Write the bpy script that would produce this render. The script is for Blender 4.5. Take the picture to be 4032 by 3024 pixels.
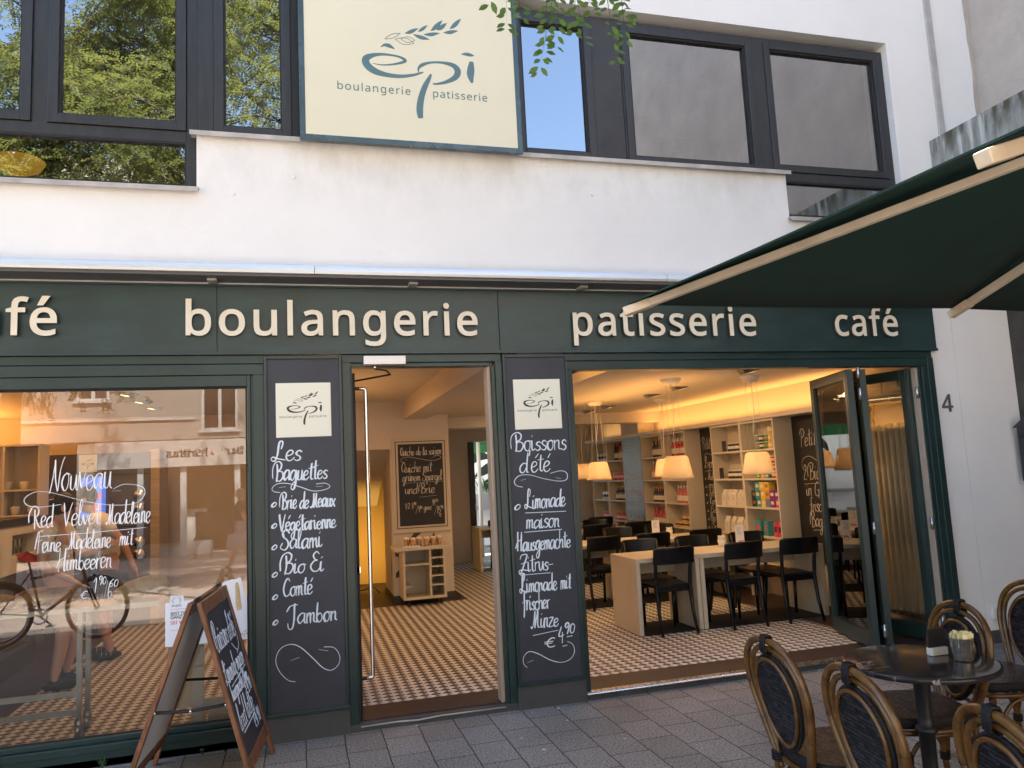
import bpy, bmesh, math, random
from mathutils import Vector, Matrix, Euler
R = math.radians
rng = random.Random(7)
SC = bpy.context.scene
COL = SC.collection
for o in list(bpy.data.objects):
    bpy.data.objects.remove(o)

# ------------------------------------------------------------------ camera, sky, sun, exposure
def set_camera():
    yaw, tilt, roll = R(15.72), R(6.72), R(-2.866)
    f = Vector((math.sin(yaw)*math.cos(tilt), math.cos(yaw)*math.cos(tilt), math.sin(tilt)))
    r0 = Vector((math.cos(yaw), -math.sin(yaw), 0)); u0 = r0.cross(f)
    r = r0*math.cos(roll)+u0*math.sin(roll); u = -r0*math.sin(roll)+u0*math.cos(roll)
    cd = bpy.data.cameras.new('camera'); co = bpy.data.objects.new('camera', cd); COL.objects.link(co)
    m = Matrix((r, u, -f)).transposed().to_4x4(); m.translation = (0, -5.4, 1.65)
    co.matrix_world = m
    cd.sensor_width = 36; cd.lens = 3000/4032*36; cd.clip_start = .05; cd.clip_end = 500
    SC.camera = co
set_camera()
SUN_EL, SUN_AZ = R(60), R(14)            # azimuth measured from +y towards +x
W = bpy.data.worlds.new('World'); SC.world = W; W.use_nodes = True
nt = W.node_tree; sky = nt.nodes.new('ShaderNodeTexSky'); sky.sky_type = 'NISHITA'; sky.sun_disc = False
sky.sun_elevation = SUN_EL; sky.sun_rotation = SUN_AZ; sky.air_density = 1.0; sky.dust_density = 1.2; sky.ozone_density = 1.0
nt.links.new(sky.outputs[0], nt.nodes['Background'].inputs[0]); nt.nodes['Background'].inputs[1].default_value = .13
sd = bpy.data.lights.new('sun', 'SUN'); so = bpy.data.objects.new('sun', sd); COL.objects.link(so)
sd.energy = 4.2; sd.angle = R(.5); sd.color = (1, .95, .87)
sv = Vector((math.sin(SUN_AZ)*math.cos(SUN_EL), math.cos(SUN_AZ)*math.cos(SUN_EL), math.sin(SUN_EL)))
so.rotation_euler = sv.to_track_quat('Z', 'Y').to_euler()
SC.view_settings.view_transform = 'Standard'; SC.view_settings.look = 'None'; SC.view_settings.exposure = 2.45; SC.view_settings.gamma = 1
SC.cycles.use_denoising = True; SC.cycles.max_bounces = 8; SC.cycles.diffuse_bounces = 4; SC.cycles.glossy_bounces = 4
SC.cycles.transparent_max_bounces = 24; SC.cycles.transmission_bounces = 4; SC.cycles.caustics_reflective = False; SC.cycles.caustics_refractive = False
SC.cycles.sample_clamp_indirect = 6

# ------------------------------------------------------------------ materials
MATS = {}
def mat(name, col, rough=.6, metal=0, var=None, bump=None, coat=0, spec=.5, emit=None, trans=0, stretch=(1, 1, 1), dirt=None):
    m = bpy.data.materials.new(name); m.use_nodes = True; MATS[name] = m
    t = m.node_tree; b = t.nodes['Principled BSDF']
    b.inputs['Base Color'].default_value = (*col, 1); b.inputs['Roughness'].default_value = rough; b.inputs['Metallic'].default_value = metal
    b.inputs['Coat Weight'].default_value = coat; b.inputs['Specular IOR Level'].default_value = spec
    tc = t.nodes.new('ShaderNodeTexCoord'); mp = t.nodes.new('ShaderNodeMapping'); mp.inputs['Scale'].default_value = stretch
    t.links.new(tc.outputs['Object'], mp.inputs[0])
    if var:
        n = t.nodes.new('ShaderNodeTexNoise'); n.inputs['Scale'].default_value = var[0]; n.inputs['Detail'].default_value = 6; n.inputs['Roughness'].default_value = .6
        t.links.new(mp.outputs[0], n.inputs['Vector'])
        rp = t.nodes.new('ShaderNodeValToRGB'); a = var[1]
        rp.color_ramp.elements[0].position = .3; rp.color_ramp.elements[1].position = .7
        rp.color_ramp.elements[0].color = (*[c*(1-a) for c in col], 1); rp.color_ramp.elements[1].color = (*[min(1, c*(1+a)) for c in col], 1)
        t.links.new(n.outputs[0], rp.inputs[0]); t.links.new(rp.outputs[0], b.inputs['Base Color'])
        mr = t.nodes.new('ShaderNodeMapRange'); mr.inputs['To Min'].default_value = max(0, rough-.08); mr.inputs['To Max'].default_value = min(1, rough+.1)
        t.links.new(n.outputs[0], mr.inputs[0]); t.links.new(mr.outputs[0], b.inputs['Roughness'])
    if bump:
        n = t.nodes.new('ShaderNodeTexNoise'); n.inputs['Scale'].default_value = bump[0]; n.inputs['Detail'].default_value = 5
        t.links.new(mp.outputs[0], n.inputs['Vector'])
        bp = t.nodes.new('ShaderNodeBump'); bp.inputs['Strength'].default_value = bump[1]; bp.inputs['Distance'].default_value = .01
        t.links.new(n.outputs[0], bp.inputs['Height']); t.links.new(bp.outputs[0], b.inputs['Normal'])
    if emit:
        b.inputs['Emission Color'].default_value = (*emit[0], 1); b.inputs['Emission Strength'].default_value = emit[1]
    if trans:
        b.inputs['Transmission Weight'].default_value = trans
    return m
def nodes(m): return m.node_tree.nodes, m.node_tree.links
def glass(name, tint=(.92, .95, .94), refl=1.0, rough=0.0, ior=1.52):
    m = bpy.data.materials.new(name); m.use_nodes = True; MATS[name] = m
    n, l = nodes(m); n.remove(n['Principled BSDF'])
    tr = n.new('ShaderNodeBsdfTransparent'); tr.inputs[0].default_value = (*tint, 1)
    gl = n.new('ShaderNodeBsdfGlossy'); gl.inputs['Roughness'].default_value = rough; gl.inputs[0].default_value = (1, 1, 1, 1)
    fr = n.new('ShaderNodeFresnel'); fr.inputs[0].default_value = ior
    mu = n.new('ShaderNodeMath'); mu.operation = 'MULTIPLY'; mu.inputs[1].default_value = refl; mu.use_clamp = True
    mx = n.new('ShaderNodeMixShader')
    l.new(fr.outputs[0], mu.inputs[0]); l.new(mu.outputs[0], mx.inputs[0]); l.new(tr.outputs[0], mx.inputs[1]); l.new(gl.outputs[0], mx.inputs[2])
    l.new(mx.outputs[0], n['Material Output'].inputs[0]); return m
def leafmat(name, col, tcol):
    m = bpy.data.materials.new(name); m.use_nodes = True; MATS[name] = m
    n, l = nodes(m); b = n['Principled BSDF']; b.inputs['Roughness'].default_value = .45
    oi = n.new('ShaderNodeTexCoord'); nz = n.new('ShaderNodeTexNoise'); nz.inputs['Scale'].default_value = 3; l.new(oi.outputs['Object'], nz.inputs['Vector'])
    rp = n.new('ShaderNodeValToRGB'); rp.color_ramp.elements[0].position = .35; rp.color_ramp.elements[1].position = .65
    rp.color_ramp.elements[0].color = (*[c*.6 for c in col], 1); rp.color_ramp.elements[1].color = (*[c*1.5 for c in col], 1)
    l.new(nz.outputs[0], rp.inputs[0]); l.new(rp.outputs[0], b.inputs['Base Color'])
    t = n.new('ShaderNodeBsdfTranslucent'); t.inputs[0].default_value = (*tcol, 1); mx = n.new('ShaderNodeMixShader'); mx.inputs[0].default_value = .5
    l.new(b.outputs[0], mx.inputs[1]); l.new(t.outputs[0], mx.inputs[2]); l.new(mx.outputs[0], n['Material Output'].inputs[0]); return m
def wood(name, dark, light, scale=(1, 1, 12), rough=.45, bump=.15):
    m = mat(name, light, rough); n, l = nodes(m); b = n['Principled BSDF']
    mp = n['Mapping']; mp.inputs['Scale'].default_value = scale
    nz = n.new('ShaderNodeTexNoise'); nz.inputs['Scale'].default_value = 4; nz.inputs['Detail'].default_value = 8; nz.inputs['Distortion'].default_value = .6
    l.new(mp.outputs[0], nz.inputs['Vector'])
    rp = n.new('ShaderNodeValToRGB'); rp.color_ramp.elements[0].position = .35; rp.color_ramp.elements[1].position = .68
    rp.color_ramp.elements[0].color = (*dark, 1); rp.color_ramp.elements[1].color = (*light, 1)
    l.new(nz.outputs[0], rp.inputs[0]); l.new(rp.outputs[0], b.inputs['Base Color'])
    bp = n.new('ShaderNodeBump'); bp.inputs['Strength'].default_value = bump; bp.inputs['Distance'].default_value = .003
    l.new(nz.outputs[0], bp.inputs['Height']); l.new(bp.outputs[0], b.inputs['Normal']); return m

# white render with grime under the sills
m = mat('white_render', (.81, .805, .785), .85, var=(1.3, .035), bump=(180, .25))
m = mat('green_paint', (.021, .044, .045), .36, var=(3.5, .30), bump=(5, .10), stretch=(.7, 1, 2))
mat('green_gloss', (.015, .036, .035), .32, var=(3, .15))
mat('anthracite', (.026, .028, .032), .42, var=(25, .2), bump=(90, .12), stretch=(1, 1, .15))
mat('panel_dark', (.030, .030, .032), .5, var=(4, .45), bump=(12, .05))
mat('sign_cream', (.70, .67, .50), .45, var=(1.5, .03))
mat('sign_teal', (.085, .17, .19), .5)
mat('sign_edge', (.05, .09, .11), .25, var=(4, .2))
mat('plate_cream', (.78, .78, .66), .45)
mat('plate_ink', (.03, .035, .035), .6)
mat('letter_cream', (.76, .70, .57), .5, var=(14, .06), bump=(60, .05))
mat('letter_side', (.09, .07, .055), .6)
mat('zinc', (.55, .55, .54), .45, metal=.6, var=(8, .12))
mat('zinc_worn', (.46, .43, .40), .55, metal=.3, var=(6, .25), bump=(30, .1))
mat('alu_silver', (.66, .70, .73), .42, metal=.55, var=(2, .05))
mat('alu_dark', (.10, .10, .10), .5)
mat('soffit_white', (.62, .62, .60), .7, var=(3, .2))
mat('board_slate', (.031, .036, .050), .55, var=(3, .25))
mat('chalk', (.72, .80, .88), .8)
mat('chalk_ghost', (.034, .040, .053), .7)
mat('board_black', (.014, .013, .013), .5, var=(3, .3))
mat('chalk_warm', (.62, .60, .54), .8)
mat('window_ink', (.88, .90, .93), .7, emit=None)
mat('panel_white', (.84, .84, .84), .6)
mat('plinth_grey', (.058, .060, .064), .6, var=(5, .15))
mat('chrome', (.72, .72, .72), .18, metal=1)
mat('brushed', (.64, .64, .65), .27, metal=1, var=(30, .15), stretch=(1, 1, .1))
mat('cup_steel', (.58, .56, .53), .26, metal=.85, var=(45, .35), stretch=(1, 1, .03))
mat('cup_copper', (.42, .27, .17), .3, metal=.8)
mat('closer_grey', (.62, .62, .63), .35, metal=.4)
mat('jamb_pale', (.46, .38, .30), .55, var=(10, .1), stretch=(1, 1, .1))
mat('rubber', (.012, .012, .013), .7)
mat('black_paint', (.005, .006, .009), .30, var=(20, .2), spec=.35)
mat('plastic_white', (.68, .66, .60), .5)
mat('paper', (.80, .82, .88), .7)
mat('ink_grey', (.12, .13, .17), .8)
mat('ink_red', (.62, .08, .07), .8)
mat('umbrella_cloth', (.006, .030, .024), .95, var=(6, .15), bump=(400, .1))
mat('rib_cap', (.60, .50, .36), .5, var=(8, .2))
mat('umbrella_rib', (.62, .54, .42), .5, var=(5, .15))
mat('stone_dark', (.052, .045, .037), .8, var=(5, .45), bump=(9, .6))
mat('stucco_beige', (.46, .41, .36), .95, var=(2.2, .14), bump=(22, .9))
mat('interior_white', (.66, .60, .52), .8, var=(2, .03))
mat('ceiling_white', (.64, .60, .54), .8)
mat('ochre_wall', (.50, .36, .16), .8)
mat('mdf', (.62, .56, .45), .5, var=(4, .04), stretch=(1, 1, .3))
mat('mdf_light', (.66, .62, .54), .5)
mat('laminate', (.60, .54, .43), .32, var=(4, .07), stretch=(1.5, .3, .3))
mat('dark_floor', (.050, .034, .030), .45, var=(3, .2))
mat('dark_panel', (.06, .055, .055), .55)
m = leafmat('shade_glass', (.60, .52, .40), (.92, .80, .60)); m.node_tree.nodes['Mix Shader'].inputs[0].default_value = .62
mat('lamp_glow', (1, .8, .5), .5, emit=((1, .58, .22), 1.6))
mat('spot_metal', (.16, .16, .17), .4, metal=.8)
mat('cord', (.45, .42, .38), .5)
mat('marble_dark', (.022, .019, .020), .13, spec=.35)
mat('cast_iron', (.010, .011, .013), .45)
mat('sachet', (.80, .72, .38), .6)
mat('sachet_white', (.80, .76, .62), .6)
mat('weave_binding', (.011, .011, .013), .5, bump=(150, .4), spec=.2)
mat('skin', (.55, .30, .22), .55)
mat('skin_pale', (.60, .38, .31), .55)
mat('hair_black', (.014, .011, .010), .6)
mat('hair_fair', (.42, .31, .18), .6)
mat('shirt_white', (.72, .68, .62), .8, bump=(12, .3))
mat('apron_green', (.014, .022, .016), .8, bump=(10, .3))
mat('shorts_pale', (.62, .52, .50), .8, bump=(12, .3))
mat('shoe_black', (.010, .010, .012), .6)
mat('sneaker_white', (.75, .75, .75), .6)
mat('cloth_dark', (.02, .02, .024), .8)
mat('cloth_floral', (.40, .36, .40), .8, var=(30, .8))
mat('red_cloth', (.5, .06, .04), .8)
mat('crust', (.38, .22, .10), .8, var=(14, .55), bump=(25, .5))
mat('crust_pale', (.60, .44, .24), .8, var=(14, .3), bump=(25, .4))
mat('steel_grey', (.34, .35, .34), .35, metal=.8, var=(12, .15))
mat('cab_grey', (.11, .10, .10), .5)
mat('screen_blue', (.02, .03, .06), .3, emit=((.12, .22, .75), .22))
mat('screen_pink', (.1, .02, .03), .3, emit=((.75, .12, .22), .2))
mat('glass_green', (.010, .016, .012), .12, coat=.3)
mat('glass_wine', (.018, .006, .005), .12, coat=.3)
mat('drink_red', (.52, .035, .03), .2)
mat('drink_pink', (.60, .15, .12), .2)
mat('drink_orange', (.55, .16, .04), .2)
mat('drink_rose', (.56, .22, .10), .2)
mat('label_paper', (.72, .66, .54), .7)
mat('foil_gold', (.45, .24, .05), .4, metal=.6)
mat('tin_red', (.55, .03, .04), .4)
mat('tin_black', (.02, .02, .022), .4)
mat('tin_silver', (.6, .6, .6), .3, metal=.8)
mat('box_yellow', (.75, .52, .07), .5); mat('box_teal', (.05, .30, .30), .5); mat('box_blue', (.10, .25, .42), .5)
mat('box_purple', (.18, .03, .22), .5); mat('box_pink', (.65, .07, .16), .5); mat('box_orange', (.70, .30, .04), .5); mat('box_dark', (.02, .03, .06), .5)
mat('box_green', (.05, .25, .10), .5)
mat('bag_white', (.66, .61, .54), .6, bump=(20, .4))
mat('tub_yellow', (.72, .46, .14), .5)
mat('poster_blue', (.085, .12, .16), .35, var=(2, .4))
mat('radiator', (.62, .58, .48), .4)
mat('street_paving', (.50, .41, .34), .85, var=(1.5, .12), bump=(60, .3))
mat('opp_wall', (.46, .40, .33), .9, var=(1, .06), bump=(60, .2))
mat('opp_glass', (.03, .03, .035), .1)
mat('opp_dark', (.05, .04, .035), .7)
mat('opp_frame', (.70, .68, .64), .6)
mat('opp_sign', (.66, .62, .56), .6)
mat('bark', (.09, .07, .05), .95, var=(8, .5), bump=(14, 1), stretch=(1, 1, .25))
mat('bike_black', (.015, .015, .016), .35)
mat('bike_olive', (.05, .055, .02), .35)
mat('court_wall', (.80, .81, .83), .9)
mat('planter', (.28, .28, .29), .8)
mat('moss_concrete', (.30, .30, .29), .9)
mat('copper_glow', (.55, .25, .03), .3, emit=((1, .5, .06), .16))
leafmat('leaf', (.078, .096, .030), (.27, .29, .075))
leafmat('leaf_near', (.05, .10, .02), (.16, .30, .04))
leafmat('plant_leaf', (.04, .09, .03), (.1, .2, .05))
glass('shop_glass', (.88, .90, .88), 2.7)
glass('upper_glass', (.40, .43, .42), 8.5)
glass('door_glass', (.88, .90, .89), 1.6)
wood('aframe_wood', (.13, .050, .022), (.27, .115, .050), (6, 6, 1.2), .5)
wood('rattan', (.068, .029, .008), (.142, .071, .019), (3, 3, 3), .27, .05)
wood('rattan_dark', (.085, .036, .012), (.165, .080, .028), (3, 3, 3), .27, .05)
wood('beech', (.34, .25, .14), (.44, .34, .20), (1, 6, 6), .4, .05)

def special_mats():
    # white wall: dirt streaks that hang under the sill line, a property of the plaster
    m = MATS['white_render']; n, l = nodes(m); b = n['Principled BSDF']; src = b.inputs['Base Color'].links[0].from_socket
    tc = n.new('ShaderNodeTexCoord'); sp = n.new('ShaderNodeSeparateXYZ'); l.new(tc.outputs['Object'], sp.inputs[0])
    mr = n.new('ShaderNodeMapRange'); mr.inputs[1].default_value = 3.55; mr.inputs[2].default_value = 4.10; l.new(sp.outputs[2], mr.inputs[0])
    lt = n.new('ShaderNodeMath'); lt.operation = 'LESS_THAN'; lt.inputs[1].default_value = 4.12; l.new(sp.outputs[2], lt.inputs[0])
    mp = n.new('ShaderNodeMapping'); mp.inputs['Scale'].default_value = (1.7, 1.7, .9); l.new(tc.outputs['Object'], mp.inputs[0])
    nz = n.new('ShaderNodeTexNoise'); nz.inputs['Scale'].default_value = 2.2; nz.inputs['Detail'].default_value = 8; nz.inputs['Roughness'].default_value = .7; l.new(mp.outputs[0], nz.inputs['Vector'])
    st = n.new('ShaderNodeMapRange'); st.inputs[1].default_value = .42; st.inputs[2].default_value = .68; l.new(nz.outputs[0], st.inputs[0])
    a = n.new('ShaderNodeMath'); a.operation = 'MULTIPLY'; l.new(mr.outputs[0], a.inputs[0]); l.new(st.outputs[0], a.inputs[1])
    c = n.new('ShaderNodeMath'); c.operation = 'MULTIPLY'; l.new(a.outputs[0], c.inputs[0]); l.new(lt.outputs[0], c.inputs[1])
    d = n.new('ShaderNodeMath'); d.operation = 'MULTIPLY'; d.inputs[1].default_value = .42; l.new(c.outputs[0], d.inputs[0])
    mx = n.new('ShaderNodeMix'); mx.data_type = 'RGBA'; l.new(d.outputs[0], mx.inputs[0]); l.new(src, mx.inputs[6]); mx.inputs[7].default_value = (.42, .40, .36, 1)
    l.new(mx.outputs[2], b.inputs['Base Color'])
    # paving slabs
    m = mat('paving', (.12, .12, .12), .8); n, l = nodes(m); b = n['Principled BSDF']; tc = n['Texture Coordinate']; mp = n['Mapping']
    mp.inputs['Rotation'].default_value = (0, 0, R(90)); mp.inputs['Location'].default_value = (.285, -.005, 0)
    br = n.new('ShaderNodeTexBrick'); br.inputs['Scale'].default_value = 1; br.inputs['Brick Width'].default_value = .335; br.inputs['Row Height'].default_value = .243
    br.inputs['Mortar Size'].default_value = .0042; br.inputs['Mortar Smooth'].default_value = .3; br.inputs['Bias'].default_value = 0; br.offset = .5
    br.inputs[1].default_value = (.215, .192, .166, 1); br.inputs[2].default_value = (.268, .240, .206, 1); br.inputs[3].default_value = (.030, .028, .025, 1)
    nw = n.new('ShaderNodeTexNoise'); nw.inputs['Scale'].default_value = 9; nw.inputs['Detail'].default_value = 3; l.new(mp.outputs[0], nw.inputs['Vector'])
    wm = n.new('ShaderNodeMix'); wm.data_type = 'RGBA'; wm.blend_type = 'LINEAR_LIGHT'; wm.inputs[0].default_value = .006; l.new(mp.outputs[0], wm.inputs[6]); l.new(nw.outputs[1], wm.inputs[7])
    l.new(wm.outputs[2], br.inputs[0])
    vo = n.new('ShaderNodeTexNoise'); vo.inputs['Scale'].default_value = 85; vo.inputs['Detail'].default_value = 3; l.new(tc.outputs['Object'], vo.inputs['Vector'])
    rp = n.new('ShaderNodeValToRGB'); e = rp.color_ramp.elements; e[0].position = .36; e[0].color = (.25, .25, .25, 1); e[1].position = .46; e[1].color = (1, 1, 1, 1)
    k = rp.color_ramp.elements.new(.60); k.color = (1, 1, 1, 1); k = rp.color_ramp.elements.new(.72); k.color = (2.0, 2.0, 2.0, 1)
    l.new(vo.outputs[0], rp.inputs[0])
    ml = n.new('ShaderNodeMix'); ml.data_type = 'RGBA'; ml.blend_type = 'MULTIPLY'; ml.inputs[0].default_value = 1; l.new(br.outputs[0], ml.inputs[6]); l.new(rp.outputs[0], ml.inputs[7])
    bl = n.new('ShaderNodeTexNoise'); bl.inputs['Scale'].default_value = 1.1; bl.inputs['Detail'].default_value = 6; l.new(tc.outputs['Object'], bl.inputs['Vector'])
    r2 = n.new('ShaderNodeMapRange'); r2.inputs[1].default_value = .3; r2.inputs[2].default_value = .7; r2.inputs[3].default_value = .75; r2.inputs[4].default_value = 1.2; l.new(bl.outputs[0], r2.inputs[0])
    m2 = n.new('ShaderNodeMix'); m2.data_type = 'RGBA'; m2.blend_type = 'MULTIPLY'; m2.inputs[0].default_value = 1; l.new(ml.outputs[2], m2.inputs[6]); l.new(r2.outputs[0], m2.inputs[7])
    l.new(m2.outputs[2], b.inputs['Base Color'])
    ad = n.new('ShaderNodeMath'); ad.operation = 'MULTIPLY_ADD'; ad.inputs[1].default_value = .25; l.new(vo.outputs[0], ad.inputs[0])
    iv = n.new('ShaderNodeMath'); iv.operation = 'SUBTRACT'; iv.inputs[0].default_value = 1; l.new(br.outputs[1], iv.inputs[1]); l.new(iv.outputs[0], ad.inputs[2])
    bp = n.new('ShaderNodeBump'); bp.inputs['Strength'].default_value = .5; bp.inputs['Distance'].default_value = .006; l.new(ad.outputs[0], bp.inputs['Height']); l.new(bp.outputs[0], b.inputs['Normal'])
    # cement floor tiles with light and dark triangles
    m = mat('tile_floor', (.5, .5, .5), .5, spec=.3); n, l = nodes(m); b = n['Principled BSDF']; tc = n['Texture Coordinate']; sp = n.new('ShaderNodeSeparateXYZ'); l.new(tc.outputs['Object'], sp.inputs[0])
    def math_(op, a, b_=None):
        x = n.new('ShaderNodeMath'); x.operation = op
        for i, v in enumerate((a, b_)):
            if v is None: continue
            if isinstance(v, (int, float)): x.inputs[i].default_value = v
            else: l.new(v, x.inputs[i])
        return x.outputs[0]
    P = .086
    u = math_('MULTIPLY', math_('ADD', sp.outputs[0], sp.outputs[1]), 1/P); v = math_('MULTIPLY', math_('SUBTRACT', sp.outputs[0], sp.outputs[1]), 1/P)
    par = math_('FRACT', math_('MULTIPLY', math_('ADD', math_('FLOOR', u), math_('FLOOR', v)), .5))
    odd = math_('GREATER_THAN', par, .25)
    # a dark needle runs into each light diamond from its left corner, a light one into each dark diamond
    fx = math_('SUBTRACT', math_('ADD', math_('FRACT', u), math_('FRACT', v)), 0)          # 0 at the left corner, 2 at the right
    fy = math_('ABSOLUTE', math_('SUBTRACT', math_('FRACT', u), math_('FRACT', v)))
    ndl = math_('MULTIPLY', math_('LESS_THAN', fy, math_('MULTIPLY', math_('SUBTRACT', 1.25, fx), .16)), math_('GREATER_THAN', fx, .12))
    w1 = math_('SUBTRACT', math_('SUBTRACT', 1, odd), math_('MULTIPLY', ndl, math_('SUBTRACT', 1, odd)))
    w1 = math_('MAXIMUM', w1, math_('MULTIPLY', odd, math_('LESS_THAN', math_('ABSOLUTE', math_('SUBTRACT', fy, .46)), .075)))
    nz = n.new('ShaderNodeTexNoise'); nz.inputs['Scale'].default_value = 7; nz.inputs['Detail'].default_value = 4; l.new(tc.outputs['Object'], nz.inputs['Vector'])
    mx = n.new('ShaderNodeMix'); mx.data_type = 'RGBA'; l.new(w1, mx.inputs[0]); mx.inputs[6].default_value = (.022, .013, .014, 1); mx.inputs[7].default_value = (.80, .77, .72, 1)
    # dark border with saw-tooth edge along the street, the right wall and the left counter
    tw = math_('MULTIPLY', math_('ABSOLUTE', math_('SUBTRACT', math_('FRACT', math_('MULTIPLY', sp.outputs[0], 1/P)), .5)), .05)
    bd = math_('LESS_THAN', math_('ADD', sp.outputs[1], tw), .40)
    tw2 = math_('MULTIPLY', math_('ABSOLUTE', math_('SUBTRACT', math_('FRACT', math_('MULTIPLY', sp.outputs[1], 1/P)), .5)), .05)
    br_ = math_('GREATER_THAN', math_('ADD', sp.outputs[0], tw2), 4.86)
    bl_ = math_('LESS_THAN', math_('SUBTRACT', sp.outputs[0], tw2), -2.14)
    cx = math_('MULTIPLY', math_('LESS_THAN', math_('ABSOLUTE', math_('SUBTRACT', sp.outputs[0], 1.05)), 1.04), math_('MULTIPLY', math_('GREATER_THAN', math_('SUBTRACT', sp.outputs[1], tw), 4.64), math_('LESS_THAN', sp.outputs[1], 7.0)))
    al2 = math_('MAXIMUM', math_('MAXIMUM', bd, cx), math_('MAXIMUM', br_, bl_))
    mx2 = n.new('ShaderNodeMix'); mx2.data_type = 'RGBA'; l.new(al2, mx2.inputs[0]); l.new(mx.outputs[2], mx2.inputs[6]); mx2.inputs[7].default_value = (.050, .032, .028, 1)
    r2 = n.new('ShaderNodeMapRange'); r2.inputs[3].default_value = .8; r2.inputs[4].default_value = 1.15; l.new(nz.outputs[0], r2.inputs[0])
    m2 = n.new('ShaderNodeMix'); m2.data_type = 'RGBA'; m2.blend_type = 'MULTIPLY'; m2.inputs[0].default_value = 1; l.new(mx2.outputs[2], m2.inputs[6]); l.new(r2.outputs[0], m2.inputs[7])
    l.new(m2.outputs[2], b.inputs['Base Color'])
    # woven synthetic cane; paler strands paint the specular flecks into the colour
    for nm, sc in (('weave_back', 62), ('weave_seat', 70)):
        m = mat(nm, (.012, .013, .017), .42, spec=.28 if nm == 'weave_seat' else .18); n, l = nodes(m); b = n['Principled BSDF']; tc = n['Texture Coordinate']; mp = n['Mapping']
        mp.inputs['Scale'].default_value = (1, 1, 1) if nm == 'weave_seat' else (1, 1, 1)
        ck = n.new('ShaderNodeTexBrick'); ck.inputs['Scale'].default_value = 1; ck.inputs['Brick Width'].default_value = .030; ck.inputs['Row Height'].default_value = .015; ck.inputs['Mortar Size'].default_value = .0022; ck.inputs['Mortar Smooth'].default_value = .8
        ck.inputs[1].default_value = (.006, .0065, .008, 1); ck.inputs[2].default_value = (.10, .075, .072, 1) if nm == 'weave_seat' else (.034, .035, .042, 1); ck.inputs[3].default_value = (.002, .002, .003, 1)
        if nm == 'weave_back': mp.inputs['Rotation'].default_value = (R(90), 0, 0)
        l.new(mp.outputs[0], ck.inputs[0]); l.new(ck.outputs[0], b.inputs['Base Color'])
        iv = n.new('ShaderNodeMath'); iv.operation = 'SUBTRACT'; iv.inputs[0].default_value = 1; l.new(ck.outputs[1], iv.inputs[1])
        bp = n.new('ShaderNodeBump'); bp.inputs['Strength'].default_value = 1; bp.inputs['Distance'].default_value = .004; l.new(iv.outputs[0], bp.inputs['Height']); l.new(bp.outputs[0], b.inputs['Normal'])
    # marble veins
    m = MATS['marble_dark']; n, l = nodes(m); b = n['Principled BSDF']; mp = n['Mapping']; mp.inputs['Scale'].default_value = (1, 2.2, 1); mp.inputs['Rotation'].default_value = (0, 0, R(25))
    vz = n.new('ShaderNodeTexNoise'); vz.inputs['Scale'].default_value = 3.2; vz.inputs['Detail'].default_value = 5; vz.inputs['Distortion'].default_value = 1.2; l.new(mp.outputs[0], vz.inputs['Vector'])
    rp = n.new('ShaderNodeValToRGB'); e = rp.color_ramp.elements; e[0].position = .485; e[0].color = (.026, .023, .024, 1); e[1].position = .515; e[1].color = (.026, .023, .024, 1)
    k = e.new(.50); k.color = (.36, .34, .33, 1); n2 = n.new('ShaderNodeTexNoise'); n2.inputs['Scale'].default_value = 2.4; l.new(mp.outputs[0], n2.inputs['Vector'])
    l.new(vz.outputs[0], rp.inputs[0]); g = n.new('ShaderNodeMapRange'); g.inputs[1].default_value = .52; g.inputs[2].default_value = .62; l.new(n2.outputs[0], g.inputs[0])
    mx = n.new('ShaderNodeMix'); mx.data_type = 'RGBA'; l.new(g.outputs[0], mx.inputs[0]); mx.inputs[6].default_value = (.026, .023, .024, 1); l.new(rp.outputs[0], mx.inputs[7]); l.new(mx.outputs[2], b.inputs['Base Color'])
    # stained concrete parapet: moss along its top edge and lime runs below, fixed to the concrete
    m = MATS['moss_concrete']; n, l = nodes(m); b = n['Principled BSDF']; tc = n['Texture Coordinate']
    def nz(sc, scale, lo, hi):
        mp = n.new('ShaderNodeMapping'); mp.inputs['Scale'].default_value = sc; l.new(tc.outputs['Object'], mp.inputs[0]); x = n.new('ShaderNodeTexNoise'); x.inputs['Scale'].default_value = scale; x.inputs['Detail'].default_value = 6; l.new(mp.outputs[0], x.inputs['Vector'])
        r_ = n.new('ShaderNodeMapRange'); r_.inputs[1].default_value = lo; r_.inputs[2].default_value = hi; l.new(x.outputs[0], r_.inputs[0]); return r_.outputs[0]
    def mixc(fac, a, col):
        x = n.new('ShaderNodeMix'); x.data_type = 'RGBA'; l.new(fac, x.inputs[0])
        if isinstance(a, tuple): x.inputs[6].default_value = (*a, 1)
        else: l.new(a, x.inputs[6])
        x.inputs[7].default_value = (*col, 1); return x.outputs[2]
    sp = n.new('ShaderNodeSeparateXYZ'); l.new(tc.outputs['Object'], sp.inputs[0]); mr = n.new('ShaderNodeMapRange'); mr.inputs[1].default_value = 4.12; mr.inputs[2].default_value = 4.46; l.new(sp.outputs[2], mr.inputs[0])
    c = mixc(nz((1, 1, 1), 5, .35, .7), (.27, .27, .26), (.36, .36, .35)); c = mixc(nz((9, 9, .5), 1.6, .54, .62), c, (.52, .55, .52)); dk = n.new('ShaderNodeMath'); dk.operation = 'MULTIPLY'; l.new(nz((6, 6, 1.6), 1.8, .40, .58), dk.inputs[0]); l.new(mr.outputs[0], dk.inputs[1])
    l.new(mixc(dk.outputs[0], c, (.085, .085, .055)), b.inputs['Base Color'])
special_mats()

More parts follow.
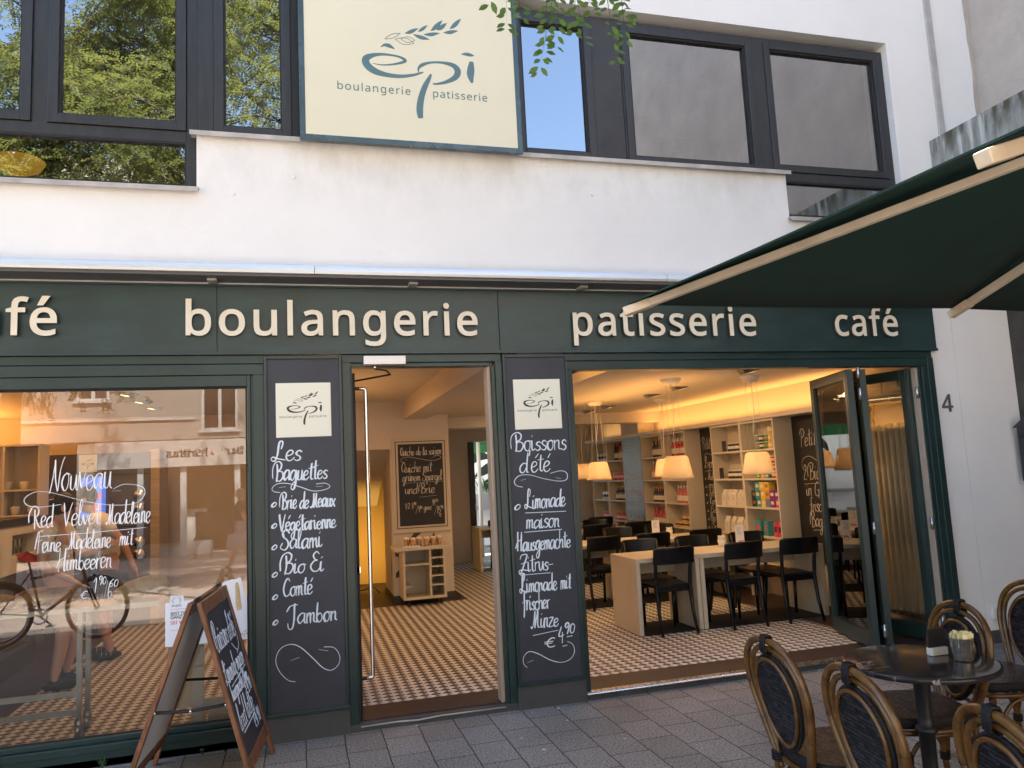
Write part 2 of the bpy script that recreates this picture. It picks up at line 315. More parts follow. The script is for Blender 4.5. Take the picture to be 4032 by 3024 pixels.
# ------------------------------------------------------------------ mesh helpers
class MB:
    def __init__(s): s.v = []; s.f = []; s.sm = []
    def add(s, vs, fs, smooth=False):
        k = len(s.v); s.v += [tuple(v) for v in vs]; s.f += [tuple(i+k for i in f) for f in fs]; s.sm += [smooth]*len(fs); return s
    def box(s, x0, x1, y0, y1, z0, z1, bev=0):
        if bev:
            bm = bmesh.new(); bmesh.ops.create_cube(bm, size=1)
            for v in bm.verts: v.co = Vector(((x0+x1)/2+v.co.x*(x1-x0), (y0+y1)/2+v.co.y*(y1-y0), (z0+z1)/2+v.co.z*(z1-z0)))
            bmesh.ops.bevel(bm, geom=bm.edges[:], offset=bev, segments=2, profile=.5, affect='EDGES'); bm.verts.index_update()
            s.add([v.co for v in bm.verts], [[v.index for v in f.verts] for f in bm.faces]); bm.free(); return s
        return s.add([(x, y, z) for z in (z0, z1) for y in (y0, y1) for x in (x0, x1)], [(0, 2, 3, 1), (4, 5, 7, 6), (0, 1, 5, 4), (2, 6, 7, 3), (0, 4, 6, 2), (1, 3, 7, 5)])
    def quad(s, a, b, c, d): return s.add([a, b, c, d], [(0, 1, 2, 3)])
    def prism(s, poly, axis, a, b):
        # poly in the two remaining axes, extruded from a to b
        def P(p, t): return {'x': (t, p[0], p[1]), 'y': (p[0], t, p[1]), 'z': (p[0], p[1], t)}[axis]
        n = len(poly)
        return s.add([P(p, a) for p in poly]+[P(p, b) for p in poly], [tuple(range(n))[::-1], tuple(range(n, 2*n))]+[(i, (i+1) % n, n+(i+1) % n, n+i) for i in range(n)])
    def tube(s, pts, r, n=8, closed=False, cap=True, flat=1.0, smooth=True):
        pts = [Vector(p) for p in pts]; m = len(pts); rs = r if isinstance(r, (list, tuple)) else [r]*m
        vs = []; prev = None
        for i, p in enumerate(pts):
            t = (pts[(i+1) % m]-pts[i-1]) if closed else (pts[min(i+1, m-1)]-pts[max(i-1, 0)])
            if t.length < 1e-9: t = Vector((0, 0, 1))
            t.normalize()
            if prev is None:
                a = Vector((0, 0, 1)) if abs(t.z) < .9 else Vector((1, 0, 0)); u = t.cross(a).normalized()
            else:
                u = prev-t*prev.dot(t); u = u.normalized() if u.length > 1e-6 else t.orthogonal().normalized()
            prev = u; w = t.cross(u)
            for j in range(n):
                g = 2*math.pi*j/n; vs.append(p+u*(math.cos(g)*rs[i])+w*(math.sin(g)*rs[i]*flat))
        fs = []
        for i in range(m if closed else m-1):
            for j in range(n):
                a, b = i*n+j, i*n+(j+1) % n; c, d = ((i+1) % m)*n+(j+1) % n, ((i+1) % m)*n+j; fs.append((a, b, c, d))
        if cap and not closed: fs += [tuple(range(n))[::-1], tuple(range((m-1)*n, m*n))]
        return s.add(vs, fs, smooth)
    def lathe(s, prof, c=(0, 0, 0), n=16, smooth=True, sx=1, sy=1):
        vs = [(c[0]+math.cos(2*math.pi*j/n)*r*sx, c[1]+math.sin(2*math.pi*j/n)*r*sy, c[2]+z) for r, z in prof for j in range(n)]; m = len(prof)
        fs = [(i*n+j, i*n+(j+1) % n, (i+1)*n+(j+1) % n, (i+1)*n+j) for i in range(m-1) for j in range(n)]
        k = len(s.f); s.add(vs, fs, smooth); s.add(vs[:n], [tuple(range(n))[::-1]]); s.add(vs[-n:], [tuple(range(n))]); return s
    def cyl(s, a, b, r, n=12, r2=None): return s.tube([a, b], [r, r if r2 is None else r2], n)
    def ell(s, c, rad, n=10, m=7, rot=None):
        c = Vector(c); vs = []; fs = []
        for i in range(m+1):
            a = math.pi*i/m
            for j in range(n):
                g = 2*math.pi*j/n; p = Vector((rad[0]*math.sin(a)*math.cos(g), rad[1]*math.sin(a)*math.sin(g), rad[2]*math.cos(a)))
                if rot: p.rotate(rot)
                vs.append(c+p)
        for i in range(m):
            for j in range(n): fs.append((i*n+j, (i+1)*n+j, (i+1)*n+(j+1) % n, i*n+(j+1) % n))
        return s.add(vs, fs, True)
    def xf(s, M): s.v = [tuple(M @ Vector(v)) for v in s.v]; return s
    def mesh(s, name, off=None):
        me = bpy.data.meshes.new(name); vs = s.v if off is None else [(v[0]-off[0], v[1]-off[1], v[2]-off[2]) for v in s.v]
        me.from_pydata(vs, [], s.f); me.polygons.foreach_set('use_smooth', s.sm); me.validate(); me.update(); return me
    def build(s, name, m, parent=None, label=None, world=True, bevel=0):
        off = worldloc(parent) if (parent is not None and world) else None
        o = bpy.data.objects.new(name, s.mesh(name, off)); COL.objects.link(o); o.data.materials.append(MATS[m])
        if parent is not None: o.parent = parent
        if label: o['label'] = label
        if bevel:
            b = o.modifiers.new('bevel', 'BEVEL'); b.width = bevel; b.segments = 2; b.limit_method = 'ANGLE'
        return o
def worldloc(o):
    v = Vector((0, 0, 0))
    while o is not None: v += o.location; o = o.parent
    return v
def thing(name, label, cat, loc=(0, 0, 0), rz=0, group=None):
    o = bpy.data.objects.new(name, None); COL.objects.link(o); o.empty_display_size = .1; o.location = loc; o.rotation_euler = (0, 0, rz)
    return tag(o, label, cat, group)
def tag(o, label, cat, group=None, kind=None):
    if label: o['label'] = label
    if cat: o['category'] = cat
    if group: o['group'] = group
    if kind: o['kind'] = kind
    return o
def dup(o, parent=None, loc=None, rz=None, label=None, group=None, scale=None):
    c = o.copy(); COL.objects.link(c)
    if parent is not None: c.parent = parent
    if loc is not None: c.location = loc
    if rz is not None: c.rotation_euler = (0, 0, rz)
    if scale is not None: c.scale = (scale,)*3
    if label: c['label'] = label
    if group: c['group'] = group
    for ch in list(o.children): dup(ch, c)
    return c
def spline(pts, k=6, closed=False):
    P = [Vector(p) for p in pts]; n = len(P); out = []
    for i in range(n if closed else n-1):
        a, b, c, d = (P[(i-1) % n], P[i], P[(i+1) % n], P[(i+2) % n]) if closed else (P[max(i-1, 0)], P[i], P[i+1], P[min(i+2, n-1)])
        for j in range(k):
            t = j/k; out.append(.5*((2*b)+(c-a)*t+(2*a-5*b+4*c-d)*t*t+(3*b-a-3*c+d)*t**3))
    if not closed: out.append(P[-1])
    return out
LAMPS = .26                                # one dimmer for all the lamps inside the shop
def light(name, kind, loc, energy, col=(1, .58, .24), size=.1, sizey=None, rot=(0, 0, 0), spot=None):
    d = bpy.data.lights.new(name, kind); o = bpy.data.objects.new(name, d); COL.objects.link(o); o.location = loc; o.rotation_euler = rot; d.energy = energy*LAMPS; d.color = col
    if kind == 'AREA':
        d.size = size
        if sizey: d.shape = 'RECTANGLE'; d.size_y = sizey
    else: d.shadow_soft_size = size
    if spot: d.spot_size = R(spot); d.spot_blend = .6
    return o
# planes for writing: u to the right, v up, h out of the surface
def plane(o, u, v):
    o, u, v = Vector(o), Vector(u).normalized(), Vector(v).normalized(); w = u.cross(v); return lambda a, b, h=0: o+u*a+v*b+w*h
def front(y): return plane((0, y, 0), (1, 0, 0), (0, 0, 1))
GLYPHS = {
 'a': (188, '72,-3 50,0 32,10 19,26 15,50 18,67 25,80 37,92 63,103 102,107 132,108 132,119 130,138 123,150 111,157 95,159 81,158 68,155 44,145 35,168 48,173 63,178 80,182 97,183 125,179 145,169 157,150 161,123 161,0 140,0 134,26 133,26 121,13 108,4 93,-2|79,20 100,24 117,33 128,49 132,72 132,88 105,87 77,84 59,76 49,65 46,50 48,37 55,28 66,22'),
 'b': (207, '114,-3 95,-1 79,4 67,13 58,23 56,23 50,0 29,0 29,255 58,255 58,193 58,172 56,156 58,156 67,167 79,175 95,181 114,183 135,180 153,173 168,160 179,142 186,118 188,90 186,62 179,38 168,20 152,7 135,-1|109,21 131,26 146,39 155,61 157,90 154,120 145,141 130,154 109,158 85,154 69,142 61,121 58,91 58,90 61,60 69,39 78,29 92,23'),
 'c': (161, '101,-3 78,-1 58,6 42,19 29,37 21,60 18,89 21,119 30,143 43,161 60,174 80,181 103,183 129,180 150,174 141,149 122,155 102,157 79,153 62,140 52,119 49,89 52,61 62,39 78,26 100,22 114,23 126,25 147,33 147,6 127,-1'),
 'd': (207, '92,-3 71,-1 54,7 39,20 27,38 21,61 18,90 21,118 27,141 39,160 54,173 72,181 93,183 112,181 127,176 139,167 148,157 150,157 149,170 148,183 148,255 178,255 178,0 154,0 150,24 148,24 139,14 127,5 112,-1|97,21 121,25 137,37 146,56 149,84 149,89 146,119 138,141 128,151 115,157 97,159 76,154 61,140 52,118 49,89 52,60 61,39 76,26'),
 'e': (189, '105,-3 81,-1 60,7 42,20 29,38 21,61 18,89 21,116 28,139 40,158 56,172 76,180 98,183 120,181 138,173 153,161 163,145 170,125 172,102 172,84 49,84 53,57 65,38 83,26 106,22 123,23 137,25 164,34 164,8 137,-1 122,-3|50,108 141,108 139,128 131,145 117,156 98,159 79,156 64,146 55,129'),
 'f': (116, '37,0 37,157 5,157 5,171 37,181 37,191 40,221 52,242 71,253 95,257 115,255 130,251 122,228 110,231 95,233 82,230 73,223 68,210 66,192 66,180 111,180 111,157 66,157 66,0'),
 'g': (207, '97,-81 61,-78 33,-69 33,-42 62,-53 99,-56 120,-53 135,-42 145,-26 149,-5 149,2 149,13 150,24 148,24 134,9 116,0 93,-3 71,-1 53,8 38,21 27,40 21,62 18,90 21,116 27,139 38,158 53,172 71,181 92,183 109,182 124,177 138,168 149,156 150,156 154,180 178,180 178,-3 176,-27 169,-46 158,-61 143,-72 123,-78|97,21 121,24 137,35 146,55 149,83 149,90 146,121 136,143 120,155 96,158 76,154 61,141 52,119 49,89 52,60 61,38 76,25'),
 'h': (208, '29,0 29,255 58,255 58,180 56,155 58,155 69,167 82,176 98,181 115,183 143,179 164,167 176,147 180,117 180,0 151,0 151,115 147,139 133,154 111,158 93,157 79,151 69,142 61,121 58,93 58,0'),
 'i': (87, '44,210 37,211 31,215 27,220 26,229 27,237 31,243 37,246 44,247 50,246 56,243 59,237 61,229 59,220 56,215 50,211|29,0 29,180 58,180 58,0'),
 'k': (179, '29,0 29,255 58,255 58,122 57,108 56,93 58,93 64,100 72,111 79,119 137,180 171,180 98,103 176,0 141,0 78,84 58,66 58,0'),
 'l': (87, '29,0 29,255 58,255 58,0'),
 'm': (314, '29,0 29,180 52,180 57,155 58,155 68,168 81,176 96,182 111,183 136,180 155,170 167,153 168,153 179,167 193,176 209,181 226,183 253,179 272,168 283,147 287,117 287,0 258,0 258,116 253,140 241,154 221,158 198,155 184,143 175,125 172,99 172,0 143,0 143,116 139,140 127,154 106,158 83,154 69,142 61,121 58,93 58,0'),
 'n': (208, '29,0 29,180 52,180 57,155 58,155 69,168 83,176 98,182 115,183 143,179 164,168 176,147 180,117 180,0 151,0 151,115 147,139 133,154 111,158 93,157 79,151 70,142 61,121 58,93 58,0'),
 'o': (203, '101,-3 79,-1 59,8 42,21 29,39 21,63 18,90 21,118 28,141 41,159 58,173 78,181 102,183 125,181 145,172 162,159 174,141 182,118 185,90 183,63 175,40 162,21 145,8 125,-1|102,21 118,23 132,29 142,40 151,62 154,90 151,119 142,140 132,150 118,156 101,158 85,156 71,150 61,140 52,119 49,90 52,62 62,40 72,29 85,23'),
 'p': (207, '29,-81 29,180 53,180 57,155 58,155 67,166 79,175 95,181 114,183 135,181 153,173 168,160 179,142 186,119 188,90 186,62 179,39 168,20 153,7 135,-1 114,-3 95,-1 79,5 67,13 58,23 56,23 57,8 58,-7 58,-81|109,21 124,23 137,30 146,41 152,55 156,72 157,91 155,118 146,140 130,154 109,158 85,155 70,143 61,124 58,96 58,90 61,61 69,39 78,29 92,23'),
 'r': (139, '29,0 29,180 53,180 56,147 57,147 67,161 80,173 95,181 112,183 123,183 134,181 130,154 120,156 110,156 97,155 85,149 74,140 65,128 60,113 58,96 58,0'),
 's': (161, '74,-3 56,-3 41,0 29,3 17,8 17,35 43,25 59,22 75,20 94,22 107,28 115,36 117,47 116,53 113,59 108,64 100,70 73,82 43,95 32,103 24,111 19,122 17,136 22,156 36,171 57,180 85,183 101,183 115,180 142,171 132,148 108,156 96,158 83,159 67,158 55,153 48,146 45,137 46,130 50,125 56,120 64,115 92,103 121,90 132,82 139,74 144,63 146,50 144,34 137,20 126,10 103,0'),
 't': (121, '84,-3 70,-2 58,2 47,8 38,18 33,33 31,52 31,157 5,157 5,171 31,183 43,221 60,221 60,180 112,180 112,157 60,157 60,53 62,39 68,29 77,23 89,21 102,22 114,25 114,2 100,-2'),
 'u': (208, '92,-3 63,1 43,12 31,33 27,62 27,180 56,180 56,64 61,40 74,26 96,21 122,25 138,38 147,58 149,86 149,180 179,180 179,0 155,0 150,24 149,24 139,12 125,3 109,-2'),
 'w': (264, '53,0 4,180 34,180 59,84 66,55 71,31 72,31 75,45 80,62 84,79 116,180 148,180 179,79 187,54 191,31 193,31 197,54 205,84 230,180 260,180 210,0 176,0 145,102 137,129 132,149 131,149 127,129 119,101 87,0'),
 'z': (158, '13,0 13,19 110,157 19,157 19,180 142,180 142,158 47,23 145,23 145,0'),
 'B': (218, '33,0 33,240 101,240 141,236 169,226 182,215 190,200 192,180 189,161 180,145 166,134 146,127 146,126 161,122 174,117 185,109 193,99 198,85 200,68 198,48 190,31 178,18 151,4 117,0|63,138 107,138 133,140 149,148 158,160 161,177 157,194 147,205 129,212 102,214 63,214|63,26 111,26 138,29 155,38 165,52 168,71 165,88 155,101 137,110 109,112 63,112'),
 'I': (114, '13,0 13,17 42,24 42,216 13,222 13,240 100,240 100,222 72,216 72,24 100,17 100,0'),
 'S': (184, '83,-3 64,-3 46,0 30,3 17,8 17,37 47,27 65,24 84,23 108,25 125,33 135,46 138,61 137,72 133,81 126,89 116,96 82,111 55,123 36,138 24,157 20,182 23,200 30,215 42,227 57,236 76,241 97,243 116,242 133,239 149,235 163,230 153,204 126,213 112,216 96,217 76,214 62,207 54,196 51,182 52,171 56,162 62,154 72,147 103,133 123,125 139,117 152,107 161,95 167,81 169,64 166,44 158,28 145,14 118,1'),
 'T': (187, '78,0 78,213 3,213 3,240 183,240 183,213 108,213 108,0'),
 'D': (245, '33,0 33,240 106,240 140,236 169,226 193,210 210,187 221,158 225,122 221,85 210,55 192,31 167,14 136,3 99,0|63,26 95,26 138,32 168,50 187,79 193,121 190,150 182,174 169,192 151,204 129,211 102,214 63,214'),
 'U': (245, '122,-3 94,-1 71,7 54,21 41,39 33,60 30,85 30,240 60,240 60,84 64,58 76,39 96,27 123,23 151,27 170,40 181,60 185,85 185,240 215,240 215,85 212,61 205,40 192,22 174,8 151,0'),
 'G': (244, '135,-3 101,0 73,12 50,30 34,54 24,84 20,120 24,155 35,185 53,209 78,228 108,239 145,243 164,242 183,239 200,235 216,229 205,203 176,213 160,216 143,217 117,214 94,205 76,191 63,171 55,148 52,120 54,93 61,69 73,50 90,35 113,26 142,23 169,25 189,29 189,100 137,100 137,127 220,127 220,9 200,4 180,0 159,-3'),
 'A': (215, '0,0 94,241 121,241 214,0 183,0 154,74 59,74 31,0|69,101 145,101 118,174 115,183 110,198 107,210 101,189 96,174'),
 'N': (255, '33,0 33,240 67,240 195,41 197,41 196,57 195,81 194,104 194,240 223,240 223,0 187,0 59,199 58,199 60,170 60,134 60,0'),
 'Z': (192, '13,0 13,23 139,213 17,213 17,240 176,240 176,217 49,27 179,27 179,0'),
 'E': (187, '33,0 33,240 167,240 167,213 63,213 63,138 161,138 161,112 63,112 63,27 167,27 167,0'),
 'W': (312, '67,0 4,240 36,240 73,93 80,63 84,36 89,65 97,95 139,240 171,240 215,94 223,63 228,36 232,63 239,94 276,240 308,240 244,0 214,0 167,157 162,177 157,194 155,204 151,186 143,156 98,0'),
 'R': (209, '33,0 33,240 99,240 138,236 165,223 177,210 184,193 186,172 184,154 179,140 171,128 161,119 150,113 138,107 204,0 169,0 110,99 63,99 63,0|63,125 99,125 124,127 141,136 151,150 155,170 151,190 141,204 123,211 97,214 63,214'),
 '4': (192, '122,0 122,54 7,54 7,80 120,241 150,241 150,81 185,81 185,54 150,54 150,0|36,81 122,81 122,156 122,186 124,210 122,210 116,196 108,183'),
 '-': (108, '13,77 13,103 95,103 95,77'),
}
LOGO_AT = (0.9124, 4.6546)
LOGO =  [[(-0.3542,0.0374,0.0046),(-0.2842,0.032,0.0094),(-0.2014,0.0455,0.0143),(-0.1294,0.0693,0.0216),(-0.1145,0.0874,0.024),(-0.1637,0.1101,0.0167),(-0.2582,0.1165,0.0189),(-0.3407,0.104,0.0304),(-0.3999,0.0702,0.0515),(-0.3953,0.0231,0.0557),(-0.3442,-0.0191,0.0515),(-0.2629,-0.0411,0.0374),(-0.1569,-0.0445,0.0286),(-0.0609,-0.0263,0.0216),(0.0,-0.0025,0.0145),(0.022,0.006,0.0048)],[(-0.0144,0.0011,0.0073),(-0.0157,0.0302,0.0168),(0.0144,0.0625,0.0266),(0.0758,0.0867,0.0171),(0.1616,0.0955,0.0197),(0.2472,0.0824,0.0372),(0.2825,0.0409,0.05),(0.2618,-0.0126,0.0422),(0.1924,-0.0552,0.0271),(0.1243,-0.0769,0.0172),(0.0877,-0.0804,0.0122)],[(0.0785,-0.005,0.0145),(0.0588,-0.0451,0.029),(0.0261,-0.1116,0.0411),(-0.0008,-0.1898,0.046),(-0.0155,-0.2666,0.0504),(-0.0173,-0.3169,0.048),(-0.0129,-0.3603,0.036)],[(0.3934,0.1272,0.0302),(0.3856,0.0641,0.055),(0.3808,0.0119,0.0525),(0.3907,-0.0453,0.0176)],[(0.3157,0.1801,0.005),(0.3571,0.1832,0.0275),(0.3944,0.1793,0.0229),(0.4157,0.1777,0.0038)],[(-0.2943,0.1694,0.0024),(-0.2619,0.1906,0.0214),(-0.2324,0.1888,0.0309),(-0.2032,0.1755,0.0167),(-0.1881,0.1645,0.0024)],[(-0.1098,0.3006,0.0024),(-0.084,0.3085,0.0218),(-0.058,0.3211,0.029),(-0.0318,0.3369,0.0205),(-0.0056,0.3511,0.0024)],[(-0.0101,0.3249,0.0024),(0.0084,0.336,0.0183),(0.0272,0.3511,0.0244),(0.0461,0.3688,0.0171),(0.065,0.3852,0.0025)],[(0.0878,0.3426,0.0025),(0.1109,0.3609,0.0258),(0.1342,0.3847,0.0344),(0.1577,0.4122,0.0243),(0.1812,0.438,0.0025)],[(0.1324,0.3543,0.0025),(0.1525,0.3655,0.0242),(0.1728,0.3818,0.0322),(0.1934,0.4016,0.0226),(0.2139,0.4197,0.0025)],[(0.2344,0.3752,0.0025),(0.2569,0.3933,0.0244),(0.2796,0.4165,0.0328),(0.3026,0.4433,0.0229),(0.3256,0.4684,0.0025)],[(-0.0472,0.3013,0.0024),(-0.0166,0.2886,0.0238),(0.0144,0.2808,0.0315),(0.0455,0.2764,0.0222),(0.0766,0.2703,0.0025)],[(0.0329,0.3079,0.0024),(0.0634,0.309,0.0221),(0.0941,0.3148,0.0295),(0.1251,0.3237,0.0207),(0.1561,0.3311,0.0025)],[(0.1836,0.3407,0.0025),(0.212,0.3425,0.0225),(0.2408,0.3491,0.03),(0.2698,0.3588,0.021),(0.2988,0.367,0.0025)],[(-0.2593,0.239,0.0042),(-0.2336,0.2424,0.0042),(-0.2089,0.2489,0.0042),(-0.1857,0.2604,0.0042),(-0.1641,0.277,0.0042),(-0.1434,0.2967,0.0042)],[(-0.2593,0.239,0.0042),(-0.2388,0.2586,0.0042),(-0.2173,0.2752,0.0042),(-0.1942,0.2867,0.0042),(-0.1693,0.2933,0.0042),(-0.1434,0.2967,0.0042)],[(-0.1808,0.2453,0.0042),(-0.1569,0.2268,0.0042),(-0.1315,0.2139,0.0042),(-0.1039,0.2104,0.0042),(-0.0739,0.2161,0.0042),(-0.0425,0.2275,0.0042)],[(-0.1808,0.2453,0.0042),(-0.1498,0.2568,0.0042),(-0.1199,0.2626,0.0042),(-0.0923,0.259,0.0042),(-0.0667,0.2462,0.0042),(-0.0425,0.2275,0.0042)],[(-0.1389,0.2526,0.0042),(-0.1202,0.2387,0.0042),(-0.1008,0.23,0.0042),(-0.0802,0.2298,0.0042),(-0.0583,0.2379,0.0042),(-0.0357,0.2514,0.0042)],[(-0.1389,0.2526,0.0042),(-0.1164,0.266,0.0042),(-0.0946,0.2742,0.0042),(-0.074,0.274,0.0042),(-0.0545,0.2653,0.0042),(-0.0357,0.2514,0.0042)]]
# ------------------------------------------------------------------ lettering
def parse(s): return [[tuple(float(c)/1 for c in p.split(',')) for p in l.split()] for l in s.split('|')]
def letter(ch, pl, x, base, sc, depth=.012, off=.0, name='letter', m='letter_cream', parent=None, side=None, h0=0):
    # one upright letter as a solid plate in the plane pl
    cu = bpy.data.curves.new(name, 'CURVE'); cu.dimensions = '2D'; cu.fill_mode = 'BOTH'; cu.extrude = depth/2; cu.offset = off
    accents = {'é': ('e', '62,205 88,262 126,262 90,205'), 'ä': ('a', '40,212 40,242 68,242 68,212|104,212 104,242 132,242 132,212'), 'ü': ('u', '50,212 50,242 78,242 78,212|118,212 118,242 146,242 146,212')}
    base_ch, acc = accents.get(ch, (ch, None))
    loops = parse(GLYPHS[base_ch][1])+(parse(acc) if acc else [])
    for lp in loops:
        sp = cu.splines.new('POLY'); sp.points.add(len(lp)-1); sp.use_cyclic_u = True
        for i, p in enumerate(lp): sp.points[i].co = (p[0]*sc, p[1]*sc, 0, 1)
    o = bpy.data.objects.new('tmp', cu); COL.objects.link(o)
    bpy.context.view_layer.update()
    me = bpy.data.meshes.new_from_object(o.evaluated_get(bpy.context.evaluated_depsgraph_get())); bpy.data.objects.remove(o)
    c = worldloc(parent) if parent is not None else Vector((0, 0, 0))
    for v in me.vertices: v.co = pl(x+v.co.x, base+v.co.y, v.co.z+depth/2+h0)-c
    o = bpy.data.objects.new(name, me); COL.objects.link(o); me.materials.clear(); me.materials.append(MATS[m])
    if side:
        me.materials.append(MATS[side]); w = (pl(0, 0, 1)-pl(0, 0, 0))
        for p in me.polygons:
            if abs(p.normal.dot(w)) < .7: p.material_index = 1
    if parent is not None: o.parent = parent
    return o
def adv(ch): return GLYPHS[{'é': 'e', 'ä': 'a', 'ü': 'u'}.get(ch, ch)][0]
def word(text, pl, x0, x1, base, sc, joined=None, m='letter_cream', parent=None, **k):
    # text fitted between x0 and x1 by letter spacing; joined=name makes one mesh of it
    tot = sum(adv(c) if c != ' ' else 120 for c in text)*sc; gap = (x1-x0-tot)/max(1, len(text)-1); x = x0; obs = []
    for c in text:
        if c != ' ': obs.append(letter(c, pl, x, base, sc, m=m, parent=parent, **k))
        x += (adv(c) if c != ' ' else 120)*sc+gap
    if joined:
        mb = MB()
        for o in obs: mb.add([v.co for v in o.data.vertices], [tuple(p.vertices) for p in o.data.polygons])
        for o in obs: bpy.data.objects.remove(o)
        return mb.build(joined, m, parent, world=False)
    return obs
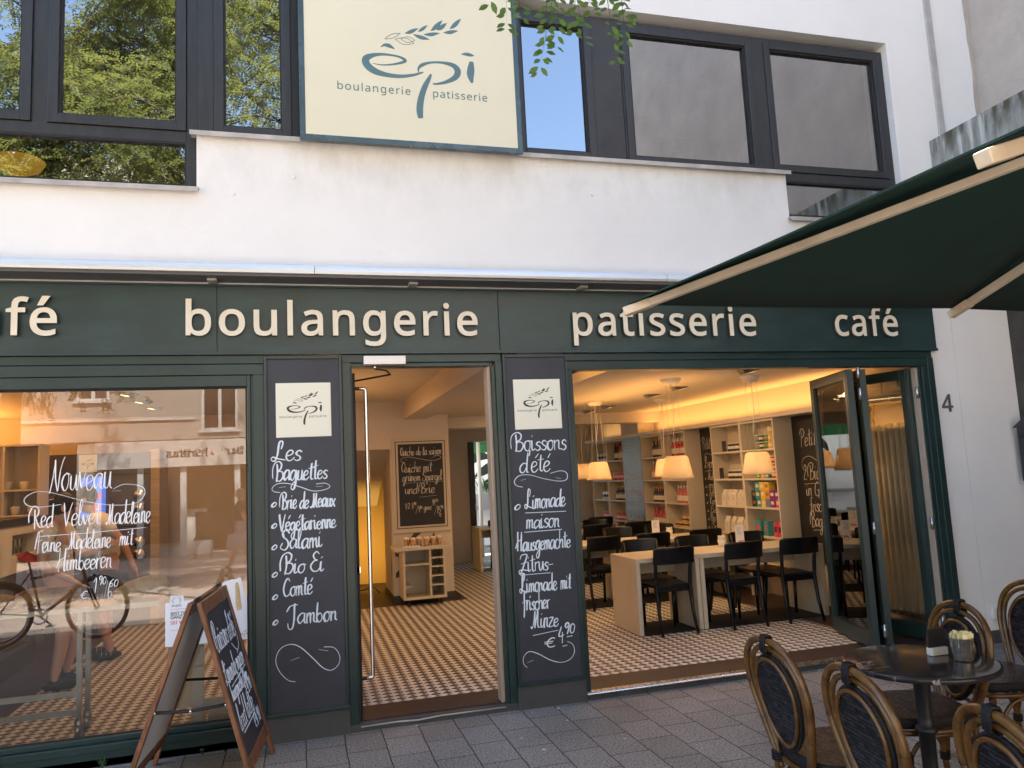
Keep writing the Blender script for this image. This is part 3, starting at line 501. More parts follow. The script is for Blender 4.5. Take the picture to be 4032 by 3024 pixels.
# a marker-pen hand: single strokes, x-height 10
HAND = {
 'a': (8, '7,9 4,10 1,7 .5,3 2,0 4,1.5 6.2,5 7,9.5 6.5,3 7,.3 8.5,1'), 'b': (7, '1.5,20 1,8 1,.5|1,3 3,0 5.5,2 6,6 4,9.5 1.2,7'), 'c': (6.5, '6,8.5 4,10 1.5,8 .5,4 2,.3 4.5,.3 6.5,2.5'),
 'd': (8, '6.5,9 4,10 1,7 .5,3 2,0 4.5,1.5 6.5,7|7.3,21 6.6,8 6.7,1 8.3,.8'), 'e': (6.5, '.5,4.5 4,5.5 5.5,8 4,10 1.5,8.5 .6,4 2,.3 4.5,.5 6.5,3'), 'f': (5.5, '6,19 4,21 2.5,17 2.5,5 1.5,-7|-1,9 5,11'),
 'g': (8, '6,9 3.5,10 1,7 .6,3 2.2,.3 4.5,2 6.3,8|6.5,10 6.5,0 5,-8 2.5,-9 1.5,-6 4,-2 8,1'), 'h': (7.5, '1.3,21 1,0|1,5 3,9.5 5.5,9.5 6,6 5.8,1 7.5,.5'), 'i': (4, '1,10 1,2 2.3,.3 4,2|1.3,14 1.8,15.2'),
'j': (4.5, '2,10 2,-6 0,-9|2.2,14 2.7,15'),'K': (8.5, '1.4,20 1,0|8,20 2,9 8.6,.4'), 'I': (4, '2.2,20 1.4,0'), '3': (6.2, '1,18 4,19.6 5,15.4 2.4,11 5.4,6 3,.2 .4,2.6'), '7': (6.2, '.6,18.6 5.6,19.4 2.4,0'),
 'k': (7, '1,21 1,0|6,9 1,4 6.5,0'), 'l': (4, '.6,6 3.2,16 2.6,21 1.2,18 1,4 2,.3 4,1.5'), 'm': (9.5, '1,10 1,0|1,6 2.6,9.8 4,9 4.2,0|4.2,6 5.9,9.8 7.4,9 7.5,1.5 9.4,.5'),
 'n': (7, '1,10 1,0|1,6 3,9.8 5,9.2 5.2,2 6.8,.5'), 'o': (6.5, '4,10 1.5,8.5 .6,4 2,.2 4.5,.5 6,4.5 5.5,8.5 3.8,10 6.8,9.2'), 'p': (7, '1,11 1,-9|1,6 3,9.8 5.7,8.5 6,4 4,.3 1.3,2'), 'r': (5.3, '1,10 1,0|1,5 2.5,9 5.3,10'),
 's': (5.6, '5.5,8.5 3.5,10 1.5,8 2,6 4.5,4 4.7,1.5 2.5,0 .5,1.2'), 't': (5, '2.6,18 2.3,4 3.2,.3 5,1.2|-.3,12.3 5.2,13.3'), 'u': (7.3, '1,10 1,3 2.5,.3 4.5,2 5.6,9.5|5.7,10 5.8,2 7.3,.5'), 'v': (6.2, '.5,10 3,.3 6,10.5'),
 'w': (9, '.5,10 2.6,.3 4.5,8 6.4,.3 8.8,10'), 'x': (6.5, '.5,10 6,0|6,10 .5,0'), 'y': (7, '1,10 1.5,4 3.5,3 5.5,10|6,10 5,-6 2,-9'), 'z': (6.5, '.5,9.5 5.5,9.8 .5,.5 6.3,.7'),
 'B': (9, '1.2,18.5 2.3,9 1.6,-.5|-3,3 -3.5,12 -1.5,19 3,21.5 6.6,18.5 5.5,13 1.5,10.5 7,10 8.5,5 5.5,0 1,1'), 'C': (8.5, '7.5,17 5.5,20.5 2,17 .4,8 2.6,.7 6,1 9,4'), 'D': (9, '2,20 1.5,0|-1,16 2,21 7,18 8.6,9 5.5,1 1,.5'),
 'E': (8.5, '7.5,17.5 5,20 2.3,17 3.6,12.5 6.3,11.3 3,10.6 .4,5.5 2.6,.4 6.5,.4 8.6,3'), 'F': (8, '2.6,-1 4,20|-1,3 1,14 3,19.5 9,20.5|1,10.5 7,11.5'), 'G': (9, '8,17 5,20.5 1.5,15 .6,6 3,.5 7,2 7.6,9 4.5,8.6|7.6,9 7,-3'),
 'H': (9.5, '1.4,21 1,0|-2,3 1.5,10 8,12.5|7.7,20.5 7,1 9.5,1.4'), 'J': (9.5, '-1,14 2,19 9,20.5|6.4,21 6.2,4 4.5,-4 1.2,-3.6 .4,1.6'), 'L': (9, '5.2,13 6,19.5 4,21.5 2.9,17 2.6,6 .8,-.2 -1.6,1.4 -.6,4.4 3,2.6 8.8,.6'),
 'M': (10.5, '-1.6,2 .2,.3 2.2,8 3,19 3.6,5 3.9,.5|3.8,3 6,14 7,19.5 7.3,3 10.3,.6'), 'N': (9, '.2,-1.5 2.2,9 3.2,20|2.9,20.5 4,9 6.4,-.5|6.4,-.5 7.4,12 9.4,20.5 11,22'), 'P': (8, '2,19 1.6,-1|-1.5,14 2,21 7,18 5.6,11.5 1.8,9.5'),
 'Q': (8.5, '5.5,19 2,17 .6,8 2.8,1 5.8,2 7.3,9 6.2,17 3.6,19.5|4.8,4.5 9,-1'), 'R': (9, '2,17.5 2.2,9 2.6,-.5|-4.6,6 -4.6,13 -1.6,19.5 3,20.6 6.6,17 5,11.6 1.6,9.8|3.4,9.6 6.4,2.6 9.2,.6'), 'S': (9, '8,17 5.6,20.8 1.6,18 2.6,13 6.6,9.5 7.6,4.2 4.2,-.4 -.4,2 1.4,6.4'),
 'V': (8.5, '.2,20.5 1.8,10 3.8,0|3.8,0 6,12 8.3,21'), 'Z': (8.5, '-.6,15.6 1.4,20 8.2,19.6 4.2,9 .6,.4 -1.6,-3 -2.4,1.2 2,2.4 8.5,1|.4,9.8 7.6,11.4'),
 '0': (6, '3,19 1,15 .8,5 2.6,.3 4.8,3 5.2,14 3,19'), '1': (4, '.4,14 2.8,19.5 2.7,0'), '2': (6.5, '.6,15 3,19.5 5.4,15 1,1 6.3,1.3'), '4': (6.5, '3,20 .6,8 6,9|4.6,13 4.4,-1'), '5': (6.5, '5.8,19.5 1.6,19 1.2,11 4.6,11.4 5.4,5 2.6,0 .4,2'),
 '6': (6.5, '5,19.5 1.6,12 .9,4 2.8,.3 5.2,3 4.6,8.6 1.4,6.6'), '8': (6.5, '5.2,16 3,19.6 1,15.6 5,5.6 3,.3 .8,4.4 4.8,13.4 5.2,16'), '9': (6.5, '5.2,16 3,19.5 .8,15 2.6,10.6 5.2,15.6 5,8 4,0'),
 '€': (8, '7,17 4.4,18.4 1.8,13 1.6,5 4,.3 7,1.8|-.6,11 5.2,11.6|-.6,7.4 4.7,8'), '/': (5, '-.3,-3 5,21'), '-': (6, '.4,6 5.2,6.5'), "'": (2.6, '1,21 .7,16'), ',': (3, '1.2,1 .2,-3'), '.': (3, '1,.4 1.4,1'), '&': (8, '7,1 1.6,16 3.8,19.4 5,15.6 .8,6 2,.6 4.4,.4 7.4,7.6'),
 '*': (5.5, '3.4,8.4 1,5.6 .7,2.4 2.6,1.4 4.6,4 4.9,7.4 3.2,8.6'),
}
ACC = {'é': ('e', '4,13.4 6.2,16.8'), 'ü': ('u', '2.6,13.4 2.8,14.6|5,13.6 5.2,14.8'), 'ä': ('a', '2.8,13.4 3,14.6|5,13.6 5.2,14.8')}
def hand_strokes(text, x0, x1, base, xh, slope=0, jit=.3, seed=1):
    rg = random.Random(seed+sum(map(ord, text))); x = 0; st = []; sl = rg.uniform(.02, .10)
    last = None
    for ch in text:
        if ch == ' ': x += 5; last = None; continue
        b, ac = ACC.get(ch, (ch, None)); a, s = HAND[b]; k_ = rg.uniform(.92, 1.08); dy = rg.uniform(-.5, .5); body = parse(s)
        if last is not None and b in 'imnruvwpyel' and last[-1][1] < 3:            # the pen runs on into the next letter
            p = body[0][0]; last.append((x+p[0]-.2+p[1]*sl, p[1]*.86+dy))
        for q, l in enumerate(body+(parse(ac) if ac else [])):
            st.append([(x+p[0]+rg.uniform(-jit, jit)*.7+p[1]*sl, dy+p[1]*k_+rg.uniform(-jit, jit)) for p in l])
            if q == len(body)-1 or (b in 'i' and q == 0): last = st[-1]
        if b == 'i': last = st[-2-(1 if ac else 0)]
        if not b.islower(): last = None
        x += a
    sx = (x1-x0)/x; sy = xh/10*1.1
    return [[(x0+p[0]*sx, base+p[1]*sy+slope*p[0]*sx) for p in l] for l in st]
def ribbon(mb, strokes, pl, w, h=.0016, k=4, taper=.6, smooth=True, h0=.0004):
    for l in strokes:
        ws = [p[2] for p in l] if len(l[0]) > 2 else None
        P = [Vector((p[0], p[1], 0)) for p in l]
        if smooth and len(P) > 2:
            Q = spline(P, k)
            if ws: ws = [q.x for q in spline([(v, 0, 0) for v in ws], k)]
        else: Q = P
        n = len(Q); vs = []
        for i, q in enumerate(Q):
            t = Q[min(i+1, n-1)]-Q[max(i-1, 0)]
            t = t.normalized() if t.length > 1e-9 else Vector((1, 0, 0))
            nr = Vector((-t.y, t.x, 0)); ww = (abs(ws[i]) if ws else w*(taper if i in (0, n-1) else 1)*(1 if not smooth else (.78+.34*max(0, -t.y)-.10*max(0, t.y))))/2
            if not ws and i == 0: q = q-t*w*.3
            if not ws and i == n-1: q = q+t*w*.3
            a, b = q+nr*ww, q-nr*ww
            vs += [pl(a.x, a.y, h0), pl(a.x*.4+b.x*.6, a.y*.4+b.y*.6, h), pl(b.x, b.y, h0)]
        mb.add(vs, [f for i in range(n-1) for f in ((3*i+1, 3*i, 3*i+3, 3*i+4), (3*i+2, 3*i+1, 3*i+4, 3*i+5))])
    return mb
def hand(mb, pl, text, x0, x1, base, xh, w=.0094, slope=0, seed=1, double=True, h=.0016, rep=.18):
    st = hand_strokes(text, x0, x1, base, xh, slope, seed=seed); ribbon(mb, st, pl, w, h)
    if double:                                                   # a second pass of the pen, a little beside the first
        ribbon(mb, [[(a+w*.5, b+w*.2) for a, b in l[:max(2, len(l)//2)]] for l in st if rng.random() < rep+.25], pl, w*.8, h*1.15)
    return mb
def swirl(mb, pl, pts, w): return ribbon(mb, [pts], pl, w, k=8, taper=.3)
def logo(mb, pl, cx, cz, s, h=.0016, outlines=True):
    return ribbon(mb, [[(cx+a*s, cz+b*s, max(w*s, .0012)) for a, b, w in l] for l in (LOGO if outlines else LOGO[:14])], pl, 1, h, k=6)

# ------------------------------------------------------------------ ground
FL = .05
def ground():
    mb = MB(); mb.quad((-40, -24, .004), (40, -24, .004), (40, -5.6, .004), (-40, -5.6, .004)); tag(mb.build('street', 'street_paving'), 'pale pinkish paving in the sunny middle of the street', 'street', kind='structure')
    mb = MB(); mb.quad((-40, -24, 0), (40, -24, 0), (40, .25, 0), (-40, .25, 0)); o = mb.build('pavement', 'paving'); tag(o, 'grey concrete slab paving of the pedestrian street', 'pavement', kind='structure')
    mb = MB(); mb.quad((-200, -200, -.02), (200, -200, -.02), (200, 200, -.02), (-200, 200, -.02)); o = mb.build('ground', 'dark_floor'); tag(o, 'flat dark earth under and beyond the town block', 'ground', kind='structure')
    mb = MB(); mb.quad((-4.4, .06, FL), (5.9, .06, FL), (5.9, 9.0, FL), (-4.4, 9.0, FL)); o = mb.build('shop_floor', 'tile_floor'); tag(o, 'cream and dark brown triangle tiles of the shop floor', 'floor', kind='structure')
    mb = MB(); mb.box(-3.4, 5.3, .0, .06, 0, FL-.004); o = mb.build('threshold_step', 'plinth_grey'); tag(o, 'low dark step along the shop entrance', 'step', kind='structure')
ground()
# ------------------------------------------------------------------ the bakery building
WY = .04
B = thing('bakery_building', 'white rendered bakery building with dark framed upper windows over a green shopfront', 'building', (1.8, .2, 0))
def building():
    mb = MB()
    y0, y1 = WY, .36
    mb.box(-4.4, 6.31, y0, y1, 2.56, 3.698)                       # band
    mb.box(-.66, 4.075, y0, y1, 3.698, 4.105)                     # raised parapet between the low windows
    mb.box(5.29, 6.31, y0, y1, 3.698, 5.44); mb.box(-4.4, -3.4, y0, y1, 3.698, 5.44)
    mb.box(-4.4, 6.31, y0, y1, 5.44, 9.5)
    mb.box(5.375, 6.31, y0, y1, 0, 2.56); mb.box(-4.4, -3.4, y0, y1, 0, 2.56)
    mb.build('facade_wall', 'white_render', B)
    mb = MB(); mb.box(5.375, 6.31, WY-.012, WY-.0005, 0, .108); mb.build('wall_plinth', 'plinth_grey', B)
    for x, z in ((-.422, 3.69), (2.27, 3.825), (-.012, 3.834)): mb = MB(); mb.lathe([(.016, 0), (.016, .003), (.010, .006)], (0, 0, 0), 14); mb.xf(Matrix.Translation((x, WY, z)) @ Matrix.Rotation(R(90), 4, 'X')); mb.build('cover_cap', 'white_render', B)
    mb = MB(); mb.box(5.655, 5.659, WY-.0015, WY-.0004, .11, 2.9); mb.build('render_joint', 'soffit_white', B)
    mb = MB(); mb.box(5.775, 5.84, WY-.02, WY-.0005, 4.45, 9.5); mb.build('render_strip', 'zinc', B)
    # roof slab, floors and closing walls
    mb = MB(); mb.box(-4.4, 6.31, .36, 9.2, 9.3, 9.5); mb.build('roof', 'zinc', B)
    mb = MB(); mb.box(-4.4, -4.1, .36, 9.2, 0, 9.3); mb.box(5.78, 6.1, .36, 9.2, 0, 9.3); mb.box(-4.1, 5.78, 9.0, 9.2, 2.85, 9.3)
    mb.box(-4.1, 5.78, .36, 9.0, 2.9, 3.3); mb.box(-4.1, 5.78, .36, 9.0, 5.9, 6.1)
    mb.build('party_walls', 'interior_white', B)
    mb = MB(); mb.box(-4.1, 5.78, 3.2, 3.3, 3.3, 5.9); mb.build('upstairs_wall', 'dark_panel', B)
    # sills
    for n, (a, b, z) in enumerate(((-3.4, -.645, 3.698), (-.70, 4.10, 4.105), (4.06, 5.30, 3.698))):
        mb = MB(); mb.prism([(WY-.045, z+.002), (WY-.045, z+.012), (.11, z+.030), (.11, z+.002)], 'x', a, b); mb.box(a, b, WY-.049, WY-.045, z-.022, z+.012)
        mb.build('sill', 'zinc_worn', B)
    YF = .10
    def window(pieces, panes, name='window', label=None):
        # pieces: boxes (x0,x1,z0,z1,y) of the frame; panes: (x0,x1,z0,z1)
        mb = MB()
        for x0, x1, z0, z1, y in pieces: mb.box(x0, x1, y, y+.06, z0, z1)
        w = mb.build(name, 'anthracite', B, label, bevel=.004)
        for x0, x1, z0, z1 in panes:
            p = MB(); p.quad((x0, YF+.035, z0), (x1, YF+.035, z0), (x1, YF+.035, z1), (x0, YF+.035, z1)); p.build('pane', 'upper_glass', w, world=True)
            g = MB(); s = .012
            g.box(x0-.001, x0+s, YF+.005, YF+.034, z0, z1); g.box(x1-s, x1+.001, YF+.005, YF+.034, z0, z1); g.box(x0+s, x1-s, YF+.005, YF+.034, z0-.001, z0+s); g.box(x0+s, x1-s, YF+.005, YF+.034, z1-s, z1+.001)
            g.build('gasket', 'rubber', w)
        return w
    def sash(x0, x1, z0, z1, t=.055, y=YF): return [(x0, x0+t, z0, z1, y), (x1-t, x1, z0, z1, y), (x0+t, x1-t, z0, z0+t, y), (x0+t, x1-t, z1-t, z1, y)]
    ZT = 5.43
    # left group: outer frame, two tall sashes, low fixed light
    f = [(-3.4, -.662, 3.705, 3.752, YF), (-.733, -.662, 3.752, ZT, YF+.004), (-3.4, -.733, 4.070, 4.150, YF+.003), (-3.4, -.733, 5.38, ZT, YF+.003), (-1.70, -1.60, 4.150, 5.38, YF+.006), (-2.75, -2.65, 4.150, 5.38, YF+.006)]
    window(f+sash(-1.60, -.735, 4.152, 5.378, .062, YF-.012)+sash(-2.65, -1.70, 4.152, 5.378, .062, YF-.012), [(-1.538, -.797, 4.214, 5.316), (-2.588, -1.762, 4.214, 5.316), (-3.4, -.733, 3.752, 4.068)], label='wide window with a low fixed light under two sashes')
    window([(-.662, -.552, 4.14, ZT, YF+.004), (-.035, .05, 4.14, ZT, YF+.008)]+sash(-.552, -.02, 4.142, 5.40, .066, YF-.01), [(-.486, -.086, 4.208, 5.334)], label='narrow tall window beside the cream sign')
    window([(1.60, 1.70, 4.135, 5.385, YF+.004), (1.70, 2.37, 5.345, 5.385, YF+.002)]+sash(1.70, 2.365, 4.137, 5.345, .062, YF-.008), [(1.762, 2.303, 4.199, 5.283)], label='narrow window reflecting blue sky')
    window([(2.63, 2.645, 4.135, 5.385, YF), (3.885, 4.01, 4.135, 5.385, YF+.002), (2.645, 3.885, 5.345, 5.385, YF+.002)]+sash(2.645, 3.885, 4.137, 5.345, .06, YF-.008), [(2.705, 3.825, 4.197, 5.285)], label='square window reflecting grey wall')
    window([(4.01, 4.085, 3.71, 5.385, YF+.004), (5.235, 5.287, 3.71, 5.385, YF+.004), (4.085, 5.235, 5.345, 5.385, YF+.002), (4.085, 5.235, 4.066, 4.147, YF+.002), (4.085, 5.235, 3.71, 3.756, YF)]+sash(4.012, 5.233, 4.148, 5.345, .06, YF-.008), [(4.072, 5.173, 4.208, 5.285), (4.085, 5.235, 3.756, 4.066)], label='square window over a low light at the right end')
    mb = MB(); mb.box(2.37, 2.628, YF+.01, YF+.05, 4.135, 5.40); mb.build('infill_panel', 'panel_dark', B)
    for z in (4.30, 4.55, 4.80, 5.05, 5.3):
        for x in (2.395, 2.605): m2 = MB(); m2.ell((x, YF+.008, z), (.005, .004, .005), 6, 4); m2.build('screw', 'alu_dark', B)
    mb = MB(); mb.box(.05, 1.60, YF, YF+.12, 4.108, 5.42); mb.build('infill_panel', 'panel_dark', B)
    # inside of the shop
    mb = MB()
    mb.box(5.52, 5.78, .36, 9.0, FL+.002, 2.9)                     # right wall
    mb.box(-4.1, 3.06, 8.8, 9.0, FL+.002, 2.9); mb.box(4.7, 5.52, 8.8, 9.0, FL+.002, 2.9); mb.box(3.06, 4.7, 8.8, 9.0, 2.29, 2.9)   # back wall with the garden door
    mb.box(-.3, .62, 4.95, 5.1, FL+.002, 2.70); mb.box(.62, 1.16, 4.95, 5.15, 2.06, 2.70)   # wall beside and over the passage
    mb.box(-4.1, -.3, 6.2, 6.3, FL+.002, 2.70); mb.box(-.45, -.3, 5.1, 6.2, FL+.002, 2.7)
    mb.build('interior_wall', 'interior_white', B)
    mb = MB(); mb.box(-.3, .62, 5.1, 7.2, FL+.002, 2.7); mb.box(.62, 1.97, 7.0, 7.2, FL+.002, 2.7); mb.build('passage_wall', 'ochre_wall', B)
    mb = MB(); mb.add([(.62, 5.15, 2.06), (1.16, 5.15, 2.06), (1.16, 6.99, 1.25), (.62, 6.99, 1.25)], [(0, 1, 2, 3)]); mb.build('stair_soffit', 'interior_white', B)
    mb = MB(); mb.box(1.16, 1.97, 4.95, 5.95, FL+.002, 2.70); c = mb.build('column', 'interior_white', B)
    mb = MB(); mb.box(1.145, 1.985, 4.935, 5.96, FL+.001, .13); mb.build('base_board', 'dark_panel', c)
    mb = MB()
    lp = front(4.949)
    for poly in ([(1.27, .72), (1.45, .93), (1.55, .93)], [(1.60, .72), (1.72, .93), (1.74, .80), (1.70, .70)], [(1.19, .42), (1.27, .50), (1.33, .44), (1.27, .38), (1.19, .36)], [(1.19, .70), (1.26, .66), (1.3, .62), (1.19, .64)]):
        mb.add([lp(a, b, .001) for a, b in poly], [tuple(range(len(poly)))])
    mb.add([(1.159, 5.2, .25), (1.159, 5.12, .5), (1.159, 5.2, .9)], [(0, 1, 2)])
    mb.build('painted_leaves', 'dark_panel', c)
    mb = MB()
    mb.box(-4.1, 1.36, .36, 6.2, 2.70, 2.9); mb.box(1.36, 1.68, .36, 4.95, 2.46, 2.9); mb.box(1.97, 5.52, 5.6, 5.9, 2.36, 2.52)
    # right ceiling with a lit recess near the entrance
    mb.box(1.68, 5.52, 1.75, 9.0, 2.52, 2.62); mb.box(1.68, 1.75, .36, 1.75, 2.52, 2.62); mb.box(2.66, 5.52, .36, 1.75, 2.52, 2.62); mb.box(1.75, 2.66, .36, .5, 2.52, 2.62); mb.box(1.68, 5.52, .36, 9.0, 2.80, 2.9)
    mb.box(.62, 1.97, 5.95, 7.0, 2.7, 2.9)
    mb.build('ceiling', 'ceiling_white', B)
    # cornice shelf hiding the cove lights
    mb = MB(); mb.box(5.24, 5.518, .40, 8.3, 2.15, 2.20); mb.build('cornice_shelf', 'mdf_light', B)
    mb = MB(); mb.box(5.23, 5.518, 5.86, 6.54, 2.201, 2.518); mb.build('pilaster', 'interior_white', B)
    # left shop: counter hood with hidden light
    mb = MB(); mb.box(-4.1, -3.75, 1.6, 6.18, 2.12, 2.17); mb.build('cornice_shelf', 'mdf_light', B)
building()
# ------------------------------------------------------------------ sign, fascia, awning, shopfront
def signs():
    t = thing('logo_sign', 'large square cream sign with teal wheat ear emblem between the upper windows', 'sign', (.86, 0, 4.07))
    y = -.08
    mb = MB(); mb.box(.06, 1.655, y+.004, -.05, 4.09, 6.0); mb.build('panel', 'sign_cream', t)
    mb = MB(); mb.box(.036, .075, y, -.046, 4.073, 6.0); mb.box(1.640, 1.679, y, -.046, 4.073, 6.0); mb.box(.075, 1.640, y, -.046, 4.073, 4.114); mb.build('frame', 'sign_edge', t, bevel=.003)
    for x in (.3, 1.4): mb = MB(); mb.box(x-.03, x+.03, -.0495, .098, 4.40, 4.46); mb.box(x-.03, x+.03, -.0495, .098, 5.2, 5.26); mb.build('wall_bracket', 'anthracite', t)
    mb = MB(); logo(mb, front(y+.004), LOGO_AT[0], LOGO_AT[1], 1.0, .002); mb.build('emblem', 'sign_teal', t)
    cx, cz = LOGO_AT; sc = .0626/255*1.0
    for w_, a, b in (('boulangerie', -.618, -.078), ('patisserie', .080, .507)):
        word(w_, front(y+.004), cx+a, cx+b, cz-.185, sc, joined='lettering', m='sign_teal', parent=t, depth=.002)
    # fascia
    t = thing('shop_fascia', 'dark green fascia board with raised cream letters across the shopfront', 'sign', (1.8, 0, 2.54))
    mb = MB()
    for a, b in ((-3.6, -.529), (-.526, 1.440), (1.444, 3.47), (3.473, 5.43)):
        mb.box(a, b, 0, .12, 2.566, 3.015)
    mb.box(-3.6, 5.432, -.012, .12, 2.542, 2.566); mb.box(-3.6, 5.43, -.008, .12, 3.015, 3.028)
    mb.build('board', 'green_paint', t, bevel=.002)
    sc = .240/255
    for w_, a, b in (('café', -2.125, -1.470), ('boulangerie', -.743, 1.283), ('patisserie', 1.995, 3.618), ('café', 4.355, 5.02)):
        word(w_, front(0), a, b, 2.674, sc, parent=t, depth=.022, off=.0046, side='letter_side', h0=.012)
    # awning cassette above it
    t = thing('awning_cassette', 'rolled awning in a long silver rounded housing above the green fascia', 'awning', (1.5, 0, 3.04))
    mb = MB()
    for a, b in ((-3.6, .111), (.115, 2.748), (2.752, 5.3)):
        mb.prism([(WY-.002, 3.145), (-.10, 3.143), (-.165, 3.134), (-.192, 3.118), (-.203, 3.098), (-.204, 3.08), (-.198, 3.064), (WY-.002, 3.064)], 'x', a, b)
    mb.build('housing', 'alu_silver', t)
    mb = MB(); mb.box(-3.6, 5.3, -.18, WY-.002, 3.044, 3.063); mb.build('front_rail', 'alu_dark', t)
    for x in (-1.9, -.55, .8, 2.1, 3.4): mb = MB(); mb.box(x-.03, x+.03, -.10, WY-.002, 3.030, 3.0435); mb.build('bracket', 'zinc_worn', t)
    mb = MB(); mb.box(-3.6, 5.4, WY-.03, WY-.001, 3.029, 3.043); tag(mb.build('flashing_strip', 'soffit_white'), 'narrow off white flashing strip between awning housing and fascia', 'flashing')
signs()
def shopfront():
    t = thing('shopfront', 'dark green timber shopfront framing with doorway and wide opening', 'shopfront', (1.8, .1, 0))
    mb = MB()
    # head: two boards with a shadow gap
    for a, b in ((-3.4, -.231), (.29, 1.449), (1.96, 5.378)):
        mb.box(a, b, .015, .11, 2.484, 2.541); mb.box(a, b, .022, .11, 2.478, 2.484)
    mb.box(-3.4, -.231, .008, .11, 2.407, 2.478); mb.box(1.96, 5.314, .010, .11, 2.412, 2.477); mb.box(.347, 1.362, .022, .11, 2.452, 2.478)
    mb.build('head', 'green_gloss', t, bevel=.003)
    mb = MB()
    mb.box(.290, .349, .004, .12, .0, 2.4835); mb.box(.349, .361, .03, .12, .0, 2.452); mb.build('post', 'green_gloss', t, bevel=.003)
    mb = MB(); mb.box(1.398, 1.449, .004, .12, 0, 2.4835); mb.box(1.372, 1.398, .02, .12, 0, 2.4515); mb.build('post', 'green_gloss', t, bevel=.003)
    mb = MB()
    for i, x in enumerate((1.345, 1.354, 1.363)): mb.box(x, x+.0075, .05+.004*i, .16, FL, 2.450)
    mb.build('jamb', 'jamb_pale', t)
    mb = MB(); mb.box(1.959, 2.003, .008, .12, 0, 2.4115); mb.build('post', 'green_gloss', t, bevel=.003)
    mb = MB(); mb.box(5.314, 5.378, .004, .12, .0, 2.4835); mb.box(5.255, 5.314, .012, .12, .0, 2.4115); mb.box(5.225, 5.255, .03, .12, 0, 2.4115); mb.build('post', 'green_gloss', t, bevel=.003)
    mb = MB(); mb.box(5.205, 5.225, .04, .14, FL, 2.40); mb.build('jamb', 'jamb_pale', t)
    mb = MB(); mb.box(-.300, -.231, .006, .12, 0, 2.407); mb.box(-.318, -.300, .03, .12, .16, 2.40); mb.build('post', 'green_gloss', t, bevel=.003)
    mb = MB(); mb.tube([(1.965, -.012, .045), (5.24, -.012, .045)], .008, 8); mb.box(1.965, 5.24, -.005, .05, .042, .056); mb.build('threshold_rail', 'brushed', t)
    mb = MB(); mb.tube([(.36, -.004, .03), (.60, .0, .032), (.74, -.006, .026), (.9, .0, .034), (1.36, -.002, .032)], .006, 6); mb.build('threshold_rail', 'zinc_worn', t)
    # big fixed window
    w = MB(); w.box(-3.4, -.342, .02, .10, 2.330, 2.4065); w.box(-.342, -.318, .02, .10, .136, 2.4065); w.box(-3.4, -.342, .02, .10, .136, .168); w.box(-3.4, -.3, -.012, .10, .090, .135); w.box(-3.4, -.3, .0, .10, 0, .089); w.box(-3.4, -3.34, .02, .10, .168, 2.33)
    w = w.build('shop_window', 'green_gloss', t, bevel=.004)
    p = MB(); p.quad((-3.34, .06, .168), (-.342, .06, .168), (-.342, .06, 2.33), (-3.34, .06, 2.33)); p.build('pane', 'shop_glass', w)
    g = MB(); g.box(-3.34, -.342, .05, .0595, 2.318, 2.33); g.box(-.354, -.342, .05, .0595, .168, 2.318); g.box(-3.34, -.354, .05, .0595, .168, .176); g.build('gasket', 'rubber', w)
    pl = front(.0595); mb = MB(); k = dict(w=.0062, rep=.5)
    hand(mb, pl, 'Nouveau', -1.529, -1.175, 1.686, .092, **k); swirl(mb, pl, [(-1.165, 1.68), (-1.10, 1.708), (-1.0, 1.69), (-.978, 1.64), (-1.03, 1.585), (-1.16, 1.578), (-1.32, 1.61), (-1.45, 1.655), (-1.55, 1.684), (-1.62, 1.682), (-1.668, 1.645), (-1.65, 1.605), (-1.58, 1.59), (-1.46, 1.600)], .004)
    swirl(mb, pl, [(-1.54, 1.63), (-1.505, 1.637)], .006); swirl(mb, pl, [(-1.17, 1.668), (-1.12, 1.668)], .006)
    hand(mb, pl, 'Red', -1.62, -1.505, 1.462, .062, **k); hand(mb, pl, 'Velvet', -1.455, -1.241, 1.462, .066, **k); hand(mb, pl, 'Madeleine', -1.199, -.945, 1.455, .064, **k)
    swirl(mb, pl, [(-1.592, 1.408), (-1.28, 1.413), (-.967, 1.424)], .0045)
    hand(mb, pl, 'Feine', -1.60, -1.46, 1.31, .055, **k); hand(mb, pl, 'Madeleine', -1.415, -1.176, 1.314, .055, **k); hand(mb, pl, 'mit', -1.128, -1.047, 1.322, .052, **k)
    hand(mb, pl, 'Himbeeren', -1.475, -1.169, 1.186, .058, **k); swirl(mb, pl, [(-1.44, 1.155), (-1.355, 1.163)], .006)
    hand(mb, pl, '€', -1.344, -1.305, 1.008, .022, w=.005); hand(mb, pl, '1', -1.275, -1.255, 1.035, .045, w=.0045); hand(mb, pl, '90', -1.245, -1.20, 1.085, .024, w=.0045); hand(mb, pl, '/6', -1.212, -1.165, .995, .05, w=.004); hand(mb, pl, '60', -1.185, -1.132, 1.066, .022, w=.0045)
    mb.build('lettering', 'window_ink', w)
    # notices stuck to the glass
    n = thing('job_notice', 'white paper notice headed emploi with navy and red capitals, stuck on the shop window', 'notice', (-.75, .056, .66))
    mb = MB(); mb.prism([(-.852, .935), (-.852, .66), (-.655, .66), (-.655, .945), (-.741, .941), (-.744, .977), (-.822, .98), (-.824, .937)], 'y', .0545, .0565); mb.build('sheet', 'paper', n)
    pl = front(.0542); mb = MB()
    for a, s in ((-.805, 1), (-.765, -1)):
        pr = [[(a, .958), (a-.004*s, .945), (a-.002*s, .928)], [(a+.004*s, .945), (a+.003*s, .928)], [(a, .956), (a+.010*s, .960), (a+.0165*s, .972)], [(a, .956), (a-.007*s, .952), (a-.008*s, .944)], [(a-.003, .966), (a, .969), (a+.003, .966), (a, .963), (a-.003, .966)]]
        ribbon(mb, pr, pl, .0022, .0008, k=3, smooth=False)
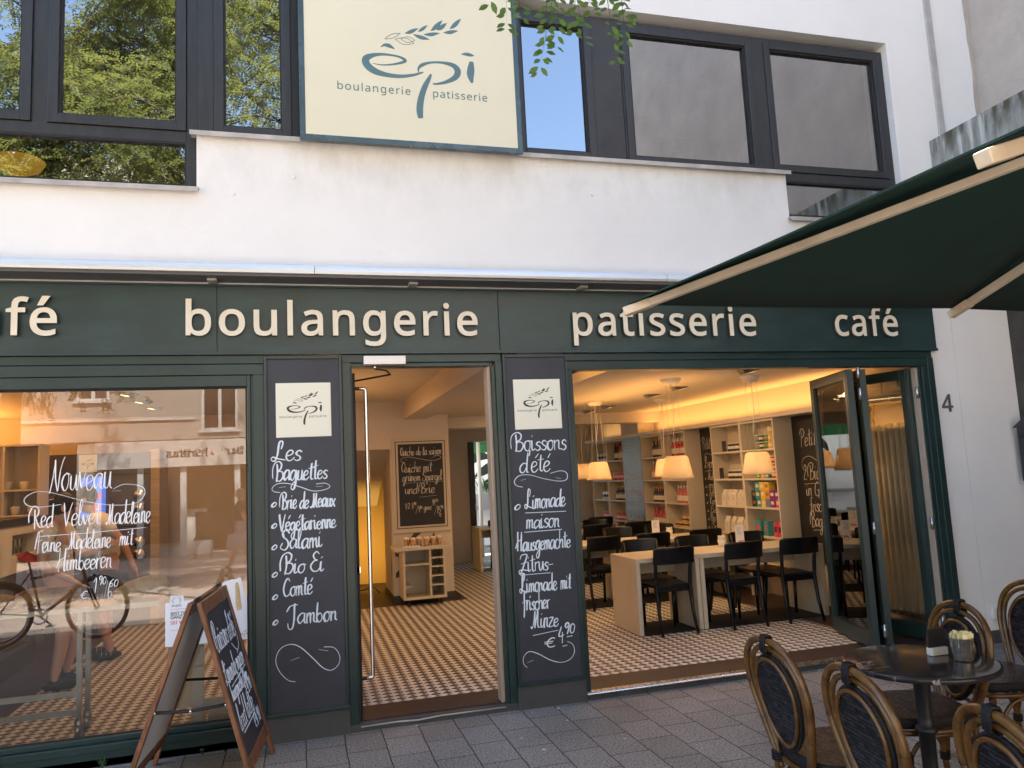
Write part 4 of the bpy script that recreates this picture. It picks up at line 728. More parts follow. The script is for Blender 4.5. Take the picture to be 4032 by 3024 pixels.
    ribbon(mb, [[(-.822, .890), (-.68, .894)], [(-.822, .760), (-.7, .763)]], pl, .0025, .0008, smooth=False); mb.build('lettering', 'ink_grey', n)
    word('emploi', pl, -.815, -.755, .908, .016/255, joined='lettering', m='ink_grey', parent=n, depth=.0008)
    word('BIST DU', pl, -.822, -.72, .855, .021/255, joined='lettering', m='ink_grey', parent=n, depth=.0008, off=.0006); word('GANZ', pl, -.822, -.752, .832, .021/255, joined='lettering', m='ink_grey', parent=n, depth=.0008, off=.0006)
    word('SEI W', pl, -.822, -.745, .799, .020/255, joined='lettering', m='ink_red', parent=n, depth=.0008, off=.0005)
    n = thing('baguette_notice', 'white cut out card with two printed baguettes and small emblem on the shop window', 'notice', (-.45, .056, .66))
    mb = MB(); mb.prism([(-.654, .66), (-.342, .66), (-.342, .934), (-.366, .937), (-.393, 1.063), (-.43, 1.05), (-.45, 1.052), (-.506, 1.036), (-.53, .94), (-.654, .945)], 'y', .0545, .0565); mb.build('sheet', 'paper', n)
    for pts in ([(-.487, .995, .006), (-.482, .965, .022), (-.480, .93, .028), (-.478, .89, .03), (-.476, .86, .012)], [(-.418, 1.03, .012), (-.416, 1.0, .026), (-.412, .95, .030), (-.409, .90, .034), (-.404, .865, .034), (-.402, .85, .018)]):
        mb = MB(); ribbon(mb, [pts], front(.0542), 1, .0012, k=4); mb.build('printed_bread', 'crust_pale', n)
    mb = MB(); logo(mb, front(.0542), -.375, .695, .052, .0006, False); mb.build('emblem', 'ink_grey', n)
    # sliding doorway: pale pull handle on the glass leaf standing open
    d = thing('glass_door', 'frameless glass entrance door swung open inwards with a long steel bar handle', 'door', (.40, .12, FL))
    p = MB(); p.box(.366, .378, .12, 1.02, .10, 2.40); p.build('pane', 'door_glass', d)
    p = MB(); p.box(.362, .382, .118, 1.03, FL+.01, .16); p.build('rail', 'rubber', d); p = MB(); p.box(.362, .384, .10, .1195, FL+.01, 2.42); p.build('edge_profile', 'rubber', d)
    h = MB(); h.tube([(.372, .16, 2.315), (.452, .16, 2.315), (.462, .16, 2.305), (.462, .16, .31), (.452, .16, .30), (.372, .16, .30)], .014, 12); h.build('handle', 'chrome', d)
    p = MB(); p.box(.356, .39, .10, .14, 1.02, 1.06); p.build('lock', 'chrome', d)
    d = thing('door_closer', 'silver overhead door closer with folding black arm above the entrance', 'door closer', (.585, 0, 2.46))
    p = MB(); p.box(.438, .734, -.045, .021, 2.461, 2.523); p.build('housing', 'closer_grey', d, bevel=.004)
    p = MB(); p.tube([(.52, 0, 2.46), (.52, 0, 2.435)], .012, 10); p.build('spindle', 'chrome', d)
    p = MB(); p.tube([(.52, 0, 2.435), (.60, .03, 2.428), (.64, .12, 2.41)], .006, 8); p.tube([(.64, .12, 2.41), (.40, .30, 2.39)], .007, 8); p.build('arm', 'rubber', d)
shopfront()
def menu_board(name, label, x0, x1, zlip, lines):
    t = thing(name, label, 'menu board', ((x0+x1)/2, 0, 0))
    mb = MB(); mb.box(x0+.02, x1-.02, -.010, .05, zlip+.02, 2.508); b = mb.build('slate', 'board_slate', t)
    mb = MB(); mb.box(x0, x0+.02, -.022, .05, zlip+.02, 2.53); mb.box(x1-.02, x1, -.022, .05, zlip+.02, 2.53); mb.box(x0+.02, x1-.02, -.022, .05, 2.508, 2.53); mb.box(x0-.003, x1+.003, -.030, .05, zlip-.004, zlip+.02); mb.build('frame', 'green_gloss', t, bevel=.003)
    mb = MB(); mb.box(x0-.002, x1+.002, -.018, .05, 0, zlip-.005); mb.build('plinth', 'plinth_grey', t)
    px = x0+.081; p = MB(); p.box(px, px+.352, -.014, -.0101, 1.977, 2.336); p.box(px-.006, px+.358, -.012, -.0101, 1.971, 2.342); pn = p.build('logo_plate', 'plate_cream', t)
    e = MB(); logo(e, front(-.014), px+.184, 2.153, .2764, .0008); e.build('emblem', 'plate_ink', pn)
    for w_, a, b in (('boulangerie', .0165, .1655), ('patisserie', .209, .3275)):
        word(w_, front(-.014), px+a, px+b, 2.1025, .0172/255, joined='lettering', m='plate_ink', parent=pn, depth=.0008)
    mb = MB(); lines(mb, front(-.010)); mb.build('handwriting', 'chalk', t)
    gx = x0+.05                                                    # ghosts of wiped-off chalk
    for w_, a, b, z, h_ in (('dite', .30, .44, 1.10, .05), ('mit', .06, .16, .66, .05), ('Minze', .08, .30, .50, .06), ('Saft', .20, .38, .33, .05)): mb = MB(); hand(mb, front(-.0100), w_, gx+a-.05, gx+b-.05, z, h_, w=.007, double=False, h=.0006); mb.build('wiped_writing', 'chalk_ghost', t)
    return t
def lines_a(mb, pl):
    hand(mb, pl, 'Les', -.175, .005, 1.815, .060); hand(mb, pl, 'Baguettes', -.165, .175, 1.680, .058)
    swirl(mb, pl, [(-.135, 1.603), (-.175, 1.612), (-.185, 1.635), (-.15, 1.662), (-.08, 1.66), (0, 1.632), (.08, 1.602), (.16, 1.608), (.191, 1.628), (.16, 1.65), (.10, 1.648)], .006)
    swirl(mb, pl, [(-.14, 1.636), (-.10, 1.64)], .008); swirl(mb, pl, [(.1, 1.63), (.14, 1.632)], .008)
    for tx, a, b, z, bz in (('Brie de Meaux', -.128, .22, 1.490, 1.518), ('Végétarienne', -.145, .225, 1.347, 1.378), ('Salami', -.135, .13, 1.226, 1.238), ('Bio Ei', -.122, .137, 1.066, 1.06), ('Comté', -.125, .061, .922, .915), ('Jambon', -.10, .218, .735, .752)):
        hand(mb, pl, tx, a, b, z, .056 if len(tx) < 9 else .050, seed=len(tx)); hand(mb, pl, '*', -.195, -.158, bz-.012, .036)
    swirl(mb, pl, [(-.055, .371), (-.10, .385), (-.15, .44), (-.176, .515), (-.15, .585), (-.085, .611), (-.02, .585), (.06, .505), (.12, .44), (.175, .418), (.222, .45), (.23, .505), (.195, .56), (.13, .572)], .006)
    swirl(mb, pl, [(-.08, .508), (-.03, .522)], .008); swirl(mb, pl, [(.10, .558), (.155, .544)], .008)
def lines_b(mb, pl):
    hand(mb, pl, 'Boissons', 1.51, 1.915, 1.812, .062); hand(mb, pl, "d'été", 1.54, 1.775, 1.655, .066)
    swirl(mb, pl, [(1.775, 1.64), (1.86, 1.655), (1.905, 1.635), (1.90, 1.59), (1.84, 1.58), (1.72, 1.605), (1.62, 1.635), (1.54, 1.635), (1.50, 1.6), (1.51, 1.565), (1.56, 1.55)], .0055)
    swirl(mb, pl, [(1.55, 1.6), (1.585, 1.606)], .008); swirl(mb, pl, [(1.82, 1.606), (1.855, 1.598)], .008)
    hand(mb, pl, 'Limonade', 1.575, 1.879, 1.392, .058); hand(mb, pl, '*', 1.485, 1.535, 1.385, .045); ribbon(mb, [[(1.57, 1.363), (1.879, 1.357)], [(1.555, 1.226), (1.84, 1.228)]], pl, .008, smooth=False)
    hand(mb, pl, 'maison', 1.566, 1.825, 1.250, .055); hand(mb, pl, 'Hausgemachte', 1.49, 1.90, 1.094, .056); hand(mb, pl, 'Zitrus-', 1.515, 1.756, .945, .056)
    ribbon(mb, [[(1.51, .925), (1.733, .924)], [(1.58, .497), (1.768, .515)]], pl, .007, smooth=False)
    hand(mb, pl, 'Limonade', 1.505, 1.78, .80, .056, seed=3); hand(mb, pl, 'mit', 1.804, 1.886, .803, .055); hand(mb, pl, 'frischer', 1.515, 1.716, .675, .055); hand(mb, pl, 'Minze', 1.575, 1.774, .545, .055)
    hand(mb, pl, '4', 1.765, 1.81, .43, .045); hand(mb, pl, '90', 1.812, 1.895, .485, .034); ribbon(mb, [[(1.835, .462), (1.875, .466)], [(1.80, .40), (1.83, .404)]], pl, .009, smooth=False); hand(mb, pl, '€', 1.665, 1.745, .405, .032)
    swirl(mb, pl, [(1.525, .282), (1.50, .312), (1.503, .358), (1.545, .389), (1.61, .368), (1.70, .315), (1.78, .290), (1.85, .305), (1.885, .352), (1.875, .405), (1.835, .43)], .0055); swirl(mb, pl, [(1.53, .315), (1.57, .328)], .007)
menu_board('menu_board', 'tall slate menu board headed Les Baguettes beside the doorway', -.230, .288, .164, lines_a)
menu_board('menu_board', "tall slate menu board headed Boissons d'été between doorway and wide opening", 1.450, 1.958, .160, lines_b)
def folding_door():
    t = thing('folding_door', 'dark green glazed folding door pushed open to the right of the wide opening', 'door', (5.2, .06, FL))
    def leaf(a, b):
        a, b = Vector((*a, 0)), Vector((*b, 0)); u = (b-a); L = u.length; u.normalize(); w = Vector((-u.y, u.x, 0)); z0, z1 = FL+.02, 2.395
        M_ = Matrix((( u.x, w.x, 0, a.x), (u.y, w.y, 0, a.y), (0, 0, 1, 0), (0, 0, 0, 1)))
        mb = MB(); d = .028
        for (p, q, r_, s) in ((0, .075, z0, z1), (L-.075, L, z0, z1), (.075, L-.075, z0, z0+.13), (.075, L-.075, z1-.085, z1)):
            mb.box(p, q, -d, d, r_, s); 
        for (p, q, r_, s) in ((.0749, .088, z0+.13, z1-.085), (L-.088, L-.0749, z0+.13, z1-.085)): mb.box(p, q, -d*.6, d*.6, r_, s)
        for k in (-1, 1): mb.box(.02, .026, k*d-.003, k*d+.003, z0, z1); mb.box(L-.026, L-.02, k*d-.003, k*d+.003, z0, z1)
        o = mb.xf(M_).build('leaf', 'green_gloss', t, bevel=.003)
        p = MB(); p.box(.088, L-.088, -.006, .006, z0+.13, z1-.085); p.xf(M_).build('pane', 'door_glass', o)
        return o
    A = leaf((5.185, .085), (4.985, .87)); B_ = leaf((4.665, .055), (4.93, .86)); C_ = leaf((4.53, .05), (4.775, .87))
    for x, y in ((4.597, .022), (5.205, .04)):
        for z in (2.18, 1.05, .22, 2.36):
            if x > 5 and z in (2.36,): continue
            p = MB(); p.tube([(x, y, z-.05), (x, y, z+.05)], .011, 8); p.box(x-.018, x+.018, y-.004, y+.004, z-.045, z+.045); p.build('hinge', 'brushed', t)
folding_door()
def street_bits():
    t = thing('house_number', 'grey metal house number 4 on the white wall', 'house number', (5.514, WY, 2.0))
    o = letter('4', front(WY), 5.447, 2.004, .148/234, depth=.008, off=.002, name='digit', m='alu_dark', parent=t, h0=.003)
    t = thing('wall_socket', 'cream double weatherproof socket low on the white wall', 'socket', (5.745, WY, .2))
    mb = MB(); mb.box(5.706, 5.79, WY-.035, WY-.001, .205, .305); mb.build('casing', 'plastic_white', t, bevel=.005)
    for a, b in ((5.711, 5.747), (5.751, 5.787)): mb = MB(); mb.box(a, b, WY-.041, WY-.0355, .21, .30); mb.build('flap', 'plastic_white', t, bevel=.003)
    # neighbour: dark stone ground floor, stained parapet, beige stucco side
    t = thing('neighbouring_building', 'neighbouring house with dark stone base, mossy concrete parapet and beige stucco side wall', 'building', (8, -4, 0))
    mb = MB(); mb.box(6.31, 9.5, -8.2, .36, 0, 4.0); mb.build('stone_base', 'stone_dark', t)
    mb = MB(); mb.box(5.655, 9.5, -7.8, WY-.001, 4.001, 4.512); mb.build('parapet', 'moss_concrete', t)
    mb = MB(); mb.box(6.30, 9.5, -7.6, WY-.002, 4.513, 11.5); mb.build('stucco_wall', 'stucco_beige', t)
    mb = MB()
    rg = random.Random(4)
    pts = [(6.255+rg.uniform(-.012, .012), 4.513+.12*i) for i in range(40)]; mb.prism(pts+[(6.30, 4.513+.12*39), (6.30, 4.513)], 'y', WY-.008, WY-.0015); mb.build('torn_render_edge', 'stucco_beige', t)
    t = thing('letter_box', 'dark metal letter box with pitched lid on the stone wall', 'letter box', (6.25, -.1, 1.3))
    mb = MB(); mb.box(6.185, 6.309, -.22, WY-.06, 1.36, 1.835); mb.build('body', 'panel_dark', t, bevel=.004)
    mb = MB(); mb.prism([(-.25, 1.836), (WY-.03, 1.836), (-.105, 1.92)], 'x', 6.17, 6.309); mb.build('lid', 'panel_dark', t)
    mb = MB(); mb.box(6.182, 6.1849, -.20, -.04, 1.74, 1.77); mb.build('slot', 'rubber', t)
    # small litter and weeds on the paving
    for i in range(26):
        x, y = rng.uniform(-.9, 4.2), rng.uniform(-1.1, -.03) if i > 10 else rng.uniform(-.10, -.02)
        mb = MB(); a = rng.uniform(0, 6.3); s = rng.uniform(.006, .014)
        mb.add([(x+s*math.cos(a), y+s*math.sin(a), .004), (x+s*.6*math.cos(a+1.6), y+s*.6*math.sin(a+1.6), .007), (x-s*math.cos(a), y-s*math.sin(a), .003), (x+s*.6*math.cos(a-1.6), y+s*.6*math.sin(a-1.6), .0045)], [(0, 1, 2, 3)])
        tag(mb.build('fallen_leaf', ('sachet', 'crust_pale', 'paper')[i % 3]), 'tiny dry fallen leaf lying on the grey paving', 'fallen leaf', 'fallen leaves on the paving')
    for x, y, h in ((-1.18, -.06, .09), (-.62, -.05, .05), (-.48, -.07, .04)):
        mb = MB()
        for k in range(9):
            a = rng.uniform(0, 6.3); l = h*rng.uniform(.5, 1); p = Vector((x, y, 0)); q = p+Vector((math.cos(a)*l*.5, math.sin(a)*l*.5, l)); n_ = Vector((-math.sin(a), math.cos(a), 0))*.008
            mid = (p+q)/2+Vector((0, 0, .01)); mb.add([p, mid+n_, q, mid-n_], [(0, 1, 2, 3)])
        tag(mb.build('weed', 'plant_leaf'), {-1.18: 'largest green weed at the foot of the shop window', -.62: 'small weed growing beside the A-board', -.48: 'tiny weed under the A-board'}[x], 'weed')
street_bits()
# ------------------------------------------------------------------ terrace: A-board, umbrella, table, rattan chairs
def a_board():
    t = thing('a_board', 'folding wooden A-board with black chalk panels standing in front of the shop window', 'A-board', (-.55, -.5, 0))
    ax = Vector((-.065, -.73, 0)).normalized()                     # along the ridge, towards the street
    Rf = Vector((-.50, -.13, 1.04)); wd = .735
    def panel(top, foot, mboard, lab, write):
        up = (top-foot).normalized(); L = (top-foot).length; out = ax.cross(up)
        if out.x*(1 if foot.x > -.5 else -1) < 0: out = -out
        def pt(a, b, h): return foot+ax*a+up*b+out*h
        def bx(mb, a0, a1, b0, b1, h0, h1): mb.add([pt(a, b, h) for h in (h0, h1) for b in (b0, b1) for a in (a0, a1)], [(0, 2, 3, 1), (4, 5, 7, 6), (0, 1, 5, 4), (2, 6, 7, 3), (0, 4, 6, 2), (1, 3, 7, 5)])
        mb = MB()
        bx(mb, 0, .042, 0, L, -.012, .012); bx(mb, wd-.042, wd, 0, L, -.012, .012); bx(mb, .042, wd-.042, L-.075, L-.002, -.011, .011); bx(mb, .042, wd-.042, .13, .20, -.011, .011)
        f = mb.build('frame', 'aframe_wood', t, bevel=.003)
        mb = MB(); bx(mb, .042, wd-.042, .20, L-.075, -.003, .004); mb.build('chalk_panel', mboard, t, lab)
        if write:
            pl = lambda a, b, h=0: pt(wd-.045-a if False else a, b, .004+h)
            # text reads from the near (street) edge to the far edge: u runs against ax
            o = pt(wd-.05, 0, .004); u = -ax
            pl = lambda a, b, h=0: o+u*a+up*b+out*h
            mb = MB(); k = dict(w=.009, rep=.7)
            hand(mb, pl, "Boissons d'été", .05, .58, .78, .075, **k); swirl(mb, pl, [(.40, .76), (.50, .70), (.58, .72), (.60, .80), (.54, .85)], .008); swirl(mb, pl, [(.02, .86), (.0, .75), (.02, .68), (.06, .70)], .008)
            hand(mb, pl, 'Limonade maison', .03, .60, .60, .060, **k); ribbon(mb, [[(.12, .57), (.60, .585)]], pl, .01, smooth=False)
            hand(mb, pl, 'hausgemachte Zitrus', .06, .56, .50, .044, **k); hand(mb, pl, '€4.90', .42, .60, .44, .035, **k)
            hand(mb, pl, 'Iced latte'.replace('I', 'l'), .06, .50, .335, .062, **k); ribbon(mb, [[(.10, .315), (.46, .318)]], pl, .012, smooth=False); hand(mb, pl, '€4.90', .40, .60, .245, .038, seed=5, **k)
            mb.build('handwriting', 'chalk', t)
        return pt, L
    pA, LA = panel(Rf+Vector((.022, 0, 0)), Vector((-.19, -.17, 0)), 'board_slate', None, True)
    pB, LB = panel(Rf+Vector((-.022, 0, 0)), Vector((-.885, -.085, 0)), 'panel_white', None, False)
    mb = MB(); a = Rf+Vector((0, 0, .012)); mb.tube([a+ax*.03, a+ax*.12], .009, 8); mb.tube([a+ax*(wd-.12), a+ax*(wd-.03)], .009, 8); mb.build('hinge', 'rubber', t)
    for k in (.021, wd-.021):
        p, q = pA(k, .52, -.014), pB(k, .52, -.014); mid = (p+q)/2+Vector((0, 0, -.012)); mb = MB()
        mb.tube([p, mid, q], .009, 6); o = mb.build('strut', 'rubber', t)
        for e in (p, mid, q): m2 = MB(); m2.ell(e+ax*(.010 if k > .3 else -.010), (.008, .006, .008), 8, 5); m2.build('bolt', 'chrome', o)
a_board()
def umbrella():
    z0 = 2.40; c1 = Vector((1.502, -2.154, 0)); e1 = Vector((2.012, .109, 0)); e2 = Vector((.138, -1.836, 0))   # half sides
    ctr = c1+e1+e2; zt = 3.24
    t = thing('market_umbrella', 'large square dark green terrace umbrella with cream ribs', 'umbrella', (ctr.x, ctr.y, 0))
    apex = Vector((ctr.x, ctr.y, zt))
    rim = [ctr+e1*a-e2*b+Vector((0, 0, z0-d)) for a, b, d in ((-1, 1, -.022), (0, 1, -.050), (1, 1, -.05), (1, 0, 0), (1, -1, 0), (0, -1, 0), (-1, -1, 0), (-1, 0, 0))]
    mb = MB(); N = 8; J = 10
    for k in range(8):
        a, b = rim[k], rim[(k+1) % 8]; rows = []
        for i in range(N+1):
            f = i/N; row = []
            for j in range(J+1):
                g = j/J; e = a.lerp(b, g); p = e.lerp(apex, f); p.z -= .007*math.sin(math.pi*g)*(1-f)**1.5+.05*f*(1-f); row.append(p)
            rows.append(row)
        mb.add([p for r_ in rows for p in r_], [(i*(J+1)+j, i*(J+1)+j+1, (i+1)*(J+1)+j+1, (i+1)*(J+1)+j) for i in range(N) for j in range(J)], True)
        # hem
        for j in range(J): p, q = rows[0][j], rows[0][j+1]; mb.add([p, q, q-Vector((0, 0, .007)), p-Vector((0, 0, .007))], [(0, 1, 2, 3)])
    o = mb.build('canopy', 'umbrella_cloth', t)
    m = o.modifiers.new('thickness', 'SOLIDIFY'); m.thickness = .003; m.offset = 1
    for k in range(8):
        a = rim[k]-Vector((0, 0, .036)); b = apex-Vector((0, 0, .20)); d = (b-a).normalized(); s = d.cross(Vector((0, 0, 1))).normalized(); n_ = s.cross(d); w = .0205; h = .018
        a0 = a-d*.02
        def bar(p, q, w, h, nm, m):
            mb = MB(); mb.add([p+s*x*w+n_*y*h for x, y in ((-1, -1), (1, -1), (1, 1), (-1, 1))]+[q+s*x*w+n_*y*h for x, y in ((-1, -1), (1, -1), (1, 1), (-1, 1))], [(3, 2, 1, 0), (4, 5, 6, 7), (0, 1, 5, 4), (1, 2, 6, 5), (2, 3, 7, 6), (3, 0, 4, 7)]); return mb.build(nm, m, t, bevel=.004)
        sag = a.lerp(b, .5)-Vector((0, 0, .018)); r_ = bar(a+d*.10, b, w, h, 'rib', 'umbrella_rib'); e = bar(a0, a+d*.115, w*1.13, h*1.13, 'rib_end', 'rib_cap')
    mb = MB(); mb.cyl((ctr.x, ctr.y, .08), (ctr.x, ctr.y, zt-.02), .032, 16); mb.build('pole', 'umbrella_rib', t)
    mb = MB(); mb.box(ctr.x-.4, ctr.x+.4, ctr.y-.4, ctr.y+.4, .0, .08, .01); mb.build('base', 'cast_iron', t)
    mb = MB(); mb.cyl((ctr.x, ctr.y, zt-.26), (ctr.x, ctr.y, zt-.16), .06, 14); mb.build('hub', 'umbrella_rib', t)
umbrella()
TC = Vector((2.63, -2.49, 0))
def cafe_table():
    t = thing('cafe_table', 'round dark marbled bistro table on a black cast iron foot', 'table', TC)
    mb = MB(); mb.lathe([(.27, .716), (.314, .7165), (.318, .720), (.318, .734), (.315, .7385), (.307, .740), (.02, .740)], TC, 64); mb.build('table_top', 'marble_dark', t)
    mb = MB(); mb.lathe([(.16, .713), (.05, .70), (.036, .66), (.030, .5), (.033, .46), (.045, .455), (.046, .44), (.034, .43), (.031, .3), (.036, .12), (.055, .10), (.06, .08), (.04, .06)], TC, 18); mb.build('column', 'cast_iron', t)
    for k in range(4):
        a = R(45+90*k+10); d = Vector((math.cos(a), math.sin(a), 0)); mb = MB(); mb.tube(spline([TC+Vector((0, 0, .10)), TC+d*.10+Vector((0, 0, .085)), TC+d*.2+Vector((0, 0, .04)), TC+d*.27+Vector((0, 0, .014))], 4), [.03]*5+[.026]*4+[.018]*4, 8); mb.build('foot', 'cast_iron', t)
    c = Vector((2.79, -2.575, .740))
    k = thing('sachet_cup', 'brushed steel tumbler holding sugar sachets on the dark bistro table', 'tumbler', c)
    mb = MB(); mb.lathe([(.033, .002), (.035, .0), (.0375, .005), (.0485, .098), (.0495, .099), (.047, .099), (.035, .006)], c, 28); mb.build('body', 'cup_steel', k)
    for i in range(22):
        a = 2*math.pi*i/22+rng.uniform(-.1, .1); r_ = (.036 if i % 2 else .02); p = c+Vector((math.cos(a)*r_, math.sin(a)*r_, 0)); rz = rng.uniform(0, 6.28); d = Vector((math.cos(rz), math.sin(rz), 0))*.009; l = Vector((math.cos(a)*.004, math.sin(a)*.004, 0)); z1 = rng.uniform(.113, .124)
        mb = MB(); q = p+l; n_ = d.cross(Vector((0, 0, 1))).normalized()*.0012
        mb.add([p-d+n_+Vector((0, 0, .06)), p+d+n_+Vector((0, 0, .06)), q+d+n_+Vector((0, 0, z1)), q-d+n_+Vector((0, 0, z1)), p-d-n_+Vector((0, 0, .06)), p+d-n_+Vector((0, 0, .06)), q+d-n_+Vector((0, 0, z1)), q-d-n_+Vector((0, 0, z1))], [(0, 1, 2, 3), (7, 6, 5, 4), (0, 4, 5, 1), (1, 5, 6, 2), (2, 6, 7, 3), (3, 7, 4, 0)])
        tag(mb.build('sugar_sachet', 'sachet'), 'pale yellow paper sugar sachet in the steel tumbler', 'sachet', 'sugar sachets in the steel tumbler')
    h = thing('card_holder', 'small black and cream card stand behind the steel tumbler', 'card holder', (2.77, -2.45, .74))
    mb = MB(); mb.box(2.725, 2.815, -2.455, -2.448, .775, .855); mb.build('card', 'rubber', h); mb = MB(); mb.box(2.725, 2.815, -2.47, -2.435, .7405, .775, .004); mb.build('foot', 'plastic_white', h)
cafe_table()
def rattan_chair():
    t = thing('rattan_chair', None, 'chair', (0, 0, 0), 0, 'rattan bistro chairs on the terrace')
    # faces +y; back leans to -y. local coordinates
    def back(z): return -.215-.16*max(0, z-.44)                 # y of the reclined back
    def P(x, z, dy=0): return (x, back(z)+dy, z)
    half = [(.155, .02), (.142, .20), (.130, .42), (.148, .46), (.175, .53), (.205, .61), (.226, .68), (.229, .74), (.210, .815), (.155, .875), (.075, .908), (0, .915)]
    arc = [P(x, z) for x, z in half]+[P(-x, z) for x, z in half[-2::-1]]
    arc[0] = (.160, -.25, .0); arc[-1] = (-.160, -.25, .0)
    mb = MB(); mb.tube(spline(arc, 6), .0148, 10); mb.build('outer_hoop', 'rattan', t)
    half = [(.105, .37), (.128, .47), (.158, .56), (.186, .66), (.194, .73), (.176, .80), (.125, .852), (.06, .876), (0, .880)]
    arc = [P(x, z, .004) for x, z in half]+[P(-x, z, .004) for x, z in half[-2::-1]]
    mb = MB(); mb.tube(spline(arc, 6), .0115, 10); mb.build('inner_hoop', 'rattan', t)
    def oval(rx, rz_up, rz_dn, zc, dy, n=40):
        out = []
        for i in range(n):
            a = 2*math.pi*i/n; s = math.sin(a); z = zc+(rz_up if s > 0 else rz_dn)*s; sx = rx*(1-.14*max(0, -s)**1.5); out.append(P(math.cos(a)*sx, z, dy))
        return out
    mb = MB(); mb.tube(oval(.158, .152, .222, .70, .0), .0085, 8, closed=True); mb.build('oval_binding', 'weave_binding', t)
    for dy in (-.012, .014):
        mb = MB(); mb.tube(oval(.145, .138, .207, .70, dy), .0090, 8, closed=True); mb.build('oval_ring', 'rattan', t)
    mb = MB(); o1 = oval(.143, .136, .205, .70, -.008); o2 = oval(.143, .136, .205, .70, .010); n = len(o1)
    mb.add(o1+[P(0, .69, -.008)], [(i, (i+1) % n, n) for i in range(n)]); mb.add(o2+[P(0, .69, .010)], [((i+1) % n, i, n) for i in range(n)]); mb.build('woven_back', 'weave_back', t)
    # bindings
    mb = MB()
    for i in range(6): x = -.018+.0072*i; mb.tube([(x, back(.915)+dy, z) for dy, z in ((-.019, .915), (-.013, .935), (.012, .935), (.02, .915), (.02, .872), (0, .855), (-.019, .872))], .0042, 6, closed=True)
    mb.build('top_binding', 'weave_binding', t)
    seat = [(.19, -.16), (.215, -.02), (.215, .10), (.185, .19), (.10, .225), (0, .232)]; out = seat+[(-x, y) for x, y in seat[-2::-1]]; out += [(-.10, -.205), (.10, -.205)]
    ol = [Vector((p.x, p.y, 0)) for p in spline([(x, y, 0) for x, y in out], 4, True)]
    mb = MB(); n = len(ol); lv = [(1.0, .425), (1.02, .435), (1.02, .462), (.985, .472)]
    for k, (s, z) in enumerate(lv): mb.v += [(p.x*s, p.y*s, z) for p in ol]
    for k in range(len(lv)-1): mb.f += [(k*n+i, k*n+(i+1) % n, (k+1)*n+(i+1) % n, (k+1)*n+i) for i in range(n)]; mb.sm += [True]*n
    mb.build('seat_edge', 'weave_binding', t, world=False)
    mb = MB(); mb.add([(p.x*.985, p.y*.985, .4721) for p in ol]+[(p.x*.5, p.y*.5, .469) for p in ol]+[(0, 0, .468)], [(i, (i+1) % n, n+(i+1) % n, n+i) for i in range(n)]+[(n+i, n+(i+1) % n, 2*n) for i in range(n)], True); mb.add([(p.x*.97, p.y*.97, .424) for p in ol], [tuple(range(n))[::-1]]); mb.build('woven_seat', 'weave_seat', t, world=False)
    mb = MB(); mb.tube([(p.x*.99, p.y*.99, .408) for p in ol], .0135, 8, closed=True); mb.build('seat_ring', 'rattan', t, world=False)
    for s in (1, -1):
        mb = MB(); mb.tube([(s*.17, .175, .42), (s*.178, .19, .2), (s*.185, .205, 0)], .0165, 10); mb.build('front_leg', 'rattan', t)
        mb = MB(); mb.tube(spline([(s*.142, -.21, .22), (s*.16, -.15, .34), (s*.19, -.03, .385), (s*.19, .10, .35), (s*.182, .18, .20)], 5), .010, 8); mb.build('side_brace', 'rattan', t)
        mb = MB()
        for z in (.40, .41, .42, .43): mb.tube([(s*(.125+.030*math.cos(a)), back(.42)+.008+.030*math.sin(a), z) for a in [2*math.pi*i/14 for i in range(14)]], .0048, 6, closed=True)
        mb.build('leg_binding', 'weave_binding', t); mb = MB()
        for z in (.155, .165, .175, .185): mb.tube([(s*(.146+.020*math.cos(a)), -.222+.020*math.sin(a), z) for a in [2*math.pi*i/12 for i in range(12)]], .0045, 6, closed=True)
        mb.build('leg_binding', 'weave_binding', t)
    mb = MB(); mb.tube(spline([(.142, -.222, .19), (.10, -.222, .30), (0, -.22, .36), (-.10, -.222, .30), (-.142, -.222, .19)], 5), .010, 8); mb.build('rear_brace', 'rattan', t)
    mb = MB(); mb.tube(spline([(.18, .195, .17), (.12, .2, .29), (0, .205, .35), (-.12, .2, .29), (-.18, .195, .17)], 5), .010, 8); mb.build('front_brace', 'rattan', t)
    # burnt nodes on the cane
    mb = MB()
    for s in (1, -1):
        for x, z in ((.2275, .70), (.186, .56), (.136, .34)): mb.tube([(s*(x+.0172*math.cos(a)), back(z)+.0172*math.sin(a), z) for a in [2*math.pi*i/12 for i in range(12)]], .0011, 5, closed=True)
    mb.build('cane_nodes', 'weave_binding', t)
    return t
CH = [((2.13, -2.56), 355-90, 'rattan bistro chair at the left of the table, its slim oval back nearest the doorway'),
      ((2.12, -3.09), 351-90, 'rattan bistro chair with its large oval back turned to the street, second from the doorway'),
      ((2.79, -2.24), 168-90, 'rattan bistro chair facing the street behind the table and steel tumbler'),
      ((3.58, -1.98), 173-90, 'reddish brown rattan chair cut off by the edge near the wall socket'),
      ((2.14, -3.67), 345-90, 'rattan bistro chair in front of the table, only the curved top of its back showing')]
def chairs_out():
    c0 = rattan_chair(); c0.location = (*CH[0][0], 0); c0.rotation_euler = (0, 0, R(CH[0][1])); c0['label'] = CH[0][2]
    for (x, y), a, l in CH[1:]: dup(c0, None, (x, y, 0), R(a), l)
chairs_out()

